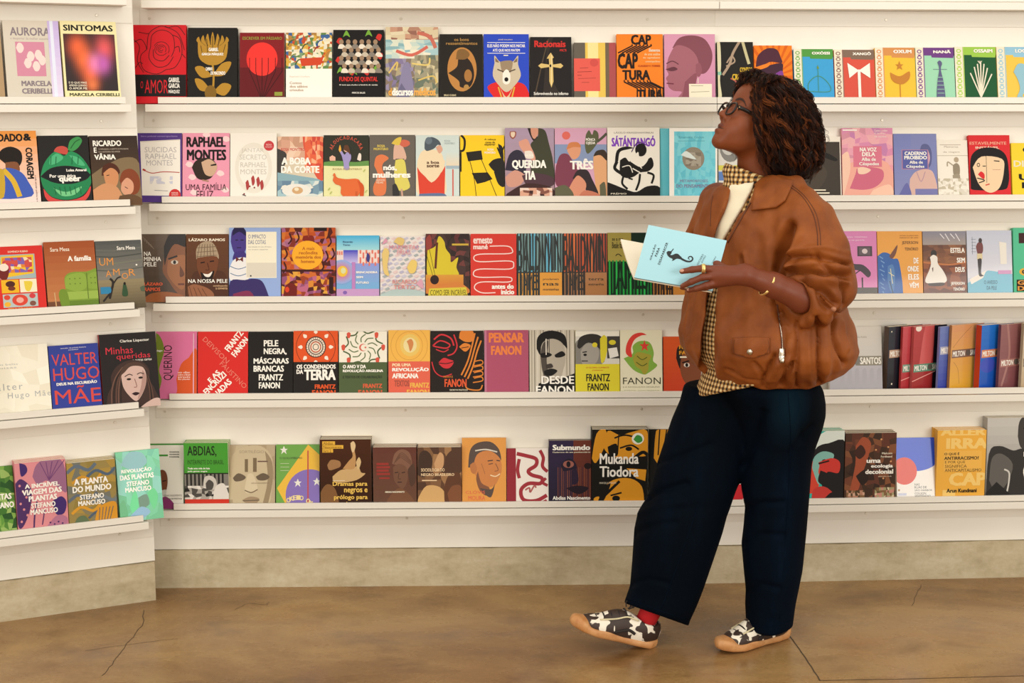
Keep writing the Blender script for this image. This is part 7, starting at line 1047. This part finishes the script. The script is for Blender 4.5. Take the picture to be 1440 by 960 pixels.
for i in range(64):                     # side locks falling in front of the ear, and on the far side
    s = 1 if rng.rand() < .72 else -1; j = rng.uniform(-.035, .004)
    pts = [hloc((.034+j, s*.055, .112)), hloc((.074+j, s*.066, .080)), hloc((.082+j, s*.080, .035)), hloc((.070+j, s*.090, -.005)), hloc((.046+j, s*.096, -.045)), hloc((.018+j, s*.096, -.09)), hloc((.0+j, s*.092, -.125))]
    path = np.array(smooth_pts([tuple(p) for p in pts], 7)); lock(path[:rng.randint(26, 43)], 9, .006, rng.uniform(.003, .007), rng.uniform(.035, .06), rng.uniform(0, 6))
nmesh('hair', np.concatenate(SV), SF, woman, M['hair'], np.concatenate(SCc))

# ---------------------------------------------------------------- shoes and socks
def shoe(label, heel, dirv, pitch, roll=0):
    f_ = A3(*dirv, 0); f_ /= np.linalg.norm(f_); l_ = np.cross(A3(0, 0, 1), f_); u_ = A3(0, 0, 1)
    cp, sp_ = math.cos(pitch), math.sin(pitch); f2, u2 = f_*cp+u_*sp_, u_*cp-f_*sp_; RM = np.stack([f2, l_, u2], 1); pv = heel+f_*.03
    loc = lambda P: ((P-pv)@RM+A3(.03, 0, 0))*A3(1/1.06, 1/1.03, 1/1.14)
    toW = lambda p: pv+RM@(np.array(p, float)*A3(1.06, 1.03, 1.14)-A3(.03, 0, 0))
    def halfw(t): return np.interp(t, [0, .02, .06, .11, .16, .20, .235, .258, .268], [.012, .027, .031, .029, .036, .040, .034, .020, .004])
    def rise(t): return np.interp(t, [0, .015, .03, .10, .19, .235, .268], [.006, .0015, 0, 0, .001, .006, .016])
    def f_sole(P):
        q = loc(P); t, w, h_ = q.T; wav = .020+.010*np.exp(-((t-.26)/.035)**2)+.006*np.exp(-((t-.165)/.03)**2)+.008*np.exp(-((t-.0)/.03)**2)
        d2 = np.maximum(np.abs(w)-halfw(np.clip(t, 0, .268))-.002, np.maximum(-t, t-.268)); dz = np.maximum(rise(t)-h_, h_-wav-rise(t)*.6)
        d = smax(d2, dz, .010)
        return smin(d, ell(q, (.238, 0, .026), (.031, .033, .018)), .01)
    def f_up(P):
        q = loc(P); d = ell(q, (.052, 0, .045), (.054, .033, .046)); d = smin(d, ell(q, (.115, 0, .038), (.075, .033, .045)), .02); d = smin(d, ell(q, (.185, 0, .025), (.066, .037, .030)), .02)
        d = smin(d, cap(q, A3(.055, 0, .05), A3(.050, 0, .082), .034, .032), .015)
        d = smax(d, q[:, 2]-.066-.30*np.maximum(0, q[:, 0]-.060)-.6*np.maximum(0, .028-q[:, 0]), .004); d = smax(d, .012-q[:, 2], .003)
        return smax(d, -cap(q, A3(.055, 0, .062), A3(.052, 0, .14), .025, .028), .004)
    s_ = thing('sneaker', label, 'shoe', tuple(heel), group='cow print sneakers')
    lo_ = np.minimum(toW((-.02, 0, 0)), toW((.28, 0, 0)))-A3(.06, .06, .045); hi_ = np.maximum(toW((-.02, 0, .1)), toW((.28, 0, .1)))+.06
    for nm_, fn, mm in (('sole', f_sole, 'gum'), ('upper', f_up, 'cow')):
        V, Q = sdf_mesh(fn, lo_, hi_, .0032); V = smooth_v(V, Q, 1, .5)
        me = bpy.data.meshes.new(nm_); me.from_pydata((V-heel).tolist(), [], Q.tolist()); me.update(); me.polygons.foreach_set('use_smooth', [True]*len(me.polygons)); link(nm_, me, s_, M[mm])
    def lt(name, pts, r, mm):
        V, F = tube_vq(smooth_pts([tuple(toW(p)) for p in pts], 5), r, 6); me = mesh(name, V-heel, F, True); link(name, me, s_, M[mm])
    for i in range(5):
        t = .118+i*.020; z_ = .0835-.0072*i-.0002*i*i; lt('lace', [(t, -.021, z_-.010), (t+.004, -.010, z_), (t+.006, .010, z_), (t+.001, .021, z_-.010)], .0024, 'lace')
    for s in (-1, 1):
        lt('lace_loop', [(.112, 0, .087), (.104, s*.014, .099), (.116, s*.024, .101), (.118, s*.008, .090)], .0018, 'lace')
        lt('trim', [(.085, s*.031, .070), (.118, s*.027, .072), (.150, s*.027, .060), (.195, s*.026, .048)], .0026, 'lace_light')
        lt('side_stripe', [(.085, s*.0345, .034), (.105, s*.0340, .040), (.125, s*.0340, .034), (.145, s*.0345, .026)], .0046, 'lace')
    return toW
g = np.array(GP(912, 907)); tw = shoe('cow print sneaker of the front foot with its toe raised', g+A3(.018, .0, 0), (-.97, -.24), math.radians(18.0))
tube('sock', [tw((.052, 0, .058)), tw((.045, 0, .10)), tw((.030, 0, .17))], [.030, .032, .036], woman, M['sock'], 16)
g2 = np.array(GP(1108, 893)); tw2 = shoe('cow print sneaker of the rear foot flat on the floor', g2, (-.218, -.139), 0)
tube('sock', [tw2((.052, 0, .05)), tw2((.052, 0, .10)), tw2((.045, 0, .16))], [.029, .030, .034], woman, M['sock'], 16)

# ---------------------------------------------------------------- the open book in her hand
hb = thing('open_book', 'open pale blue paperback with a black seahorse held in the hand', 'book', BASE)
BL, BR_, TL_, TR_ = wp(892, 390, 3.925), wp(1002, 409, 3.915), wp(912, 316, 3.955), wp(1022, 338, 3.945)
def quad_slab(name, a, b, c, d, th, m_, par, bend=0, cols_=None):
    """a-b spine edge, d-c free edge; a bent slab"""
    n_ = np.cross(b-a, d-a); n_ /= np.linalg.norm(n_)
    if n_[1] > 0: n_ = -n_
    k = 8; V = []
    for i in range(k+1):
        t = i/k; o_ = n_*bend*math.sin(math.pi*t)
        for e in (0, 1):
            p = (a+(d-a)*t)*(1-e)+(b+(c-b)*t)*e+o_; V += [p, p-n_*th]
    F = []
    for i in range(k):
        q = i*4; F += [(q, q+2, q+6, q+4), (q+1, q+5, q+7, q+3), (q, q+4, q+5, q+1), (q+2, q+3, q+7, q+6)]
    F += [(0, 1, 3, 2), (k*4, k*4+2, k*4+3, k*4+1)]
    o_ = nmesh(name, np.array(V), F, par, m_, None, False); return o_, n_
M['blue_cover'] = mat('pale_blue_cover', lin('a4d4e0'), .4)
M['back_cover'] = mat('blue_cover_edge', lin('5a9cc0'), .4)
fc, fn_ = quad_slab('front_cover', BL, BR_, TR_, TL_, .0007, M['blue_cover'], hb, .003)
quad_slab('page_block', BL-fn_*.001, BR_-fn_*.001, TR_-fn_*.001+(BR_-TR_)*.012, TL_-fn_*.001+(BL-TL_)*.012, .006, M['pages'], hb, .003)
FTL, FTR = wp(873, 336, 4.05), wp(985, 357, 4.04)
quad_slab('back_pages', BL-fn_*.009, BR_-fn_*.009, FTR, FTL, .006, M['pages'], hb, -.006)
quad_slab('back_cover', BL-fn_*.016, BR_-fn_*.016, FTR-fn_*.007, FTL-fn_*.007, .0007, M['back_cover'], hb, -.006)
quad_slab('spine', BL-fn_*.0, BR_-fn_*.0, BR_-fn_*.017+A3(0, 0, -.002), BL-fn_*.017+A3(0, 0, -.002), .0008, M['back_cover'], hb)
# printed on the cover: u along the spine, v from the spine up
def cov(u, v): p = (BL+(TL_-BL)*v)*(1-u)+(BR_+(TR_-BR_)*v)*u; return p+fn_*(.003*math.sin(math.pi*v)+.0006)
def unproj(x, y):                       # photo position -> cover coordinates (bilinear, by iteration)
    u, v = .5, .5
    for _ in range(12):
        p = pix(np.array([cov(u, v), cov(u+.01, v), cov(u, v+.01)])); J = np.stack([(p[1]-p[0])/.01, (p[2]-p[0])/.01], 1); du = np.linalg.solve(J, np.array((x, y))-p[0]); u, v = u+du[0], v+du[1]
    return u, v
PV, PF = [], []
def put_poly(pts):
    b = len(PV); PV.extend(cov(*unproj(*p)) for p in pts)
    PF.extend(tuple(b+i for i in t) for t in geometry.tessellate_polygon([[Vector((p[0], p[1], 0)) for p in pts]]))
def put_stroke(pts, w0, w1):
    pts = np.array(smooth_pts(pts, 6)); T_ = np.gradient(pts, axis=0); T_ /= vlen(T_)[:, None]; N_ = np.stack([-T_[:, 1], T_[:, 0]], 1); w = np.linspace(w0, w1, len(pts))[:, None]/2
    put_poly([tuple(p) for p in pts+N_*w]+[tuple(p) for p in (pts-N_*w)[::-1]])
def put_text(t, x, y, ang, length, height, bd=.015):
    v, f = text_tris(t, bd, 1.15); c, s = math.cos(math.radians(ang)), math.sin(math.radians(ang)); b = len(PV)
    nl = 4 if bd > .004 else 1; m_ = len(v)//nl
    for i, (a, e) in enumerate(v): X, Y = a*length, e*height; PV.append(cov(*unproj(x+X*c-Y*s, y-X*s-Y*c))+fn_*.00004*(i//m_))
    PF.extend(tuple(b+i for i in q) for q in f)
Zs = lambda x, y: (860+x/6.857, 300+y/6.857)
put_poly([Zs(*p) for p in smooth_pts([(530, 375), (548, 362), (572, 366), (580, 380), (568, 398), (588, 400), (614, 388), (640, 390), (660, 408), (676, 424), (660, 440), (640, 436), (620, 440), (600, 452), (580, 456), (590, 440), (560, 424), (540, 404), (530, 375)], 3)[:-1]])
put_stroke([Zs(*p) for p in ((568, 374), (584, 358), (598, 340))], 1.6, 1.0)
put_stroke([Zs(*p) for p in ((655, 424), (690, 446), (730, 462), (765, 460), (783, 438), (770, 416), (748, 418), (740, 434), (754, 442))], 3.0, .9)
put_text('ORAÇÃO', *Zs(384, 452), 71, 23, 3.2); put_text('PARA', *Zs(436, 418), 69, 13, 3.2); put_text('DESAPARECER', *Zs(466, 496), 69, 33, 3.2)
put_text('SOCORRO', *Zs(836, 500), 62, 17, 2.6, 0); put_text('ACIOLI', *Zs(876, 478), 62, 11, 2.4, 0); put_text('romance', *Zs(975, 484), 62, 11, 1.6, 0)
nmesh('cover_print', np.array(PV), PF, fc, mat('ink_black', lin('12161a'), .5), None, False).location = (0, 0, 0)
